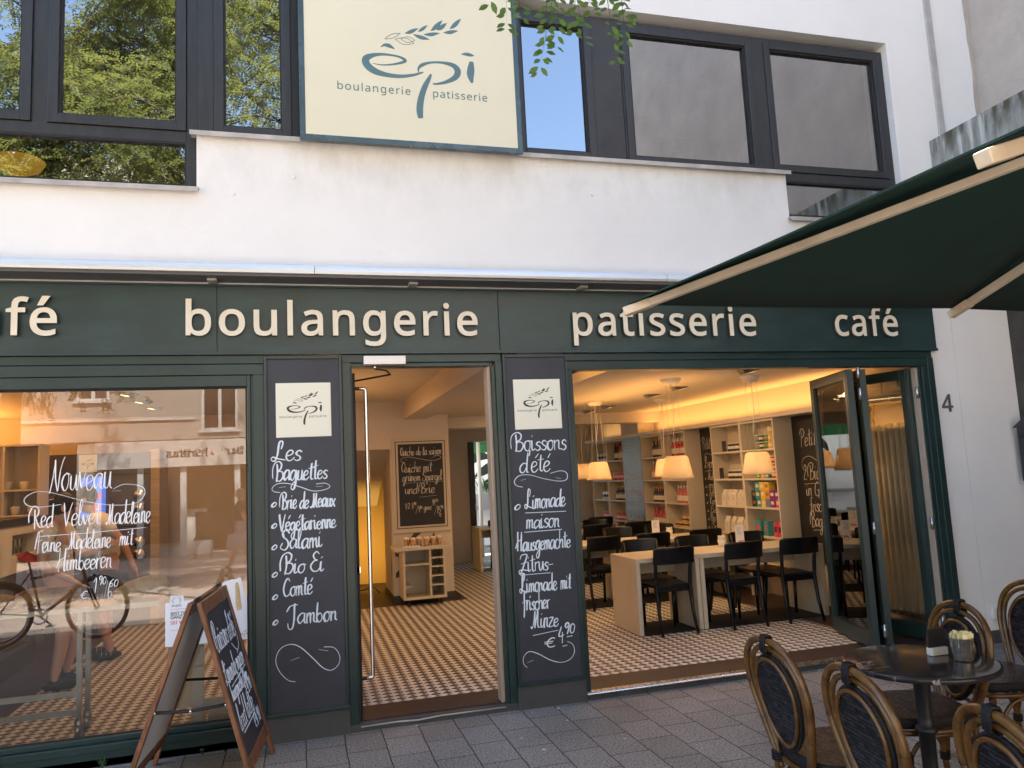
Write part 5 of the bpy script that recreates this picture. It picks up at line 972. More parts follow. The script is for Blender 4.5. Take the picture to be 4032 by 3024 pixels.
# ------------------------------------------------------------------ dining room furniture
def black_chair():
    t = thing('dining_chair', None, 'chair', (0, 0, 0), 0, 'black wooden chairs at the long tables')
    sw = .205
    mb = MB(); out = [(.185, -.19), (.205, 0), (.215, .15), (.19, .205), (.10, .22), (-.10, .22), (-.19, .205), (-.215, .15), (-.205, 0), (-.185, -.19)]
    mb.prism(out, 'z', .435, .462); mb.build('seat', 'black_paint', t, bevel=.008)
    for s in (1, -1):
        mb = MB(); mb.tube([(s*.185, -.285, 0), (s*.18, -.225, .20), (s*.178, -.195, .44), (s*.183, -.215, .62), (s*.19, -.25, .80)], [.015, .018, .021, .018, .013], 8); mb.build('rear_leg', 'black_paint', t)
        mb = MB(); mb.tube([(s*.178, .165, .435), (s*.178, .18, 0)], [.021, .014], 8); mb.build('front_leg', 'black_paint', t)
    n = 10; mb = MB(); rows = []
    for z, th in ((.665, .0), (.70, .0), (.80, .0), (.828, .0)):
        for i in range(n+1):
            x = -.215+.43*i/n; y = -.225-.17*(z-.62)-.045*(1-(x/.215)**2); inset = .03 if (z == .828 and i in (0, n)) else 0; rows.append((x*(1-inset), y, z-(.012 if (z > .82 and i in (0, n)) else 0)))
    F = [(k*(n+1)+i, k*(n+1)+i+1, (k+1)*(n+1)+i+1, (k+1)*(n+1)+i) for k in range(3) for i in range(n)]; mb.add(rows, F, True); o = mb.build('backrest', 'black_paint', t)
    m = o.modifiers.new('thickness', 'SOLIDIFY'); m.thickness = .020; m.offset = 0; b = o.modifiers.new('bevel', 'BEVEL'); b.width = .004; b.segments = 2
    mb = MB(); mb.box(-.17, .17, -.19, -.17, .395, .434); mb.build('rear_rail', 'black_paint', t); mb = MB(); mb.box(-.17, .17, .15, .17, .395, .434); mb.build('front_rail', 'black_paint', t)
    return t
def dining():
    c0 = black_chair(); first = True
    spots = [(3.445, 1.66, 0, 'black chair at the street side of the front table, nearest the doorway'), (4.175, 1.62, 2, 'middle black chair at the street side of the front table'), (4.815, 1.60, -3, 'black chair at the street side of the front table beside the folding door'),
             (3.52, 2.10, 178, 'black chair across the front table nearest the doorway, its back catching blue light'), (4.16, 2.08, 182, 'middle black chair across the front table, its back catching blue light'), (4.80, 2.05, 178, 'black chair across the front table behind the menu card'),
             (3.36, 3.26, 4, 'black chair at the near side of the second table, beside the slate board post'), (4.02, 3.28, 0, 'middle black chair at the near side of the second table'), (4.70, 3.26, 0, 'black chair at the near side of the second table by the bookcase'),
             (4.05, 3.92, 180, 'middle black chair at the far side of the second table'), (4.66, 3.95, 178, 'black chair at the far side of the second table behind the sachets'), (4.05, 5.15, 0, 'black chair at the near side of the third table'), (4.70, 5.15, 0, 'black chair at the near side of the third table by the wall'), (4.45, 5.72, 180, 'black chair at the far side of the third table'), (4.75, 6.75, 0, 'black chair at the rearmost table'),
             (3.3, 7.35, 175, 'black chair beside the garden door')]
    for x, y, a, l in spots:
        if first: c0.location = (x, y, FL); c0.rotation_euler = (0, 0, R(a)); c0['label'] = l; first = False
        else: dup(c0, None, (x, y, FL), R(a), l)
    def table(x0, x1, y0, y1, label):
        t = thing('long_table', label, 'table', ((x0+x1)/2, (y0+y1)/2, FL), 0, 'pale laminate tables in the dining room')
        h = .725; mb = MB(); mb.box(x0, x1, y0, y1, FL+h-.042, FL+h); mb.build('table_top', 'laminate', t, bevel=.002)
        for a, b in ((x0, x0+.042), (x1-.042, x1)): mb = MB(); mb.box(a, b, y0+.001, y1-.001, FL+.006, FL+h-.0425); mb.build('side_panel', 'laminate', t, bevel=.002)
        mb = MB(); mb.box(x0+.042, x1-.042, (y0+y1)/2+.14, (y0+y1)/2+.165, FL+.52, FL+h-.043); mb.build('apron_panel', 'laminate', t)
        mb = MB(); mb.box(x0+.003, x1-.003, y0+.02, y1-.02, FL+.0005, FL+.0055); mb.build('glide_strip', 'rubber', t)
    table(3.085, 3.762, 1.50, 2.125, 'pale table with solid panel ends nearest the wide opening'); table(3.766, 5.19, 1.49, 2.115, 'long pale table joined to the front one beside the folding door')
    table(3.06, 3.70, 3.12, 3.76, 'pale table at the left end of the second row'); table(3.704, 5.05, 3.11, 3.75, 'long pale table in the second row by the bookcase'); table(3.55, 5.05, 4.98, 5.60, 'long pale table in the third row'); table(3.9, 5.05, 6.5, 7.1, 'rearmost pale table by the wall'); table(2.865, 3.9, 7.26, 7.88, 'pale table beside the garden door')
    # small things on the tables
    def menu_card(x, y, l):
        t = thing('menu_card', l, 'menu card', (x, y, FL+.725)); z = FL+.725; mb = MB(); mb.box(x-.05, x+.05, y-.003, y+.003, z+.002, z+.21); mb.build('card', 'paper', t)
        pl = front(y-.003); mb = MB(); ribbon(mb, [[(x-.035, z+.19-.012*i), (x-.035+rng.uniform(.03, .06), z+.19-.012*i)] for i in range(7)], pl, .004, .0006, smooth=False); mb.build('print', 'ink_grey', t)
        mb = MB(); 
        for k in range(4): a = (x-.02+.016*k, z+.03+.012*(k % 2)); ribbon(mb, [[(a[0]-.008, a[1]), (a[0]+.008, a[1]+.006)]], pl, .018, .0008, smooth=False)
        mb.build('print', 'ink_red', t)
    menu_card(4.50, 1.93, 'white menu card with red fruit print standing on the front table'); menu_card(4.26, 3.45, 'white menu card with red fruit print standing on the second table')
    def cup(x, y, l, g):
        t = thing('sachet_cup', l, 'cup', (x, y, FL+.725)); z = FL+.725; mb = MB(); mb.lathe([(.032, 0), (.044, .075), (.042, .075), (.03, .004)], (x, y, z), 16); mb.build('body', 'shirt_white', t)
        for i in range(10):
            a = 2*math.pi*i/10; mb = MB(); p = Vector((x+math.cos(a)*.025, y+math.sin(a)*.025, z+.03)); q = p+Vector((math.cos(a)*.012, math.sin(a)*.012, .078+rng.uniform(-.01, .012))); d = Vector((-math.sin(a), math.cos(a), 0))*.016
            mb.add([p-d*.5, p+d*.5, q+d, q-d], [(0, 1, 2, 3)]); tag(mb.build('sugar_sachet', 'sachet_white'), g, 'sachet', g)
    cup(4.29, 1.95, 'white cup full of sugar sachets on the front table', 'white sugar sachet in the cup on the front table'); cup(4.48, 3.52, 'white cup full of sugar sachets on the second table', 'white sugar sachet in the cup on the second table')
dining()
def pendants():
    def pend(zc, zb):
        t = thing('pendant_lamp', None, 'pendant lamp', (0, 0, 0), 0, 'pleated glass pendant lamps')
        mb = MB(); mb.lathe([(.105, zc), (.105, zc-.012), (.075, zc-.055), (.02, zc-.058)], (0, 0, 0), 18); mb.build('ceiling_rose', 'plastic_white', t)
        mb = MB()
        prof = [(.095, zb+.225), (.112, zb+.21), (.150, zb+.03), (.156, zb+.02), (.158, zb), (.150, zb+.004), (.106, zb+.205), (.088, zb+.215)]
        n = 72; vs = []
        for r_, z in prof:
            for j in range(n): a = 2*math.pi*j/n; k = r_*(1+(.012 if j % 2 else 0)); vs.append((k*math.cos(a), k*math.sin(a), z))
        mb.add(vs, [(i*n+j, i*n+(j+1) % n, (i+1)*n+(j+1) % n, (i+1)*n+j) for i in range(len(prof)-1) for j in range(n)], True); mb.add([(.09*math.cos(2*math.pi*j/n), .09*math.sin(2*math.pi*j/n), zb+.22) for j in range(n)], [tuple(range(n))])
        mb.build('shade', 'shade_glass', t)
        mb = MB(); mb.ell((0, 0, zb+.10), (.035, .035, .045), 12, 8); mb.build('bulb', 'lamp_glow', t)
        for k in range(3): a = 2*math.pi*k/3; mb = MB(); mb.tube([(.06*math.cos(a), .06*math.sin(a), zc-.05), (.088*math.cos(a), .088*math.sin(a), zb+.22)], .0018, 5); mb.build('wire', 'cord', t)
        mb = MB(); mb.tube(spline([(0, 0, zc-.05), (.02, .01, zc-.3), (-.015, 0, zc-.55), (0, 0, zb+.22)], 5), .003, 6); mb.build('cable', 'cord', t)
        return t
    p0 = pend(2.52, 1.52); first = True
    for x, y, l in ((3.61, 1.52, 'pendant lamp in the middle over the front table, largest of the five'), (4.44, 1.39, 'pendant lamp over the front table before the tea shelves'), (4.54, 3.60, 'pendant lamp half hidden behind the middle one'), (3.65, 3.70, 'pendant lamp above the second table near the doorway side'), (4.05, 5.3, 'farthest pendant lamp, peeping out behind the one near the doorway side')):
        if first: p0.location = (x, y, 0); p0['label'] = l; first = False
        else: dup(p0, None, (x, y, 0), None, l)
        light('pendant_light', 'POINT', (x, y, 1.61), 3.6, (1, .66, .36), .04)
    def spot():
        t = thing('ceiling_spot', None, 'spotlight', (0, 0, 0), 0, 'small tilted ceiling spotlights')
        mb = MB(); mb.add([(-.10, -.05, 0), (.09, -.05, 0), (.09, .05, 0), (-.10, .05, 0), (-.06, -.045, -.038), (.09, -.045, -.006), (.09, .045, -.006), (-.06, .045, -.038)], [(0, 3, 2, 1)[::-1], (0, 1, 5, 4), (1, 2, 6, 5), (2, 3, 7, 6), (3, 0, 4, 7)]); mb.build('housing', 'spot_metal', t)
        mb = MB(); mb.add([(-.058, -.040, -.0385), (.085, -.040, -.0075), (.085, .040, -.0075), (-.058, .040, -.0385)], [(3, 2, 1, 0)]); mb.build('lens', 'spot_metal', t)
        mb = MB(); mb.add([(.0, -.034, -.0275), (.075, -.034, -.0112), (.075, .034, -.0112), (.0, .034, -.0275)], [(3, 2, 1, 0)]); mb.build('lamp', 'lamp_glow', t); return t
    s0 = spot(); first = True
    L = [(4.12, .92, 2.52, 0, 'spotlight in the ceiling right behind the head of the wide opening'), (4.09, 2.25, 2.52, 0, 'spotlight in the ceiling beside the middle pendant rose'), (4.12, 3.0, 2.52, 0, 'spotlight in the ceiling before the half hidden pendant rose'), (4.13, 4.41, 2.52, 0, 'second farthest spotlight of the dining room ceiling'), (4.12, 5.1, 2.52, 0, 'farthest spotlight of the dining room ceiling')]
    L += [(-1.75, 1.98+.74*i, 2.70, 180, 'counter room spotlight, %s from the window' % n) for i, n in enumerate(('first', 'second', 'third', 'fourth', 'fifth'))]
    for x, y, z, a, l in L:
        if first: s0.location = (x, y, z-.001); s0['label'] = l; first = False
        else: dup(s0, None, (x, y, z-.001), R(a), l)
pendants()
light('cove_light', 'AREA', (5.36, 3.4, 2.225), 14, (1, .44, .11), .16, 4.6, (R(180), 0, 0))
light('cove_light', 'AREA', (5.40, 7.3, 2.225), 1.5, (1, .52, .18), .10, 1.4, (R(180), 0, 0))
light('recess_light', 'AREA', (2.2, 1.1, 2.79), 6, (1, .45, .10), .5, .9)
light('counter_cove_light', 'AREA', (-3.92, 3.8, 2.19), 55, (1, .40, .085), .10, 4.0, (R(180), 0, 0))
light('stair_lamp', 'AREA', (.9, 6.0, .6), 9, (1, .58, .13), .12, .12, (R(90), 0, 0))
light('passage_light', 'AREA', (3.2, 4.2, 2.50), 12, (1, .56, .28), .8, 2.6)
light('room_spots', 'AREA', (4.1, 2.4, 2.44), 23, (1, .62, .31), .3, 3.0)
light('counter_spots', 'AREA', (-1.7, 3.4, 2.64), 25, (1, .54, .26), .3, 3.6)
light('hall_spots', 'AREA', (.6, 3.2, 2.62), 5.5, (1, .54, .26), .5, 2.0)

light('ceiling_wash', 'AREA', (3.6, 2.6, 2.02), 10, (1, .46, .12), .5, 2.6, (R(180), 0, 0))
light('hall_wash', 'AREA', (.5, 3.0, 2.1), 3.2, (1, .44, .12), .5, 2.0, (R(180), 0, 0))
# ------------------------------------------------------------------ bookcases, goods, wall boards
XF, XB = 5.25, 5.505
ZS = [2.13, 1.785, 1.44, 1.10, .76]
CELLS = {}
def bookcase(label, y0, y1, key):
    t = thing('bookcase', label, 'bookcase', (XB, (y0+y1)/2, FL)); ym = (y0+y1)/2
    mb = MB(); mb.box(XB-.012, XB, y0, y1, FL, 2.149); mb.build('back_panel', 'mdf', t)
    for a, b in ((y0, y0+.022), (ym-.022, ym-.001), (ym+.001, ym+.022), (y1-.022, y1)): mb = MB(); mb.box(XF, XB-.0125, a, b, FL, 2.148); mb.build('upright', 'mdf', t, bevel=.0015)
    for a, b in ((y0+.0222, ym-.0222), (ym+.0222, y1-.0222)):
        for z in ZS+[.42]: mb = MB(); mb.box(XF+.001, XB-.0125, a, b, z-.011, z+.011); mb.build('shelf', 'mdf', t, bevel=.0015)
    CELLS[key] = ((ym+.03, y1-.03), (y0+.03, ym-.03))              # far column, near column
bookcase('tall pale bookcase of tea tins and coffee bags nearest the wide opening', 2.262, 3.672, 'near')
bookcase('tall pale bookcase of bottles between the poster and the narrow slate panel', 4.388, 5.842, 'mid')
bookcase('farthest pale bookcase beyond the blue poster, its edges lit white', 6.562, 8.02, 'far')
def row(make, cell, shelf, n, label, group, f0=0, f1=1, x=5.33, z=0, gap=None, name=None):
    # a row of goods along a shelf; far end first, as the photo reads left to right
    y1, y0 = cell[1], cell[0]; ys = [y1-(y1-y0)*(f0+(f1-f0)*(i+.5)/n) for i in range(n)]
    pro = None
    for y in ys:
        loc = (x+rng.uniform(-.006, .006), y, ZS[shelf+1]+.0112+z)
        if pro is None: pro = make(); pro.location = loc; tag(pro, label, None, group)
        else: dup(pro, None, loc, rng.uniform(-.2, .2), label, group)
def bottle(h, r, neck, m, cap, lab='label_paper', kind='bottle'):
    def mk():
        t = thing('bottle', None, kind); s = h-neck
        mb = MB(); mb.lathe([(r*.9, 0), (r, .006), (r, s*.78), (r*.85, s*.88), (r*.42, s), (r*.36, h-.045)], (0, 0, 0), 12); mb.build('glass_body', m, t)
        mb = MB(); mb.lathe([(r*.40, h-.046), (r*.42, h-.044), (r*.42, h-.002), (r*.3, h)], (0, 0, 0), 10); mb.build('cap', cap, t)
        mb = MB(); mb.lathe([(r*1.01, s*.18), (r*1.012, s*.182), (r*1.012, s*.62), (r*1.01, s*.622)], (0, 0, 0), 12); mb.build('paper_label', lab, t); return t
    return mk
def tin(h, r, m, band=None, lid='tin_silver', nm='tin'):
    def mk():
        t = thing(nm, None, nm.replace('_', ' ')); mb = MB(); mb.lathe([(r*.97, 0), (r, .003), (r, h-.012), (r*.98, h-.011)], (0, 0, 0), 14); mb.build('body', m, t)
        mb = MB(); mb.lathe([(r*1.02, h-.0115), (r*1.03, h-.011), (r*1.03, h-.001), (r*.9, h)], (0, 0, 0), 14); mb.build('lid', lid, t)
        if band: mb = MB(); mb.lathe([(r*1.008, h*.3), (r*1.01, h*.31), (r*1.01, h*.62), (r*1.008, h*.63)], (0, 0, 0), 14); mb.build('paper_label', band, t)
        return t
    return mk
def carton(w, d, h, m, face='label_paper'):
    def mk():
        t = thing('carton', None, 'carton'); mb = MB(); mb.box(-d/2, d/2, -w/2, w/2, 0, h); mb.build('box', m, t, bevel=.001)
        mb = MB(); mb.box(-d/2-.0008, -d/2-.0002, -w*.3, w*.3, h*.35, h*.72); mb.build('printed_panel', face, t); return t
    return mk
def bag(h, w):
    def mk():
        t = thing('coffee_bag', None, 'bag'); mb = MB(); d = .04
        lv = [(0, w*.48, d), (h*.3, w*.5, d*1.1), (h*.7, w*.47, d*.85), (h*.86, w*.46, d*.35), (h, w*.46, .004)]
        for z, a, b in lv: mb.v += [(-b, -a, z), (b, -a, z), (b, a, z), (-b, a, z)]
        for k in range(len(lv)-1): mb.f += [(4*k+i, 4*k+(i+1) % 4, 4*k+4+(i+1) % 4, 4*k+4+i) for i in range(4)]; mb.sm += [False]*4
        mb.f += [(3, 2, 1, 0), tuple(range(4*len(lv)-4, 4*len(lv)))]; mb.sm += [False]*2
        mb.build('paper_body', 'bag_white', t)
        mb = MB(); pl = plane((-d*1.13, 0, 0), (0, -1, 0), (0, 0, 1)); ribbon(mb, [[(-.02, h*.42), (.0, h*.47), (.022, h*.44)], [(-.015, h*.36), (.018, h*.37)], [(-.018, h*.6), (.02, h*.6)]], pl, .006, .001); mb.build('print', 'ink_grey', t); return t
    return mk
def goods():
    F, N = CELLS['near']
    row(tin(.105, .036, 'box_dark', 'label_paper', 'shirt_white', 'jar'), F, 0, 4, 'dark jar with a white lid on the top shelf of the nearest bookcase', 'dark jars on the top shelf', .42, 1)
    row(tin(.105, .036, 'box_dark', 'label_paper', 'shirt_white', 'jar'), F, 1, 5, 'dark jar with a white lid on the second shelf of the nearest bookcase', 'dark jars on the second shelf', .36, 1)
    for s, f in ((0, .33), (1, .16)):
        y = F[1]-(F[1]-F[0])*f; mb = MB(); mb.box(5.295, 5.303, y-.045, y+.045, ZS[s+1]+.0115, ZS[s+1]+.15); t = mb.build('price_card', 'board_slate'); tag(t, 'small black price card leaning by the dark jars, %s shelf' % ('top', 'second')[s], 'price card')
    row(bag(.20, .11), F, 2, 5, 'white paper coffee bag on the third shelf of the nearest bookcase', 'white coffee bags on the third shelf', .1, 1)
    row(bag(.20, .12), F, 3, 4, 'white paper coffee bag on the bottom visible shelf of the nearest bookcase', 'white coffee bags on the bottom shelf', .12, 1)
    cols = ['box_teal', 'tin_black', 'box_green', 'box_yellow', 'box_yellow']
    for z in (0, .088):
        for i, m in enumerate(cols):
            row(tin(.085, .038, m, 'label_paper' if i % 2 else 'foil_gold', 'tin_silver', 'tea_tin'), N, 0, 1, '%s tea tin in the %s layer on the top shelf near the lamp' % (('teal', 'black', 'dark green', 'yellow', 'rear yellow')[i], 'lower' if z == 0 else 'upper'), 'tea tins on the top shelf', .30+.14*i, .44+.14*i, z=z)
    for i in range(2): row(tin(.085, .038, 'box_yellow' if i == 0 else 'box_green', 'label_paper', 'tin_silver', 'tea_tin'), N, 0, 1, ('yellow', 'green and white')[i]+' tea tin alone in the third layer of the top shelf', 'tea tins on the top shelf', .72+.14*i, .86+.14*i, z=.176)
    for z in (0, .088, .176): row(tin(.085, .036, 'tin_red', 'label_paper', 'shirt_white', 'tea_tin'), N, 1, 2, 'red tea tin in the %s layer of the second shelf behind the lamp' % ('lower', 'middle', 'upper')[int(z/.087)], 'red tea tins behind the lamp', .74, 1, z=z)
    for i, m in enumerate(('box_green', 'box_orange', 'box_teal')): row(carton(.085, .08, .05, m), N, 1, 1, '%s flat carton beside the red tea tins' % ('green', 'orange', 'teal')[i], 'flat cartons beside the red tins', .30+.13*i, .43+.13*i)
    grid = [['box_dark', 'box_teal', 'box_yellow', 'box_blue', 'box_purple', 'box_pink'], ['box_dark', 'box_teal', 'box_yellow', 'box_orange', 'box_purple', 'box_purple'], [None, 'box_teal', 'box_yellow', 'box_yellow', None, None]]
    for r_, line in enumerate(grid):
        for i, m in enumerate(line):
            if m: row(carton(.092, .09, .098, m, 'foil_gold' if i in (0, 3) else 'label_paper'), N, 2, 1, '%s tea carton, %s of the %s row on the third shelf' % (m[4:], ('first', 'second', 'third', 'fourth', 'fifth', 'last')[i], ('bottom', 'middle', 'top')[r_]), 'stacked tea cartons', .10+.147*i, .247+.147*i, z=.0985*r_)
    row(carton(.105, .08, .175, 'box_teal', 'box_pink'), N, 3, 2, 'tall teal gift carton on the bottom shelf by the folding door', 'tall teal gift cartons', .12, .58); row(carton(.07, .08, .165, 'box_pink', 'tin_black'), N, 3, 2, 'tall red gift carton on the bottom shelf by the folding door', 'tall red gift cartons', .68, .98)
    F, N = CELLS['mid']
    row(bottle(.30, .040, .11, 'glass_green', 'foil_gold'), F, 0, 4, 'dark champagne bottle with gold foil on the top shelf', 'champagne bottles', .36, 1); row(bottle(.29, .038, .10, 'drink_rose', 'tin_silver'), F, 1, 4, 'rosé wine bottle on the second shelf', 'rosé bottles', .26, .95)
    row(bottle(.245, .030, .09, 'glass_wine', 'foil_gold'), F, 2, 7, 'small dark bottle in the row under the rosé wine', 'small dark bottles under the rosé', .28, 1); row(bottle(.25, .031, .09, 'drink_red', 'tin_red'), F, 3, 6, 'red juice bottle on the bottom shelf', 'red juice bottles', .18, 1)
    row(bottle(.25, .032, .08, 'drink_red', 'shirt_white'), N, 0, 6, 'red lemonade bottle with a white cap on the top shelf beside the champagne', 'red lemonade bottles', .22, 1); row(bottle(.25, .032, .08, 'drink_pink', 'tin_silver'), N, 2, 5, 'pink lemonade bottle on the third shelf', 'pink lemonade bottles', .34, 1)
    for z in (0, .075): row(tin(.072, .050, 'tub_yellow', 'box_dark', 'tub_yellow', 'tub'), N, 3, 4 if z == 0 else 2, 'yellow tub in the %s layer on the bottom shelf' % ('lower' if z == 0 else 'upper'), 'yellow tubs', .2 if z == 0 else .5, 1, z=z)
    F, N = CELLS['far']
    row(tin(.14, .042, 'tin_silver', 'tin_black', 'tin_silver'), F, 0, 4, 'silver and black tin on the top shelf of the farthest bookcase', 'silver and black tins', .22, 1); row(tin(.14, .042, 'tin_silver', 'tin_black', 'tin_silver'), F, 2, 3, 'silver and black tin on the third shelf of the farthest bookcase', 'silver and black tins lower down', .40, 1); row(tin(.12, .042, 'tin_red', 'label_paper'), F, 3, 4, 'red tin at the bottom of the farthest bookcase, outer column', 'red tins at the bottom', .4, 1)
    row(bottle(.29, .038, .1, 'glass_wine', 'tin_red'), N, 0, 2, 'red wine bottle on the top shelf of the farthest bookcase', 'red wine bottles', .28, .55); row(bottle(.29, .038, .1, 'drink_orange', 'tin_black'), N, 0, 3, 'orange wine bottle on the top shelf of the farthest bookcase', 'orange wine bottles', .55, 1)
    row(tin(.13, .042, 'tin_red', 'label_paper'), N, 1, 5, 'red tin on the second shelf behind the farthest lamps', 'red tins on the second shelf', .12, 1); row(bottle(.25, .031, .09, 'glass_wine', 'foil_gold'), N, 2, 6, 'small dark bottle in the farthest bookcase', 'small dark bottles far back', .22, 1); row(tin(.11, .046, 'tin_red', 'shirt_white', 'tin_red'), N, 3, 5, 'red tin at the bottom of the farthest bookcase, inner column', 'red tins at the bottom inner column', .2, 1)
goods()
def wall_boards():
    def board(label, y0, y1, text):
        t = thing('wall_chalkboard', label, 'chalkboard', (5.515, (y0+y1)/2, .5)); mb = MB(); mb.box(5.498, 5.518, y0, y1, .5, 2.148); mb.build('panel', 'board_black', t)
        mb = MB(); text(mb, plane((5.498, y1, 0), (0, -1, 0), (0, 0, 1))); mb.build('handwriting', 'chalk_warm', t)
    def t2(mb, pl):
        k = dict(w=.008)
        hand(mb, pl, 'Petit déjeuner', .13, .95, 1.80, .085, **k); swirl(mb, pl, [(.20, 1.52), (.13, 1.55), (.15, 1.65), (.28, 1.68), (.45, 1.6), (.6, 1.57)], .006); hand(mb, pl, '2 Bio Eier', .13, .70, 1.42, .085, **k); ribbon(mb, [[(.14, 1.37), (.7, 1.4)]], pl, .007, smooth=False)
        hand(mb, pl, 'in Glas mit', .15, .78, 1.24, .07, **k); hand(mb, pl, 'frisch geröstetem'.replace('ö', 'o'), .20, .95, 1.07, .07, **k); hand(mb, pl, 'Baguette - Salat', .2, 1.0, .90, .075, **k); ribbon(mb, [[(.22, .86), (.7, .90)]], pl, .007, smooth=False); hand(mb, pl, '€ 7', .62, .8, .70, .05, **k)
    board('black chalkboard headed Petit déjeuner beside the folding door', .95, 2.259, t2)
    def t1(mb, pl):
        k = dict(w=.008)
        hand(mb, pl, 'Petit déjeuner', .05, .70, 1.86, .075, **k); swirl(mb, pl, [(.14, 1.66), (.08, 1.7), (.1, 1.78), (.22, 1.79), (.45, 1.70)], .006); hand(mb, pl, 'Lyon / Paris', .08, .66, 1.60, .07, **k); ribbon(mb, [[(.08, 1.55), (.6, 1.58)]], pl, .006, smooth=False)
        for i, s in enumerate(('Mehrstück', 'croissant', '2x Brötchen'.replace('ö', 'o'), 'Konfitüre', 'Eier Bio', 'Bio & Salat', 'Salami')): hand(mb, pl, s, .14, .55, 1.43-.112*i, .045, **k); hand(mb, pl, '*', .05, .09, 1.43-.112*i, .03, **k)
        hand(mb, pl, '€ 9', .4, .55, .62, .05, **k)
    HAND['x'] = HAND['x']
    board('narrow black chalkboard headed Petit déjeuner between two bookcases', 3.675, 4.385, t1)
    def t0(mb, pl):
        for i, s in enumerate(('Petit', 'Lyon', 'Paris', 'Eier', 'Brie', 'Salami')): hand(mb, pl, s, .05, .4, 1.85-.2*i, .06, w=.009)
    board('farthest black chalkboard at the end of the bookcases', 8.03, 8.6, t0)
    t = thing('wall_poster', 'tall slate blue poster with white print between the bottle shelves', 'poster', (5.26, 6.2, .5)); mb = MB(); mb.box(5.246, 5.27, 5.850, 6.555, .45, 2.148); mb.build('panel', 'poster_blue', t)
    pl = plane((5.246, 6.555, 0), (0, -1, 0), (0, 0, 1)); mb = MB(); k = dict(w=.007, double=False)
    hand(mb, pl, 'Das Petit aus Paris', .08, .62, 1.50, .035, **k); hand(mb, pl, 'Die Butter aus der Charente', .08, .62, 1.24, .032, **k); hand(mb, pl, 'Baguettes, Brioche, Pain', .06, .62, .80, .032, **k)
    ribbon(mb, [[(.10, z), (.10+rng.uniform(.35, .5), z)] for z in (2.05, 2.0, 1.95, 1.44, 1.41, 1.38, 1.35, 1.19, 1.16, 1.13, 1.02, .99, .75, .72, .69, .66)], pl, .006, .0008, smooth=False)
    swirl(mb, pl, [(.12, .52), (.16, .62), (.25, .6), (.28, .5)], .02); swirl(mb, pl, [(.38, .62), (.55, .64), (.6, .55), (.42, .52), (.4, .6)], .012); swirl(mb, pl, [(.45, 1.9), (.5, 2.0), (.53, 1.9), (.5, 1.75)], .02); mb.build('print', 'chalk_warm', t)
    mb = MB(); swirl(mb, pl, [(.56, 1.22), (.60, 1.26), (.585, 1.2)], .03); mb.build('print', 'ink_red', t)
    t = thing('radiator', 'tall cream tubular radiator behind the folding door', 'radiator', (5.49, .55, .2))
    for i in range(6): y = .50+.075*i; mb = MB(); mb.tube([(5.44, y, .15), (5.44, y, 1.95)], .028, 10); mb.build('tube', 'radiator', t)
    for z in (.2, 1.9): mb = MB(); mb.tube([(5.45, .44, z), (5.45, .94, z)], .02, 8); mb.build('manifold', 'radiator', t)
    t = thing('wall_socket', 'pale double socket with a plug and cable above the radiator', 'socket', (5.517, .55, 2.3)); mb = MB(); mb.box(5.49, 5.519, .42, .66, 2.26, 2.35); mb.build('plate', 'plastic_white', t); mb = MB(); mb.box(5.45, 5.4895, .54, .60, 2.28, 2.35); mb.build('plug', 'plastic_white', t); mb = MB(); mb.tube(spline([(5.46, .57, 2.35), (5.45, .62, 2.42), (5.45, .72, 2.40), (5.46, .75, 2.24)], 5), .004, 6); mb.build('cable', 'cord', t)
wall_boards()
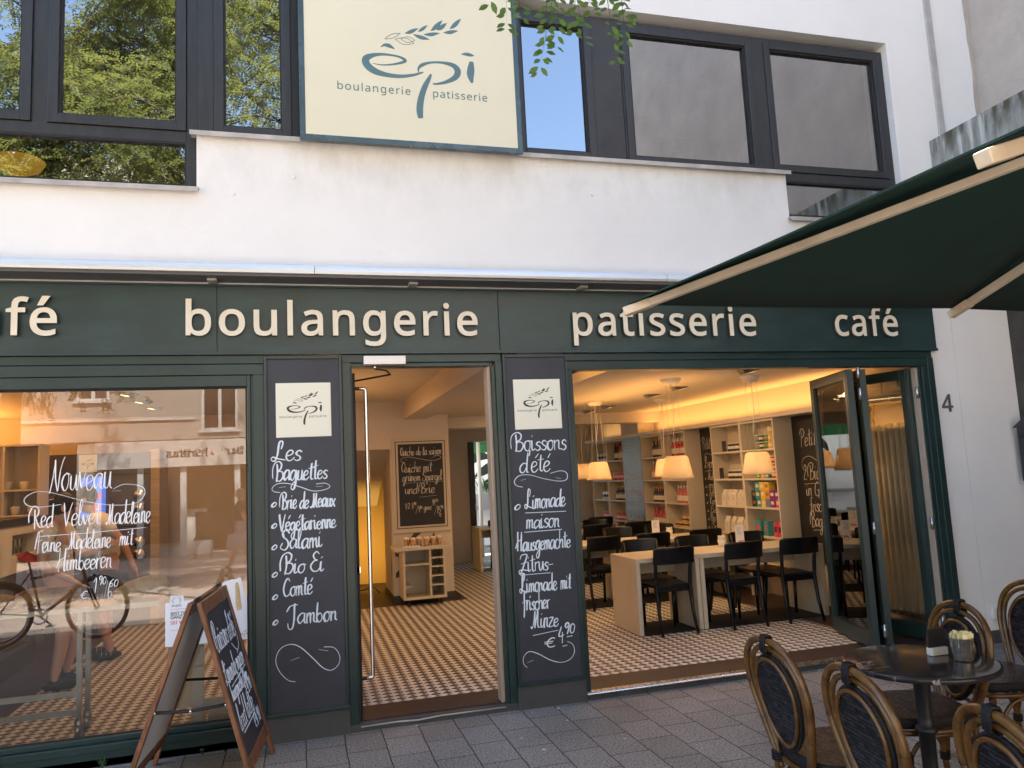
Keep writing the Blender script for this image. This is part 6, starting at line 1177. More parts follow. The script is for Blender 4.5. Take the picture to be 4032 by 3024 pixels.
def hall():
    t = thing('framed_chalkboard', 'pale framed chalkboard reading Quiche de la saison on the white column', 'chalkboard', (1.565, 4.95, .94)); y = 4.949
    mb = MB(); mb.box(1.178, 1.952, y-.03, y, .94, 2.205); mb.build('outer_frame', 'mdf', t, bevel=.004)
    mb = MB(); mb.box(1.225, 1.905, y-.034, y-.0305, .995, 2.155); mb.build('slot_line', 'rubber', t)
    mb = MB(); mb.box(1.235, 1.895, y-.040, y-.0345, 1.005, 2.145); mb.build('inner_frame', 'mdf', t)
    mb = MB(); mb.box(1.262, 1.868, y-.044, y-.0405, 1.03, 2.118); mb.build('slate', 'board_black', t)
    pl = front(y-.044); mb = MB(); k = dict(w=.0085)
    hand(mb, pl, 'Quiche de la saison', 1.29, 1.85, 1.965, .05, **k); swirl(mb, pl, [(1.34, 1.875), (1.305, 1.885), (1.31, 1.925), (1.40, 1.945), (1.55, 1.915), (1.70, 1.885), (1.80, 1.895), (1.845, 1.925), (1.81, 1.95), (1.74, 1.94)], .006); swirl(mb, pl, [(1.35, 1.91), (1.39, 1.915)], .008); swirl(mb, pl, [(1.70, 1.92), (1.74, 1.925)], .008)
    hand(mb, pl, 'Quiche mit', 1.30, 1.71, 1.74, .06, **k); hand(mb, pl, 'grünem Spargel', 1.31, 1.85, 1.62, .055, **k); ribbon(mb, [[(1.32, 1.595), (1.86, 1.60)], [(1.53, 1.40), (1.76, 1.415)]], pl, .005, smooth=False); hand(mb, pl, 'und Brie', 1.335, 1.74, 1.45, .06, **k)
    hand(mb, pl, '1/2 8', 1.335, 1.45, 1.255, .035, w=.006); hand(mb, pl, '90', 1.45, 1.485, 1.30, .018, w=.005); hand(mb, pl, '/9', 1.475, 1.535, 1.20, .04, w=.006); hand(mb, pl, '90', 1.53, 1.565, 1.245, .018, w=.005); hand(mb, pl, 'ganz', 1.585, 1.69, 1.23, .035, w=.006); hand(mb, pl, '14', 1.70, 1.745, 1.285, .035, w=.006); hand(mb, pl, '60', 1.745, 1.78, 1.33, .018, w=.005); hand(mb, pl, '/15', 1.73, 1.81, 1.17, .045, w=.006); hand(mb, pl, '90', 1.81, 1.85, 1.235, .018, w=.005); hand(mb, pl, '€', 1.79, 1.825, 1.13, .02, w=.006)
    mb.build('handwriting', 'chalk_warm', t)
    t = thing('trolley', 'pale wooden serving trolley with open compartments on castors', 'trolley', (1.5, 4.62, FL)); x0, x1, y0, y1 = 1.225, 1.775, 4.45, 4.86
    mb = MB(); mb.box(1.12, 1.862, 4.43, 4.88, .745, .79); mb.build('top', 'laminate', t, bevel=.003)
    mb = MB(); mb.box(x0, x0+.03, y0, y1, .135, .744); mb.box(x1-.03, x1, y0, y1, .135, .744); mb.box(x0+.03, x1-.03, y0, y1, .135, .165); mb.box(x0+.03, x1-.03, y1-.015, y1, .165, .744); mb.box(1.565, 1.588, y0+.002, y1-.016, .165, .743); mb.build('carcass', 'mdf', t)
    mb = MB(); mb.box(x0+.0305, 1.5645, y0+.004, y1-.016, .555, .575); mb.build('shelf', 'mdf', t); mb = MB(); mb.box(x0+.0305, 1.34, y0+.05, y1-.016, .28, .30); mb.build('shelf', 'mdf', t)
    for z in (.29, .405, .52, .63): mb = MB(); mb.box(1.5885, x1-.0305, y0+.004, y1-.016, z, z+.015); mb.build('shelf', 'mdf', t)
    for x in (x0+.07, x1-.07):
        for yy in (y0+.05, y1-.06): mb = MB(); mb.tube([(x-.012, yy, FL+.034), (x+.012, yy, FL+.034)], .034, 14); mb.box(x-.02, x+.02, yy-.02, yy+.02, FL+.069, .1345); mb.build('castor', 'rubber', t)
    p0 = None
    for i, (x, y) in enumerate(((1.30, 4.6), (1.37, 4.53), (1.455, 4.57), (1.545, 4.52), (1.635, 4.56), (1.72, 4.60))):
        c = thing('cutlery_tumbler', 'copper steel tumbler filled with sachets on the trolley top', 'tumbler', (x, y, .791), 0, 'tumblers on the trolley'); mb = MB(); mb.lathe([(.028, 0), (.037, .085), (.035, .085), (.026, .004)], (0, 0, 0), 16)
        if p0 is None: p0 = c; o = mb.build('body', 'cup_copper', c, world=False); mb = MB(); mb.lathe([(.030, .07), (.033, .10), (.026, .112), (.01, .105)], (0, 0, 0), 9); mb.build('sachets', 'sachet_white', c, world=False)
        else:
            for ch in p0.children: q = ch.copy(); COL.objects.link(q); q.parent = c
    mb = MB(); mb.box(1.24, 1.45, 4.445, 4.56, .7905, .803); tag(mb.build('napkin_stack', 'paper'), 'flat stack of white napkins on the front of the trolley top', 'napkins')
    # garden door and court beyond
    t = thing('garden_door', 'dark framed glass door to the sunny court at the back', 'door', (3.12, 8.8, FL)); mb = MB(); mb.box(3.062, 3.165, 8.74, 8.83, FL, 2.285); mb.box(4.55, 4.65, 8.78, 8.83, FL, 2.285); mb.build('frame', 'anthracite', t); mb = MB(); mb.box(3.14, 3.16, 8.70, 8.739, 1.0, 1.03); mb.box(3.14, 3.155, 8.69, 8.70, 1.0, 1.13); mb.build('handle', 'chrome', t)
    t = thing('court_wall', 'white court wall with dark green leaf emblem seen through the garden door', 'wall', (4.5, 12.2, 0)); mb = MB(); mb.box(1.5, 9.0, 12.2, 12.4, 0, 3.2); mb.build('render', 'court_wall', t); mb = MB(); pl = front(12.199); ribbon(mb, [[(3.75, 1.78, .01), (3.85, 1.98, .16), (4.05, 2.10, .22), (4.25, 2.08, .12), (4.32, 2.05, .01)], [(3.92, 1.62, .01), (4.1, 1.72, .18), (4.3, 1.85, .2), (4.42, 2.0, .02)], [(4.15, 1.5, .01), (4.4, 1.55, .16), (4.7, 1.65, .02)], [(4.45, 1.72, .01), (4.6, 1.85, .2), (4.75, 2.1, .02)], [(3.6, 1.45, .01), (3.8, 1.55, .12), (3.98, 1.6, .01)]], pl, 1, .003, k=6); mb.build('emblem', 'apron_green', t)
    mb = MB(); mb.quad((-5, 9.2, .03), (12, 9.2, .03), (12, 12.2, .03), (-5, 12.2, .03)); tag(mb.build('court_floor', 'paving'), 'paved floor of the court behind the shop', 'paving', kind='structure')
    t = thing('plant_box', 'grey planter with a spiky green plant on the court wall ledge', 'planter', (4.2, 11.9, .9)); mb = MB(); mb.box(3.9, 4.6, 11.75, 12.1, .95, 1.22); mb.build('box', 'planter', t); mb = MB()
    for i in range(70):
        a = rng.uniform(0, 6.28); l = rng.uniform(.2, .45); p = Vector((rng.uniform(3.98, 4.52), rng.uniform(11.8, 12.05), 1.21)); q = p+Vector((math.cos(a)*l*.6, math.sin(a)*l*.3, l)); w_ = Vector((-math.sin(a), math.cos(a), 0))*.018; m_ = (p+q)/2+Vector((0, 0, .05)); mb.add([p, m_+w_, q, m_-w_], [(0, 1, 2, 3)])
    mb.build('foliage', 'plant_leaf', t)
    mb = MB(); mb.box(3.2, 6.5, 11.72, 12.15, .88, .949); tag(mb.build('wall_ledge', 'planter'), 'grey ledge along the court wall under the planter', 'ledge')
    mb = MB(); mb.add([(2.8, 9.3, 2.75), (7, 9.3, 2.75), (7, 11.2, 2.35), (2.8, 11.2, 2.35), (2.8, 11.2, 2.15), (7, 11.2, 2.15)], [(0, 1, 2, 3), (3, 2, 5, 4)]); tag(mb.build('court_awning', 'box_green'), 'green awning over the court behind the shop', 'awning')
    t = thing('court_post', 'round white post in the court behind the garden door', 'post', (3.45, 9.6, 0)); mb = MB(); mb.cyl((3.47, 9.7, .04), (3.47, 9.7, 2.5), .04, 12); mb.build('shaft', 'plastic_white', t); mb = MB(); mb.cyl((3.47, 9.7, 2.38), (3.47, 9.7, 2.46), .06, 12); mb.build('collar', 'plastic_white', t)
    # cable on the floor of the passage
    mb = MB(); mb.tube(spline([(.75, 6.2, .06), (.85, 6.0, .10), (.98, 6.05, .12), (1.06, 5.9, .06)], 5), .008, 6); tag(mb.build('floor_cable', 'rubber'), 'loop of black cable on the passage floor', 'cable')
hall()
# ------------------------------------------------------------------ counter room behind the shop window
def counter_room():
    t = thing('sales_counter', 'white sales counter with dark glass rim and open niche behind the shop window', 'counter', (-2.9, 2.2, FL))
    mb = MB(); mb.box(-3.7, -2.5, .9, 2.50, .98, 1.40); mb.box(-3.7, -2.72, 2.50, 3.18, .98, 1.40); mb.box(-2.72, -2.5, 2.50, 3.18, .98, 1.13); mb.box(-2.72, -2.5, 2.50, 3.18, 1.32, 1.40); mb.box(-3.7, -2.5, 3.18, 3.35, .98, 1.40); mb.build('body', 'mdf_light', t, bevel=.004)
    mb = MB(); mb.box(-3.7, -2.49, .88, 3.0, 1.401, 1.47); mb.build('glass_rim', 'black_paint', t); mb = MB(); mb.box(-3.6, -2.62, .9, 3.3, .25, .979); mb.build('base', 'cab_grey', t); mb = MB(); mb.box(-3.6, -2.55, .9, 3.3, FL+.001, .249); mb.build('base_board', 'dark_panel', t)
    for i in range(5): y = 2.60+.11*i; mb = MB(); mb.lathe([(.03, 0), (.034, .14), (.032, .14), (.028, .005)], (-2.62, y, 1.131), 10); tag(mb.build('drinking_glass', 'door_glass'), 'clear drinking glass in the counter niche', 'glass', 'glasses in the counter niche')
    mb = MB(); pts = [(-2.50, 2.62, 1.14), (-2.46, 2.75, 1.16), (-2.47, 2.9, 1.13), (-2.44, 3.05, 1.08), (-2.46, 3.1, 1.0), (-2.48, 2.95, 1.04), (-2.49, 2.8, 1.07), (-2.49, 2.66, 1.10)]; mb.add(pts+[(p[0]-.05, p[1], p[2]-.03) for p in pts], [tuple(range(8)), tuple(range(8, 16))[::-1]]+[(i, (i+1) % 8, 8+(i+1) % 8, 8+i) for i in range(8)]); tag(mb.build('dish_cloth', 'red_cloth', bevel=.006), 'crumpled red dish cloth hanging from the counter niche', 'cloth')
    for i in range(7): mb = MB(); y = 1.2+.24*i; mb.ell((-2.75, y, 1.53), (.08, .11, .055), 10, 7); tag(mb.build('bread_roll', 'crust_pale'), 'golden bread roll on the counter top', 'bread roll', 'bread rolls on the counter')
    t = thing('back_cabinet', 'dark taupe oven cabinet behind the counter with round dials and cream plate', 'cabinet', (-2.6, 5.2, FL))
    mb = MB(); mb.box(-3.5, -1.80, 5.0, 5.6, FL, 2.15); mb.build('body', 'cab_grey', t)
    mb = MB(); mb.box(-1.79, -1.69, 4.96, 5.6, FL, 2.18); mb.build('side_panel', 'beech', t)
    p = MB(); p.box(-2.60, -2.40, 4.988, 4.9995, 1.93, 2.14); pn = p.build('logo_plate', 'plate_cream', t); e = MB(); logo(e, front(4.988), -2.50, 2.02, .15, .001, False); e.build('emblem', 'plate_ink', pn)
    p = MB(); p.box(-2.58, -2.30, 4.97, 4.9995, 1.38, 1.86); sc_ = p.build('screen', 'screen_blue', t); e = MB(); pl = front(4.97); ribbon(e, [[(-2.40, 1.62, .02), (-2.37, 1.63, .09), (-2.34, 1.62, .06)], [(-2.5, 1.50, .02), (-2.42, 1.52, .07), (-2.34, 1.5, .03)]], pl, 1, .002); e.build('picture', 'screen_pink', sc_)
    for z in (1.62, 1.46, 1.05, .9): p = MB(); p.tube([(-1.92, 4.985, z), (-1.92, 4.9995, z)], .065, 20); p.tube([(-1.92, 4.975, z), (-1.92, 4.9845, z)], .045, 18); p.tube([(-1.92, 4.965, z), (-1.92, 4.9745, z)], .016, 12); p.build('dial', 'brushed', t)
    p = MB(); p.box(-2.75, -1.81, 4.992, 4.9995, 1.88, 1.885); p.box(-3.4, -1.81, 4.992, 4.9995, 1.24, 1.25); p.build('joint_line', 'rubber', t)
    t = thing('cup_shelves', 'pale wall shelves with stacked white cups behind the counter', 'shelves', (-3.2, 4.6, FL))
    mb = MB(); mb.box(-3.72, -2.82, 4.62, 4.64, 1.45, 2.25)
    for x in (-3.72, -3.19, -2.84): mb.box(x, x+.022, 4.30, 4.62, 1.45, 2.25)
    for z in (1.45, 1.73, 2.23): mb.box(-3.72, -2.82, 4.298, 4.62, z, z+.022)
    mb.build('carcass', 'mdf', t); mb = MB(); mb.box(-3.72, -2.82, 4.30, 4.6, FL, 1.449); mb.build('base', 'cab_grey', t)
    for i in range(9): x = -3.6+.085*i; mb = MB(); z = 1.7521 if i % 2 else 1.4721; mb.lathe([(.025, 0), (.045, .03), (.05, .09), (.046, .09), (.03, .01)], (x, 4.42, z), 10); tag(mb.build('cup', 'shirt_white'), 'white coffee cup on the wall shelves', 'cup', 'white cups on the wall shelves')
    # display table on wheels right behind the glass
    t = thing('display_table', 'pale topped display table on a galvanised wheeled frame behind the shop window', 'table', (-1.9, .6, FL))
    mb = MB(); mb.box(-3.3, -.95, .42, .80, .872, .906); mb.build('top', 'mdf_light', t, bevel=.004)
    for x in (-1.47, -3.2):
        for y in (.50, .72): mb = MB(); mb.box(x, x+.032, y, y+.032, .17, .871); mb.build('leg', 'steel_grey', t); mb = MB(); mb.tube([(x+.016, y+.016, .10), (x+.016, y+.016, .169)], .028, 10); mb.tube([(x+.0, y+.016, FL+.045), (x+.032, y+.016, FL+.045)], .045, 14); mb.build('castor', 'steel_grey', t)
    for z in (.20, .32): mb = MB(); mb.box(-3.168, -1.47, .50, .525, z, z+.035); mb.build('rail', 'steel_grey', t)
    for i in range(5): mb = MB(); z = .32+.11*i; mb.box(-1.53, -1.4705, .70, .712, z, z+.008); mb.build('runner', 'brushed', t)
    mb = MB(); mb.ell((-1.68, .56, .975), (.20, .10, .075), 20, 12); tag(mb.build('rye_loaf', 'crust'), 'big floury rustic loaf lying on the display table', 'loaf')
    mb = MB(); mb.ell((-2.02, .62, .955), (.17, .10, .06), 20, 12); tag(mb.build('rye_loaf', 'crust'), 'second rustic loaf at the left end of the display table', 'loaf')
    for i, (x, y, rx) in enumerate(((-1.17, .58, .11), (-1.08, .66, .16), (-1.02, .52, .12))): mb = MB(); mb.ell((x, y, .955+.03*i), (rx, .085, .06), 14, 9); tag(mb.build('white_loaf', 'crust_pale'), ('round pale loaf on the display table above the notice', 'long pale loaf behind the round one', 'short pale loaf at the right end of the display table')[i], 'loaf')
    t = thing('window_rack', 'pale wooden stand behind the A-board inside the shop window', 'stand', (-.62, .6, FL))
    for x in (-.74, -.49):
        mb = MB(); mb.box(x, x+.075, .44, .475, FL, .86); mb.build('post', 'mdf_light', t)
    mb = MB(); mb.box(-.665, -.49, .445, .47, .16, .22); mb.box(-.665, -.49, .445, .47, .62, .68); mb.build('cross_bar', 'mdf_light', t); mb = MB(); mb.box(-.92, -.74, .62, .66, .13, .64); mb.build('side_board', 'mdf', t)
    for i in range(7): mb = MB(); y = .40; a = rng.uniform(-.64, -.5); z = .055+.015*(i % 3)
    t = thing('kraft_sacks', 'stack of folded paper bags under the wooden stand', 'paper bags', (-.57, .56, FL))
    for i in range(5): mb = MB(); mb.box(-.655+rng.uniform(0, .02), -.50, .50, .66, FL+.002+.02*i, FL+.020+.02*i); mb.build('bag', 'mdf', t)
counter_room()

# ------------------------------------------------------------------ people
def skin_mesh(name, verts, edges, m, parent=None, sub=1, root=0):
    me = bpy.data.meshes.new(name); me.from_pydata([v[:3] for v in verts], edges, []); o = bpy.data.objects.new(name, me); COL.objects.link(o)
    sk = o.modifiers.new('skin', 'SKIN'); sk.use_smooth_shade = True; ss = o.modifiers.new('sub', 'SUBSURF'); ss.levels = ss.render_levels = sub
    for i, v in enumerate(verts): d = me.skin_vertices[0].data[i]; r_ = v[3]; d.radius = r_ if isinstance(r_, tuple) else (r_, r_); d.use_root = i == root
    bpy.context.view_layer.update()
    ev = bpy.data.meshes.new_from_object(o.evaluated_get(bpy.context.evaluated_depsgraph_get())); bpy.data.objects.remove(o)
    off = worldloc(parent) if parent is not None else Vector((0, 0, 0))
    for v in ev.vertices: v.co -= off
    n = bpy.data.objects.new(name, ev); COL.objects.link(n); ev.materials.clear(); ev.materials.append(MATS[m])
    for p in ev.polygons: p.use_smooth = True
    if parent is not None: n.parent = parent
    return n
def person(label, base, J, mats, facing, hair, shorts=True, apron=None, skirt=False):
    # J: hip, chest, neck, head, kneeL/R, footL/R, shoulderL/R, elbowL/R, handL/R
    t = thing('person', label, 'person', base); V = Vector; f = V(facing).normalized(); s = f.cross(V((0, 0, 1)))
    g = {k: V(v) for k, v in J.items()}
    vs = []; es = []
    def add(p, r_, par=None): vs.append((p.x, p.y, p.z, r_)); i = len(vs)-1; (es.append((par, i)) if par is not None else None); return i
    hip = add(g['hip'], (.15, .12)); ch = add(g['chest'], (.155, .11), hip); nb = add(g['neck']-V((0, 0, .05)), .07, ch); nk = add(g['neck'], .048, nb); hd = add(g['head']-V((0, 0, .06)), .075, nk); add(g['head']+V((0, 0, .05)), .082, hd)
    for k in 'LR':
        h = add(g['hip']+s*(.09 if k == 'R' else -.09)-V((0, 0, .05)), .10, hip); kn = add(g['knee'+k], .060, h); cf = add(g['knee'+k].lerp(g['foot'+k], .35), .056, kn); an = add(g['foot'+k]+V((0, 0, .07)), .034, cf); add(g['foot'+k]+f*.12+V((0, 0, .03)), .035, an)
        sh = add(g['shoulder'+k], .055, nb); el = add(g['elbow'+k], .040, sh); wr = add(g['hand'+k], .027, el); d = (g['hand'+k]-g['elbow'+k]).normalized(); pm = add(g['hand'+k]+d*.07, (.036, .020), wr)
        sd = d.cross(f).normalized() if abs(d.dot(f)) < .95 else s
        for q, (o_, l) in enumerate(((-.026, .06), (-.009, .075), (.009, .072), (.026, .058))): fb = add(g['hand'+k]+d*.10+sd*o_, .0085, pm); add(g['hand'+k]+d*(.10+l)+sd*o_+f*.015, .007, fb)
        tb = add(g['hand'+k]+d*.05+sd*.042, .010, wr); add(g['hand'+k]+d*.085+sd*.06+f*.01, .008, tb)
    skin_mesh('body', vs, es, mats['skin'], t)
    hd = g['head']
    mb = MB(); mb.ell(hd+V((0, 0, .035))-f*.022, (.098, .098, .108), 16, 10); mb.build('hair' if hair != 'cap' else 'cap', mats['hair'], t)
    mb = MB(); mb.ell(hd+f*.088+V((0, 0, -.02)), (.016, .016, .026), 8, 6); mb.build('nose', mats['skin'], t)
    for k in (-1, 1): mb = MB(); mb.ell(hd+f*.074+s*.032*k+V((0, 0, .01)), (.012, .012, .008), 8, 5); mb.build('eye', 'rubber', t); mb = MB(); mb.ell(hd+s*.086*k, (.02, .02, .032), 8, 6); mb.build('ear', mats['skin'], t)
    mb = MB(); mb.ell(hd+f*.078+V((0, 0, -.058)), (.02, .02, .007), 8, 5); mb.build('mouth', 'red_cloth', t)
    top = [(*(g['hip']+V((0, 0, .0))), (.168, .14)), (*g['chest'], (.178, .132)), (*(g['neck']-V((0, 0, .055))), .088)]; te = [(0, 1), (1, 2)]
    for k in 'LR': n = len(top); top += [(*g['shoulder'+k], .075), (*g['shoulder'+k].lerp(g['elbow'+k], .72), .064)]; te += [(2, n), (n, n+1)]
    skin_mesh('shirt', top, te, mats['top'], t)
    b = [(*(g['hip']+V((0, 0, .04))), (.175, .145))]; be = []
    for k in 'LR': n = len(b); b += [(*(g['hip']+s*(.09 if k == 'R' else -.09)-V((0, 0, .08))), .125), (*(g['hip']+s*(.09 if k == 'R' else -.09)).lerp(g['knee'+k], .92 if shorts else 1.0), .098)]; be += [(0, n), (n, n+1)]
    if skirt:
        mb = MB(); c = g['hip']; mb.lathe([(.15, .12), (.20, -.05), (.25, -.42), (.24, -.42), (.19, -.05), (.14, .11)], c, 18); mb.build('skirt', mats['bottom'], t)
    else: skin_mesh('shorts', b, be, mats['bottom'], t)
    if apron:
        n = 7; rows = []
        for z, w_, o_ in ((g['chest'].z, .10, .145), (g['hip'].z+.1, .16, .172), (g['hip'].z-.1, .17, .19), (g['hip'].z-.38, .17, .185)):
            c = g['hip'].lerp(g['chest'], max(0, min(1, (z-g['hip'].z)/max(.05, g['chest'].z-g['hip'].z)))); rows += [V((c.x, c.y, z))+s*(w_*math.sin(a))+f*(o_*math.cos(a)) for a in [(-1.1+2.2*i/(n-1)) for i in range(n)]]
        mb = MB(); mb.add(rows, [(k*n+i, k*n+i+1, (k+1)*n+i+1, (k+1)*n+i) for k in range(3) for i in range(n-1)], True); o = mb.build('apron', apron, t); q = o.modifiers.new('thickness', 'SOLIDIFY'); q.thickness = .006
    for k in 'LR':
        mb = MB(); c = g['foot'+k]+f*.05; rot = Matrix((s, f, V((0, 0, 1)))).transposed().to_quaternion(); mb.ell(c+V((0, 0, .045)), (.048, .14, .046), 14, 8, rot); o = mb.build('shoe', mats['shoe'], t)
        if mats.get('stripe'): 
            for q in (-.02, .02, .06): m2 = MB(); m2.ell(g['foot'+k]+f*(.03+q)+V((0, 0, .055)), (.050, .006, .034), 8, 6, rot); m2.build('stripe', mats['stripe'], o)
    return t
def people():
    person('bare legged shop worker in white shirt and pale shorts behind the display table', (-1.96, 2.15, FL), {
        'hip': (-2.02, 2.15, .90), 'chest': (-2.06, 2.12, 1.22), 'neck': (-2.02, 2.08, 1.43), 'head': (-1.97, 2.06, 1.55), 'kneeL': (-1.95, 2.32, .50), 'kneeR': (-1.95, 2.01, .50), 'footL': (-2.0, 2.32, FL), 'footR': (-2.01, 1.98, FL),
        'shoulderL': (-2.04, 2.31, 1.37), 'shoulderR': (-2.06, 1.90, 1.36), 'elbowL': (-1.90, 2.38, 1.12), 'elbowR': (-2.08, 1.86, 1.08), 'handL': (-1.72, 2.30, 1.18), 'handR': (-1.88, 1.88, .96)},
        {'skin': 'skin_pale', 'hair': 'hair_black', 'top': 'shirt_white', 'bottom': 'shorts_pale', 'shoe': 'shoe_black'}, (1, .15, 0), 'cap', True, None)
    person('shop worker in dark green apron and striped sneakers by the oven cabinet', (-1.85, 3.2, FL), {
        'hip': (-1.86, 3.18, .95), 'chest': (-1.92, 3.16, 1.27), 'neck': (-2.0, 3.15, 1.47), 'head': (-2.08, 3.14, 1.60), 'kneeL': (-1.93, 3.09, .52), 'kneeR': (-1.90, 3.30, .52), 'footL': (-1.80, 3.06, FL), 'footR': (-1.90, 3.32, FL),
        'shoulderL': (-1.90, 2.98, 1.40), 'shoulderR': (-1.93, 3.36, 1.40), 'elbowL': (-1.70, 2.94, 1.20), 'elbowR': (-2.1, 3.38, 1.15), 'handL': (-1.60, 2.92, .98), 'handR': (-2.3, 3.3, 1.18)},
        {'skin': 'skin', 'hair': 'hair_black', 'top': 'shirt_white', 'bottom': 'cloth_dark', 'shoe': 'shoe_black', 'stripe': 'sneaker_white'}, (-1, -.25, 0), 'hair', True, 'apron_green')
    y = -10.55
    person('fair haired woman in black top and patterned skirt walking along the sunny street', (-1.2, y, 0), {
        'hip': (-1.18, y, .88), 'chest': (-1.17, y, 1.17), 'neck': (-1.15, y, 1.38), 'head': (-1.13, y, 1.50), 'kneeL': (-1.06, y-.08, .48), 'kneeR': (-1.24, y+.08, .48), 'footL': (-.96, y-.08, .0), 'footR': (-1.38, y+.08, .04),
        'shoulderL': (-1.16, y-.17, 1.32), 'shoulderR': (-1.16, y+.17, 1.32), 'elbowL': (-1.26, y-.2, 1.08), 'elbowR': (-1.08, y+.2, 1.08), 'handL': (-1.24, y-.2, .86), 'handR': (-.96, y+.2, .90)},
        {'skin': 'skin', 'hair': 'hair_fair', 'top': 'cloth_dark', 'bottom': 'cloth_floral', 'shoe': 'sneaker_white'}, (1, 0, 0), 'hair', True, None, True)
    mb = MB(); mb.box(-1.42, -1.26, y+.10, y+.24, .78, 1.22, .02); tag(mb.build('shoulder_bag', 'cloth_dark'), 'black shoulder bag worn by the walking woman', 'bag')
people()
def bicycle(label, x, y, rz, fm):
    t = thing('bicycle', label, 'bicycle', (x, y, 0), rz, 'bicycles standing in the street')
    R_ = .35; A, C = Vector((-.52, 0, R_)), Vector((.52, 0, R_))
    for c in (A, C):
        mb = MB(); n = 36; mb.tube([c+Vector((math.cos(2*math.pi*i/n)*.332, 0, math.sin(2*math.pi*i/n)*.332)) for i in range(n)], .020, 8, closed=True); w = mb.build('wheel', 'rubber', t, world=False)
        mb = MB(); mb.tube([c+Vector((math.cos(2*math.pi*i/n)*.308, 0, math.sin(2*math.pi*i/n)*.308)) for i in range(n)], .008, 6, closed=True); mb.build('rim', 'brushed', w, world=False)
        mb = MB()
        for i in range(18): a = 2*math.pi*i/18; mb.tube([c+Vector((0, .02*(-1)**i, 0)), c+Vector((math.cos(a)*.305, 0, math.sin(a)*.305))], .0012, 4)
        mb.tube([c+Vector((0, -.04, 0)), c+Vector((0, .04, 0))], .018, 8); mb.build('spokes', 'brushed', w, world=False)
        mb = MB(); mb.tube([c+Vector((math.cos(a)*.365, 0, math.sin(a)*.365)) for a in [R(20+14*i) for i in range(11)]], .018, 6, flat=.4); mb.build('mudguard', fm, t, world=False)
    bb, st, hd = Vector((-.08, 0, .30)), Vector((-.2, 0, .80)), Vector((.36, 0, .82)); hb = Vector((.39, 0, .66))
    mb = MB()
    for p, q, r_ in ((bb, st, .016), (bb, hb, .019), (st-Vector((0, 0, .08)), hd, .016), (hd+Vector((-.02, 0, .06)), hb, .02), (bb, A, .010), (st, A, .009)): mb.tube([p, q], r_, 8)
    mb.build('frame', fm, t, world=False)
    mb = MB()
    for k in (-1, 1): mb.tube(spline([hb, hb+Vector((.05, .04*k, -.12)), C+Vector((0, .05*k, 0))], 4), .011, 6)
    mb.build('fork', fm, t, world=False)
    mb = MB(); mb.tube([hd, hd+Vector((-.03, 0, .18))], .013, 8); mb.tube(spline([hd+Vector((-.15, -.28, .16)), hd+Vector((-.02, -.2, .20)), hd+Vector((-.01, 0, .19)), hd+Vector((-.02, .2, .20)), hd+Vector((-.15, .28, .16))], 5), .011, 8); mb.build('handlebar', 'brushed', t, world=False)
    mb = MB(); mb.tube([st, st+Vector((-.03, 0, .14))], .012, 8); mb.ell(st+Vector((-.05, 0, .16)), (.14, .075, .035), 12, 7); mb.build('saddle', 'rubber', t, world=False)
    mb = MB(); mb.tube([bb+Vector((0, .05, 0)), bb+Vector((.13, .05, -.1))], .010, 6); mb.box(.02, .10, .06, .14, .185, .20); mb.tube([bb+Vector((0, -.05, 0)), bb+Vector((-.13, -.05, .1))], .010, 6); mb.box(-.25, -.17, -.14, -.06, .39, .405); mb.tube([bb+Vector((math.cos(2*math.pi*i/16)*.085, .05, math.sin(2*math.pi*i/16)*.085)) for i in range(16)], .008, 5, closed=True); mb.build('crank_set', 'brushed', t, world=False)
    mb = MB(); mb.ell((.47, 0, .72), (.04, .05, .05), 10, 7); mb.build('headlight', 'brushed', t, world=False)
bicycle('black city bicycle standing in the street opposite the shop window', -2.82, -4.62, R(6), 'bike_black')
bicycle('olive bicycle parked farther from the shop window', -3.75, -4.2, R(-20), 'bike_olive')

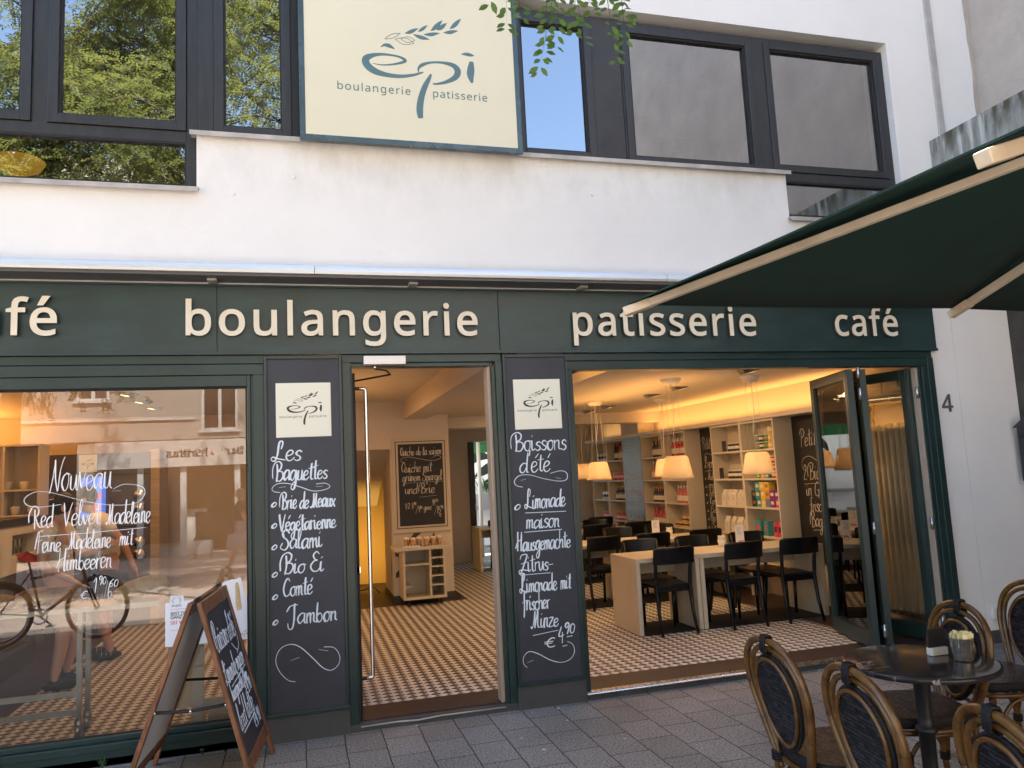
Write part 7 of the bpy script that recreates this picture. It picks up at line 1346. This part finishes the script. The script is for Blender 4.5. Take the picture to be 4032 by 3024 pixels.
# ------------------------------------------------------------------ the other side of the street
def street_far():
    t = thing('opposite_building', 'pale beige town house across the street with a medical supply shop below', 'building', (-4, -15.6, 0)); Y = -15.5
    mb = MB()
    xs = [-24, -5.35, -4.60, -2.45, -1.55, 22]; mb.box(-24, 22, -25, Y, 2.95, 3.15)
    mb.box(-24, -5.35, -25, Y, 3.15, 10.4); mb.box(-4.6, -2.45, -25, Y, 3.15, 10.4); mb.box(-1.55, 22, -25, Y, 3.15, 10.4); mb.box(-5.35, -4.6, -25, Y, 3.15, 3.97); mb.box(-5.35, -4.6, -25, Y, 5.5, 10.4); mb.box(-2.45, -1.55, -25, Y, 4.9, 10.4)
    mb.box(-24, -9, -25, Y, 0, 2.95); mb.box(3, 22, -25, Y, 0, 2.95); mb.box(-5.3, -4.9, -16.5, Y, 0, 2.95); mb.build('wall', 'opp_wall', t)
    mb = MB(); mb.box(-24, -2.6, Y+.0005, Y+.04, 3.45, 3.50); mb.build('string_course', 'opp_frame', t)
    for x0, x1, z0, z1 in ((-5.35, -4.6, 3.97, 5.5), (-2.45, -1.55, 3.15, 4.9)):
        mb = MB(); mb.box(x0, x0+.07, Y-.12, Y-.04, z0, z1); mb.box(x1-.07, x1, Y-.12, Y-.04, z0, z1); mb.box(x0+.07, x1-.07, Y-.12, Y-.04, z0, z0+.07); mb.box(x0+.07, x1-.07, Y-.12, Y-.04, z1-.07, z1); mb.box((x0+x1)/2-.04, (x0+x1)/2+.04, Y-.12, Y-.04, z0+.07, z1-.07); w = mb.build('window', 'opp_frame', t); p = MB(); p.box(x0+.07, x1-.07, Y-.16, Y-.121, z0+.07, z1-.07); p.build('pane', 'opp_glass', w); p = MB(); p.box(x0-.06, x1+.06, Y-.03, Y+.06, z0-.05, z0-.001); p.build('sill', 'opp_frame', w)
    mb = MB(); mb.box(-9, 3, -17.5, -17.4, 0, 2.95); mb.box(-9, 3, -17.4, Y, 2.9, 2.949); mb.build('shop_interior', 'opp_dark', t)
    for x in (-8.6, -6.9, -4.9, -3.95, -2.95, -1.65, -.4, 1.2): mb = MB(); mb.box(x, x+.14, Y-.2, Y-.05, 0, 2.9); mb.build('shopfront_post', 'opp_frame', t)
    mb = MB(); mb.box(-4.76, -2.95, Y-.14, Y-.12, .35, 2.3); mb.build('shop_pane', 'opp_glass', t)
    mb = MB(); mb.box(-4.9, 3, Y-.05, Y+.03, 2.25, 2.92); s = mb.build('shop_sign', 'opp_sign', t)
    pl = plane((0, Y+.03, 0), (-1, 0, 0), (0, 0, 1)); word('Ihr Sanitätshaus', pl, 2.27, 3.27, 2.50, .20/255, joined='lettering', m='opp_dark', parent=s, depth=.01); word('faktur', pl, 1.40, 1.86, 2.52, .20/255, joined='lettering', m='opp_dark', parent=s, depth=.01)
    mb = MB(); mb.tube([(-2.18, Y+.031, 2.57), (-2.18, Y+.045, 2.57)], .035, 14); mb.build('red_dot', 'ink_red', s)
    t = thing('shoe_display', 'pale display shelf with shoes in the window of the shop across the street', 'display shelf', (-3.2, -16.2, 0)); mb = MB(); mb.box(-4.0, -2.3, -16.4, -16.0, .0, .75); mb.box(-3.6, -2.4, -16.45, -16.2, .751, 1.15); mb.build('shelf', 'opp_frame', t)
    for i in range(5): mb = MB(); mb.ell((-3.8+.35*i, -16.1 if i < 1 else -16.32, (.80 if i < 1 else 1.20)), (.13, .05, .05), 10, 6); tag(mb.build('shoe', 'shoe_black' if i % 2 else 'red_cloth'), 'single shoe on the pale shelf across the street', 'shoe', 'shoes on the display shelf')
    t = thing('folding_chair', 'black folding chair with dark cover outside the shop across the street', 'chair', (-2.3, -14.6, 0)); mb = MB(); mb.box(-2.5, -2.1, -14.8, -14.4, .44, .5); mb.box(-2.5, -2.1, -14.84, -14.8, .5, 1.1); mb.build('seat', 'cloth_dark', t)
    for a in (-2.48, -2.12):
        for b in (-14.78, -14.42): mb = MB(); mb.cyl((a, b, 0), (a, b, .44), .016, 8); mb.build('leg', 'brushed', t)
street_far()
def fronds(mb, p, d, L, n, lw, ll, rg):
    # a pinnate leaf: pairs of leaflets on a drooping rachis
    d = d.normalized(); side = d.cross(Vector((0, 0, 1)));
    if side.length < .05: side = Vector((1, 0, 0))
    side.normalize(); V_ = []; F_ = []
    q = p.copy(); step = L/n
    for i in range(n):
        dd = (d+Vector((0, 0, -.55*i/n))).normalized(); q = q+dd*step; up = side.cross(dd).normalized()
        for s in (-1, 1):
            a = (side*s+dd*.35+up*rg.uniform(-.35, .35)).normalized(); l = ll*rg.uniform(.75, 1.1); w = dd*lw*.5; k = len(V_); m_ = q+a*l*.55+up*l*.05
            V_ += [q, m_+w, q+a*l, m_-w]; F_.append((k, k+1, k+2, k+3))
    mb.add(V_, F_)
    return q
def tree():
    rg = random.Random(11)
    t = thing('street_tree', 'tall locust tree with feathery leaves hanging over the street', 'tree', (-4.75, -9.0, 0))
    mb = MB(); mb.tube(spline([(-4.75, -9, -.05), (-4.7, -9.02, 1.5), (-4.66, -8.95, 3.0), (-4.6, -8.9, 4.6), (-4.62, -8.7, 6.4), (-4.5, -8.6, 8.2), (-4.3, -8.6, 10)], 5), [.22, .205, .2, .195, .19, .185]+[.18-.006*i for i in range(25)], 12); mb.build('trunk', 'bark', t)
    limbs = [[(-4.6, -8.9, 4.4), (-3.2, -8.2, 6.0), (-1.8, -7.4, 6.5), (-.4, -7.0, 6.1)], [(-4.6, -8.7, 6.4), (-5.4, -8.0, 7.6), (-6.4, -7.6, 8.0)], [(-4.6, -8.6, 7.0), (-3.0, -8.8, 8.9), (-1.4, -8.6, 9.2), (-.2, -8.2, 8.2)], [(-4.6, -8.8, 5.2), (-5.0, -7.6, 6.2), (-5.6, -6.4, 6.3)], [(-4.5, -8.6, 8.2), (-3.9, -7.8, 10.2), (-2.6, -7.6, 10.8), (-1.4, -7.4, 9.8)], [(-4.5, -8.6, 8.6), (-3.2, -9.2, 10.8), (-1.2, -9.4, 11.2), (.2, -9.2, 10.2)], [(-4.6, -8.8, 5.8), (-3.6, -7.6, 7.6), (-2.6, -6.8, 7.9), (-1.4, -6.4, 7.0)],
             [(-4.6, -8.9, 3.9), (-2.6, -7.0, 4.3), (-1.0, -5.0, 4.2), (.35, -3.6, 3.75), (1.0, -3.05, 3.55)], [(-4.65, -8.95, 3.7), (-3.9, -7.6, 4.4), (-3.1, -6.6, 4.6), (-2.2, -6.2, 4.3)]]
    tips = []
    for l in limbs:
        S = spline(l, 7); n = len(S); mb = MB(); mb.tube(S, [.085*(1-i/n)+.012 for i in range(n)], 8); mb.build('branch', 'bark', t); tips += S[3:]
    mbb = MB(); ends = []
    low = [p for p in tips if p.z < 4.65 and p.y > -7.2]
    for i in range(260):
        p = Vector(rg.choice(tips))
        if p in low: continue
        d = Vector((rg.uniform(-1, 1), rg.uniform(-.8, .9), rg.uniform(-.35, .6))).normalized(); L = rg.uniform(.8, 1.9); q = p+d*L*.6+Vector((0, 0, .05)); e = p+d*L+Vector((0, 0, -.25*L)); S = spline([p, q, e], 4); mbb.tube(S, [.02-.0018*k for k in range(len(S))], 5); ends += [S[k] for k in range(2, len(S))]
    mbb.build('twigs', 'bark', t)
    mb = MB()
    for i in range(15000):
        p = rg.choice(ends)+Vector((rg.gauss(0, .28), rg.gauss(0, .28), rg.gauss(0, .24)))
        d = Vector((rg.uniform(-1, 1), rg.uniform(-1, 1), rg.uniform(-.9, .25)))
        fronds(mb, p, d, rg.uniform(.22, .36), 7, .036, .068, rg)
    for i in range(130):                                          # sprays hanging over the middle of the street, lower down
        c = rg.choice(((-2.9, -6.6, 4.2), (-2.2, -6.2, 4.1), (-1.7, -6.9, 4.0), (-3.4, -7.0, 4.3))); p = Vector(c)+Vector((rg.gauss(0, .3), rg.gauss(0, .25), rg.gauss(0, .22))); fronds(mb, p, Vector((rg.uniform(-.6, .6), rg.uniform(-.6, .6), -.8)), rg.uniform(.24, .36), 8, .03, .06, rg)
    mb.build('crown', 'leaf', t)
    # twigs hanging right in front of the upper windows
    mt, ml = MB(), MB()
    for top, ends_ in (((.72, -3.15, 3.62), [(.66, -3.02, 3.27), (.72, -3.0, 3.20), (.78, -3.0, 3.25)]), ((.92, -3.05, 3.6), [(.83, -3.0, 3.05), (.90, -3.0, 3.15), (.97, -3.0, 3.22), (1.0, -3.02, 3.17), (.86, -2.98, 3.12)]), ((1.08, -3.02, 3.56), [(1.05, -3.0, 3.30), (1.13, -3.0, 3.12), (1.18, -2.98, 3.22), (1.2, -3.0, 3.30)])):
        for e in ends_:
            e = Vector(e); a = Vector(top)+Vector((rg.uniform(-.03, .03), rg.uniform(-.03, .03), 0)); m_ = a.lerp(e, .5)+Vector((rg.uniform(-.03, .04), rg.uniform(-.03, .03), .04)); S = spline([a, m_, e], 9); mt.tube(S, [.0035-.0002*k for k in range(len(S))], 5)
            for k in range(3, len(S)):
                p = S[k]
                for s in (-1, 1):
                    if rg.random() < .22: continue
                    dirx = Vector((s*rg.uniform(.5, 1), rg.uniform(-.5, .5), rg.uniform(-.9, -.1))).normalized(); l = rg.uniform(.028, .046); sd = dirx.cross(Vector((rg.uniform(-.4, .4), 1, rg.uniform(-.4, .4)))).normalized()*l*.24; up = dirx.cross(sd).normalized()*l*.05
                    c0 = p+dirx*.006; ml.add([c0, c0+dirx*l*.28+sd*.85+up, c0+dirx*l*.6+sd+up, c0+dirx*l, c0+dirx*l*.6-sd+up, c0+dirx*l*.28-sd*.85+up, c0+dirx*l*.5], [(0, 1, 6), (1, 2, 6), (2, 3, 6), (3, 4, 6), (4, 5, 6), (5, 0, 6)], True)
    mt.build('hanging_twigs', 'plant_leaf', t); ml.build('hanging_leaves', 'leaf_near', t)
tree()
# upstairs: pendant bowl and an orchid on the sill
t = thing('upstairs_pendant', 'orange glowing bowl lamp behind the low upstairs window', 'pendant lamp', (-2.0, .9, 4.1)); mb = MB(); mb.lathe([(.005, -.095), (.08, -.085), (.15, -.045), (.18, .01), (.17, .01), (.14, -.035)], (-2.02, .9, 4.18), 22); mb.build('bowl', 'copper_glow', t); mb = MB(); mb.tube([(-2.02, .9, 4.1), (-2.02, .9, 5.7)], .006, 6); mb.build('cable', 'cord', t)
def orchid():
    t = thing('orchid', 'white orchid on the sill of the narrow upstairs window', 'plant', (-.28, .42, 4.12)); mb = MB()
    for x in (-.27, -.30): mb.tube(spline([(x, .42, 4.1), (x, .42, 4.4), (x+.02, .41, 4.6)], 4), .004, 6)
    mb.build('stem', 'plant_leaf', t)
    for i in range(8):
        c = Vector((-.35+.05*(i % 4)+rng.uniform(-.02, .02), .40, 4.46+.05*(i//4)+rng.uniform(-.04, .06))); mb = MB()
        for k in range(5): a = 2*math.pi*k/5; mb.ell(c+Vector((math.cos(a)*.022, 0, math.sin(a)*.022)), (.02, .006, .02), 8, 5)
        mb.build('blossom', 'shirt_white', t)
orchid()
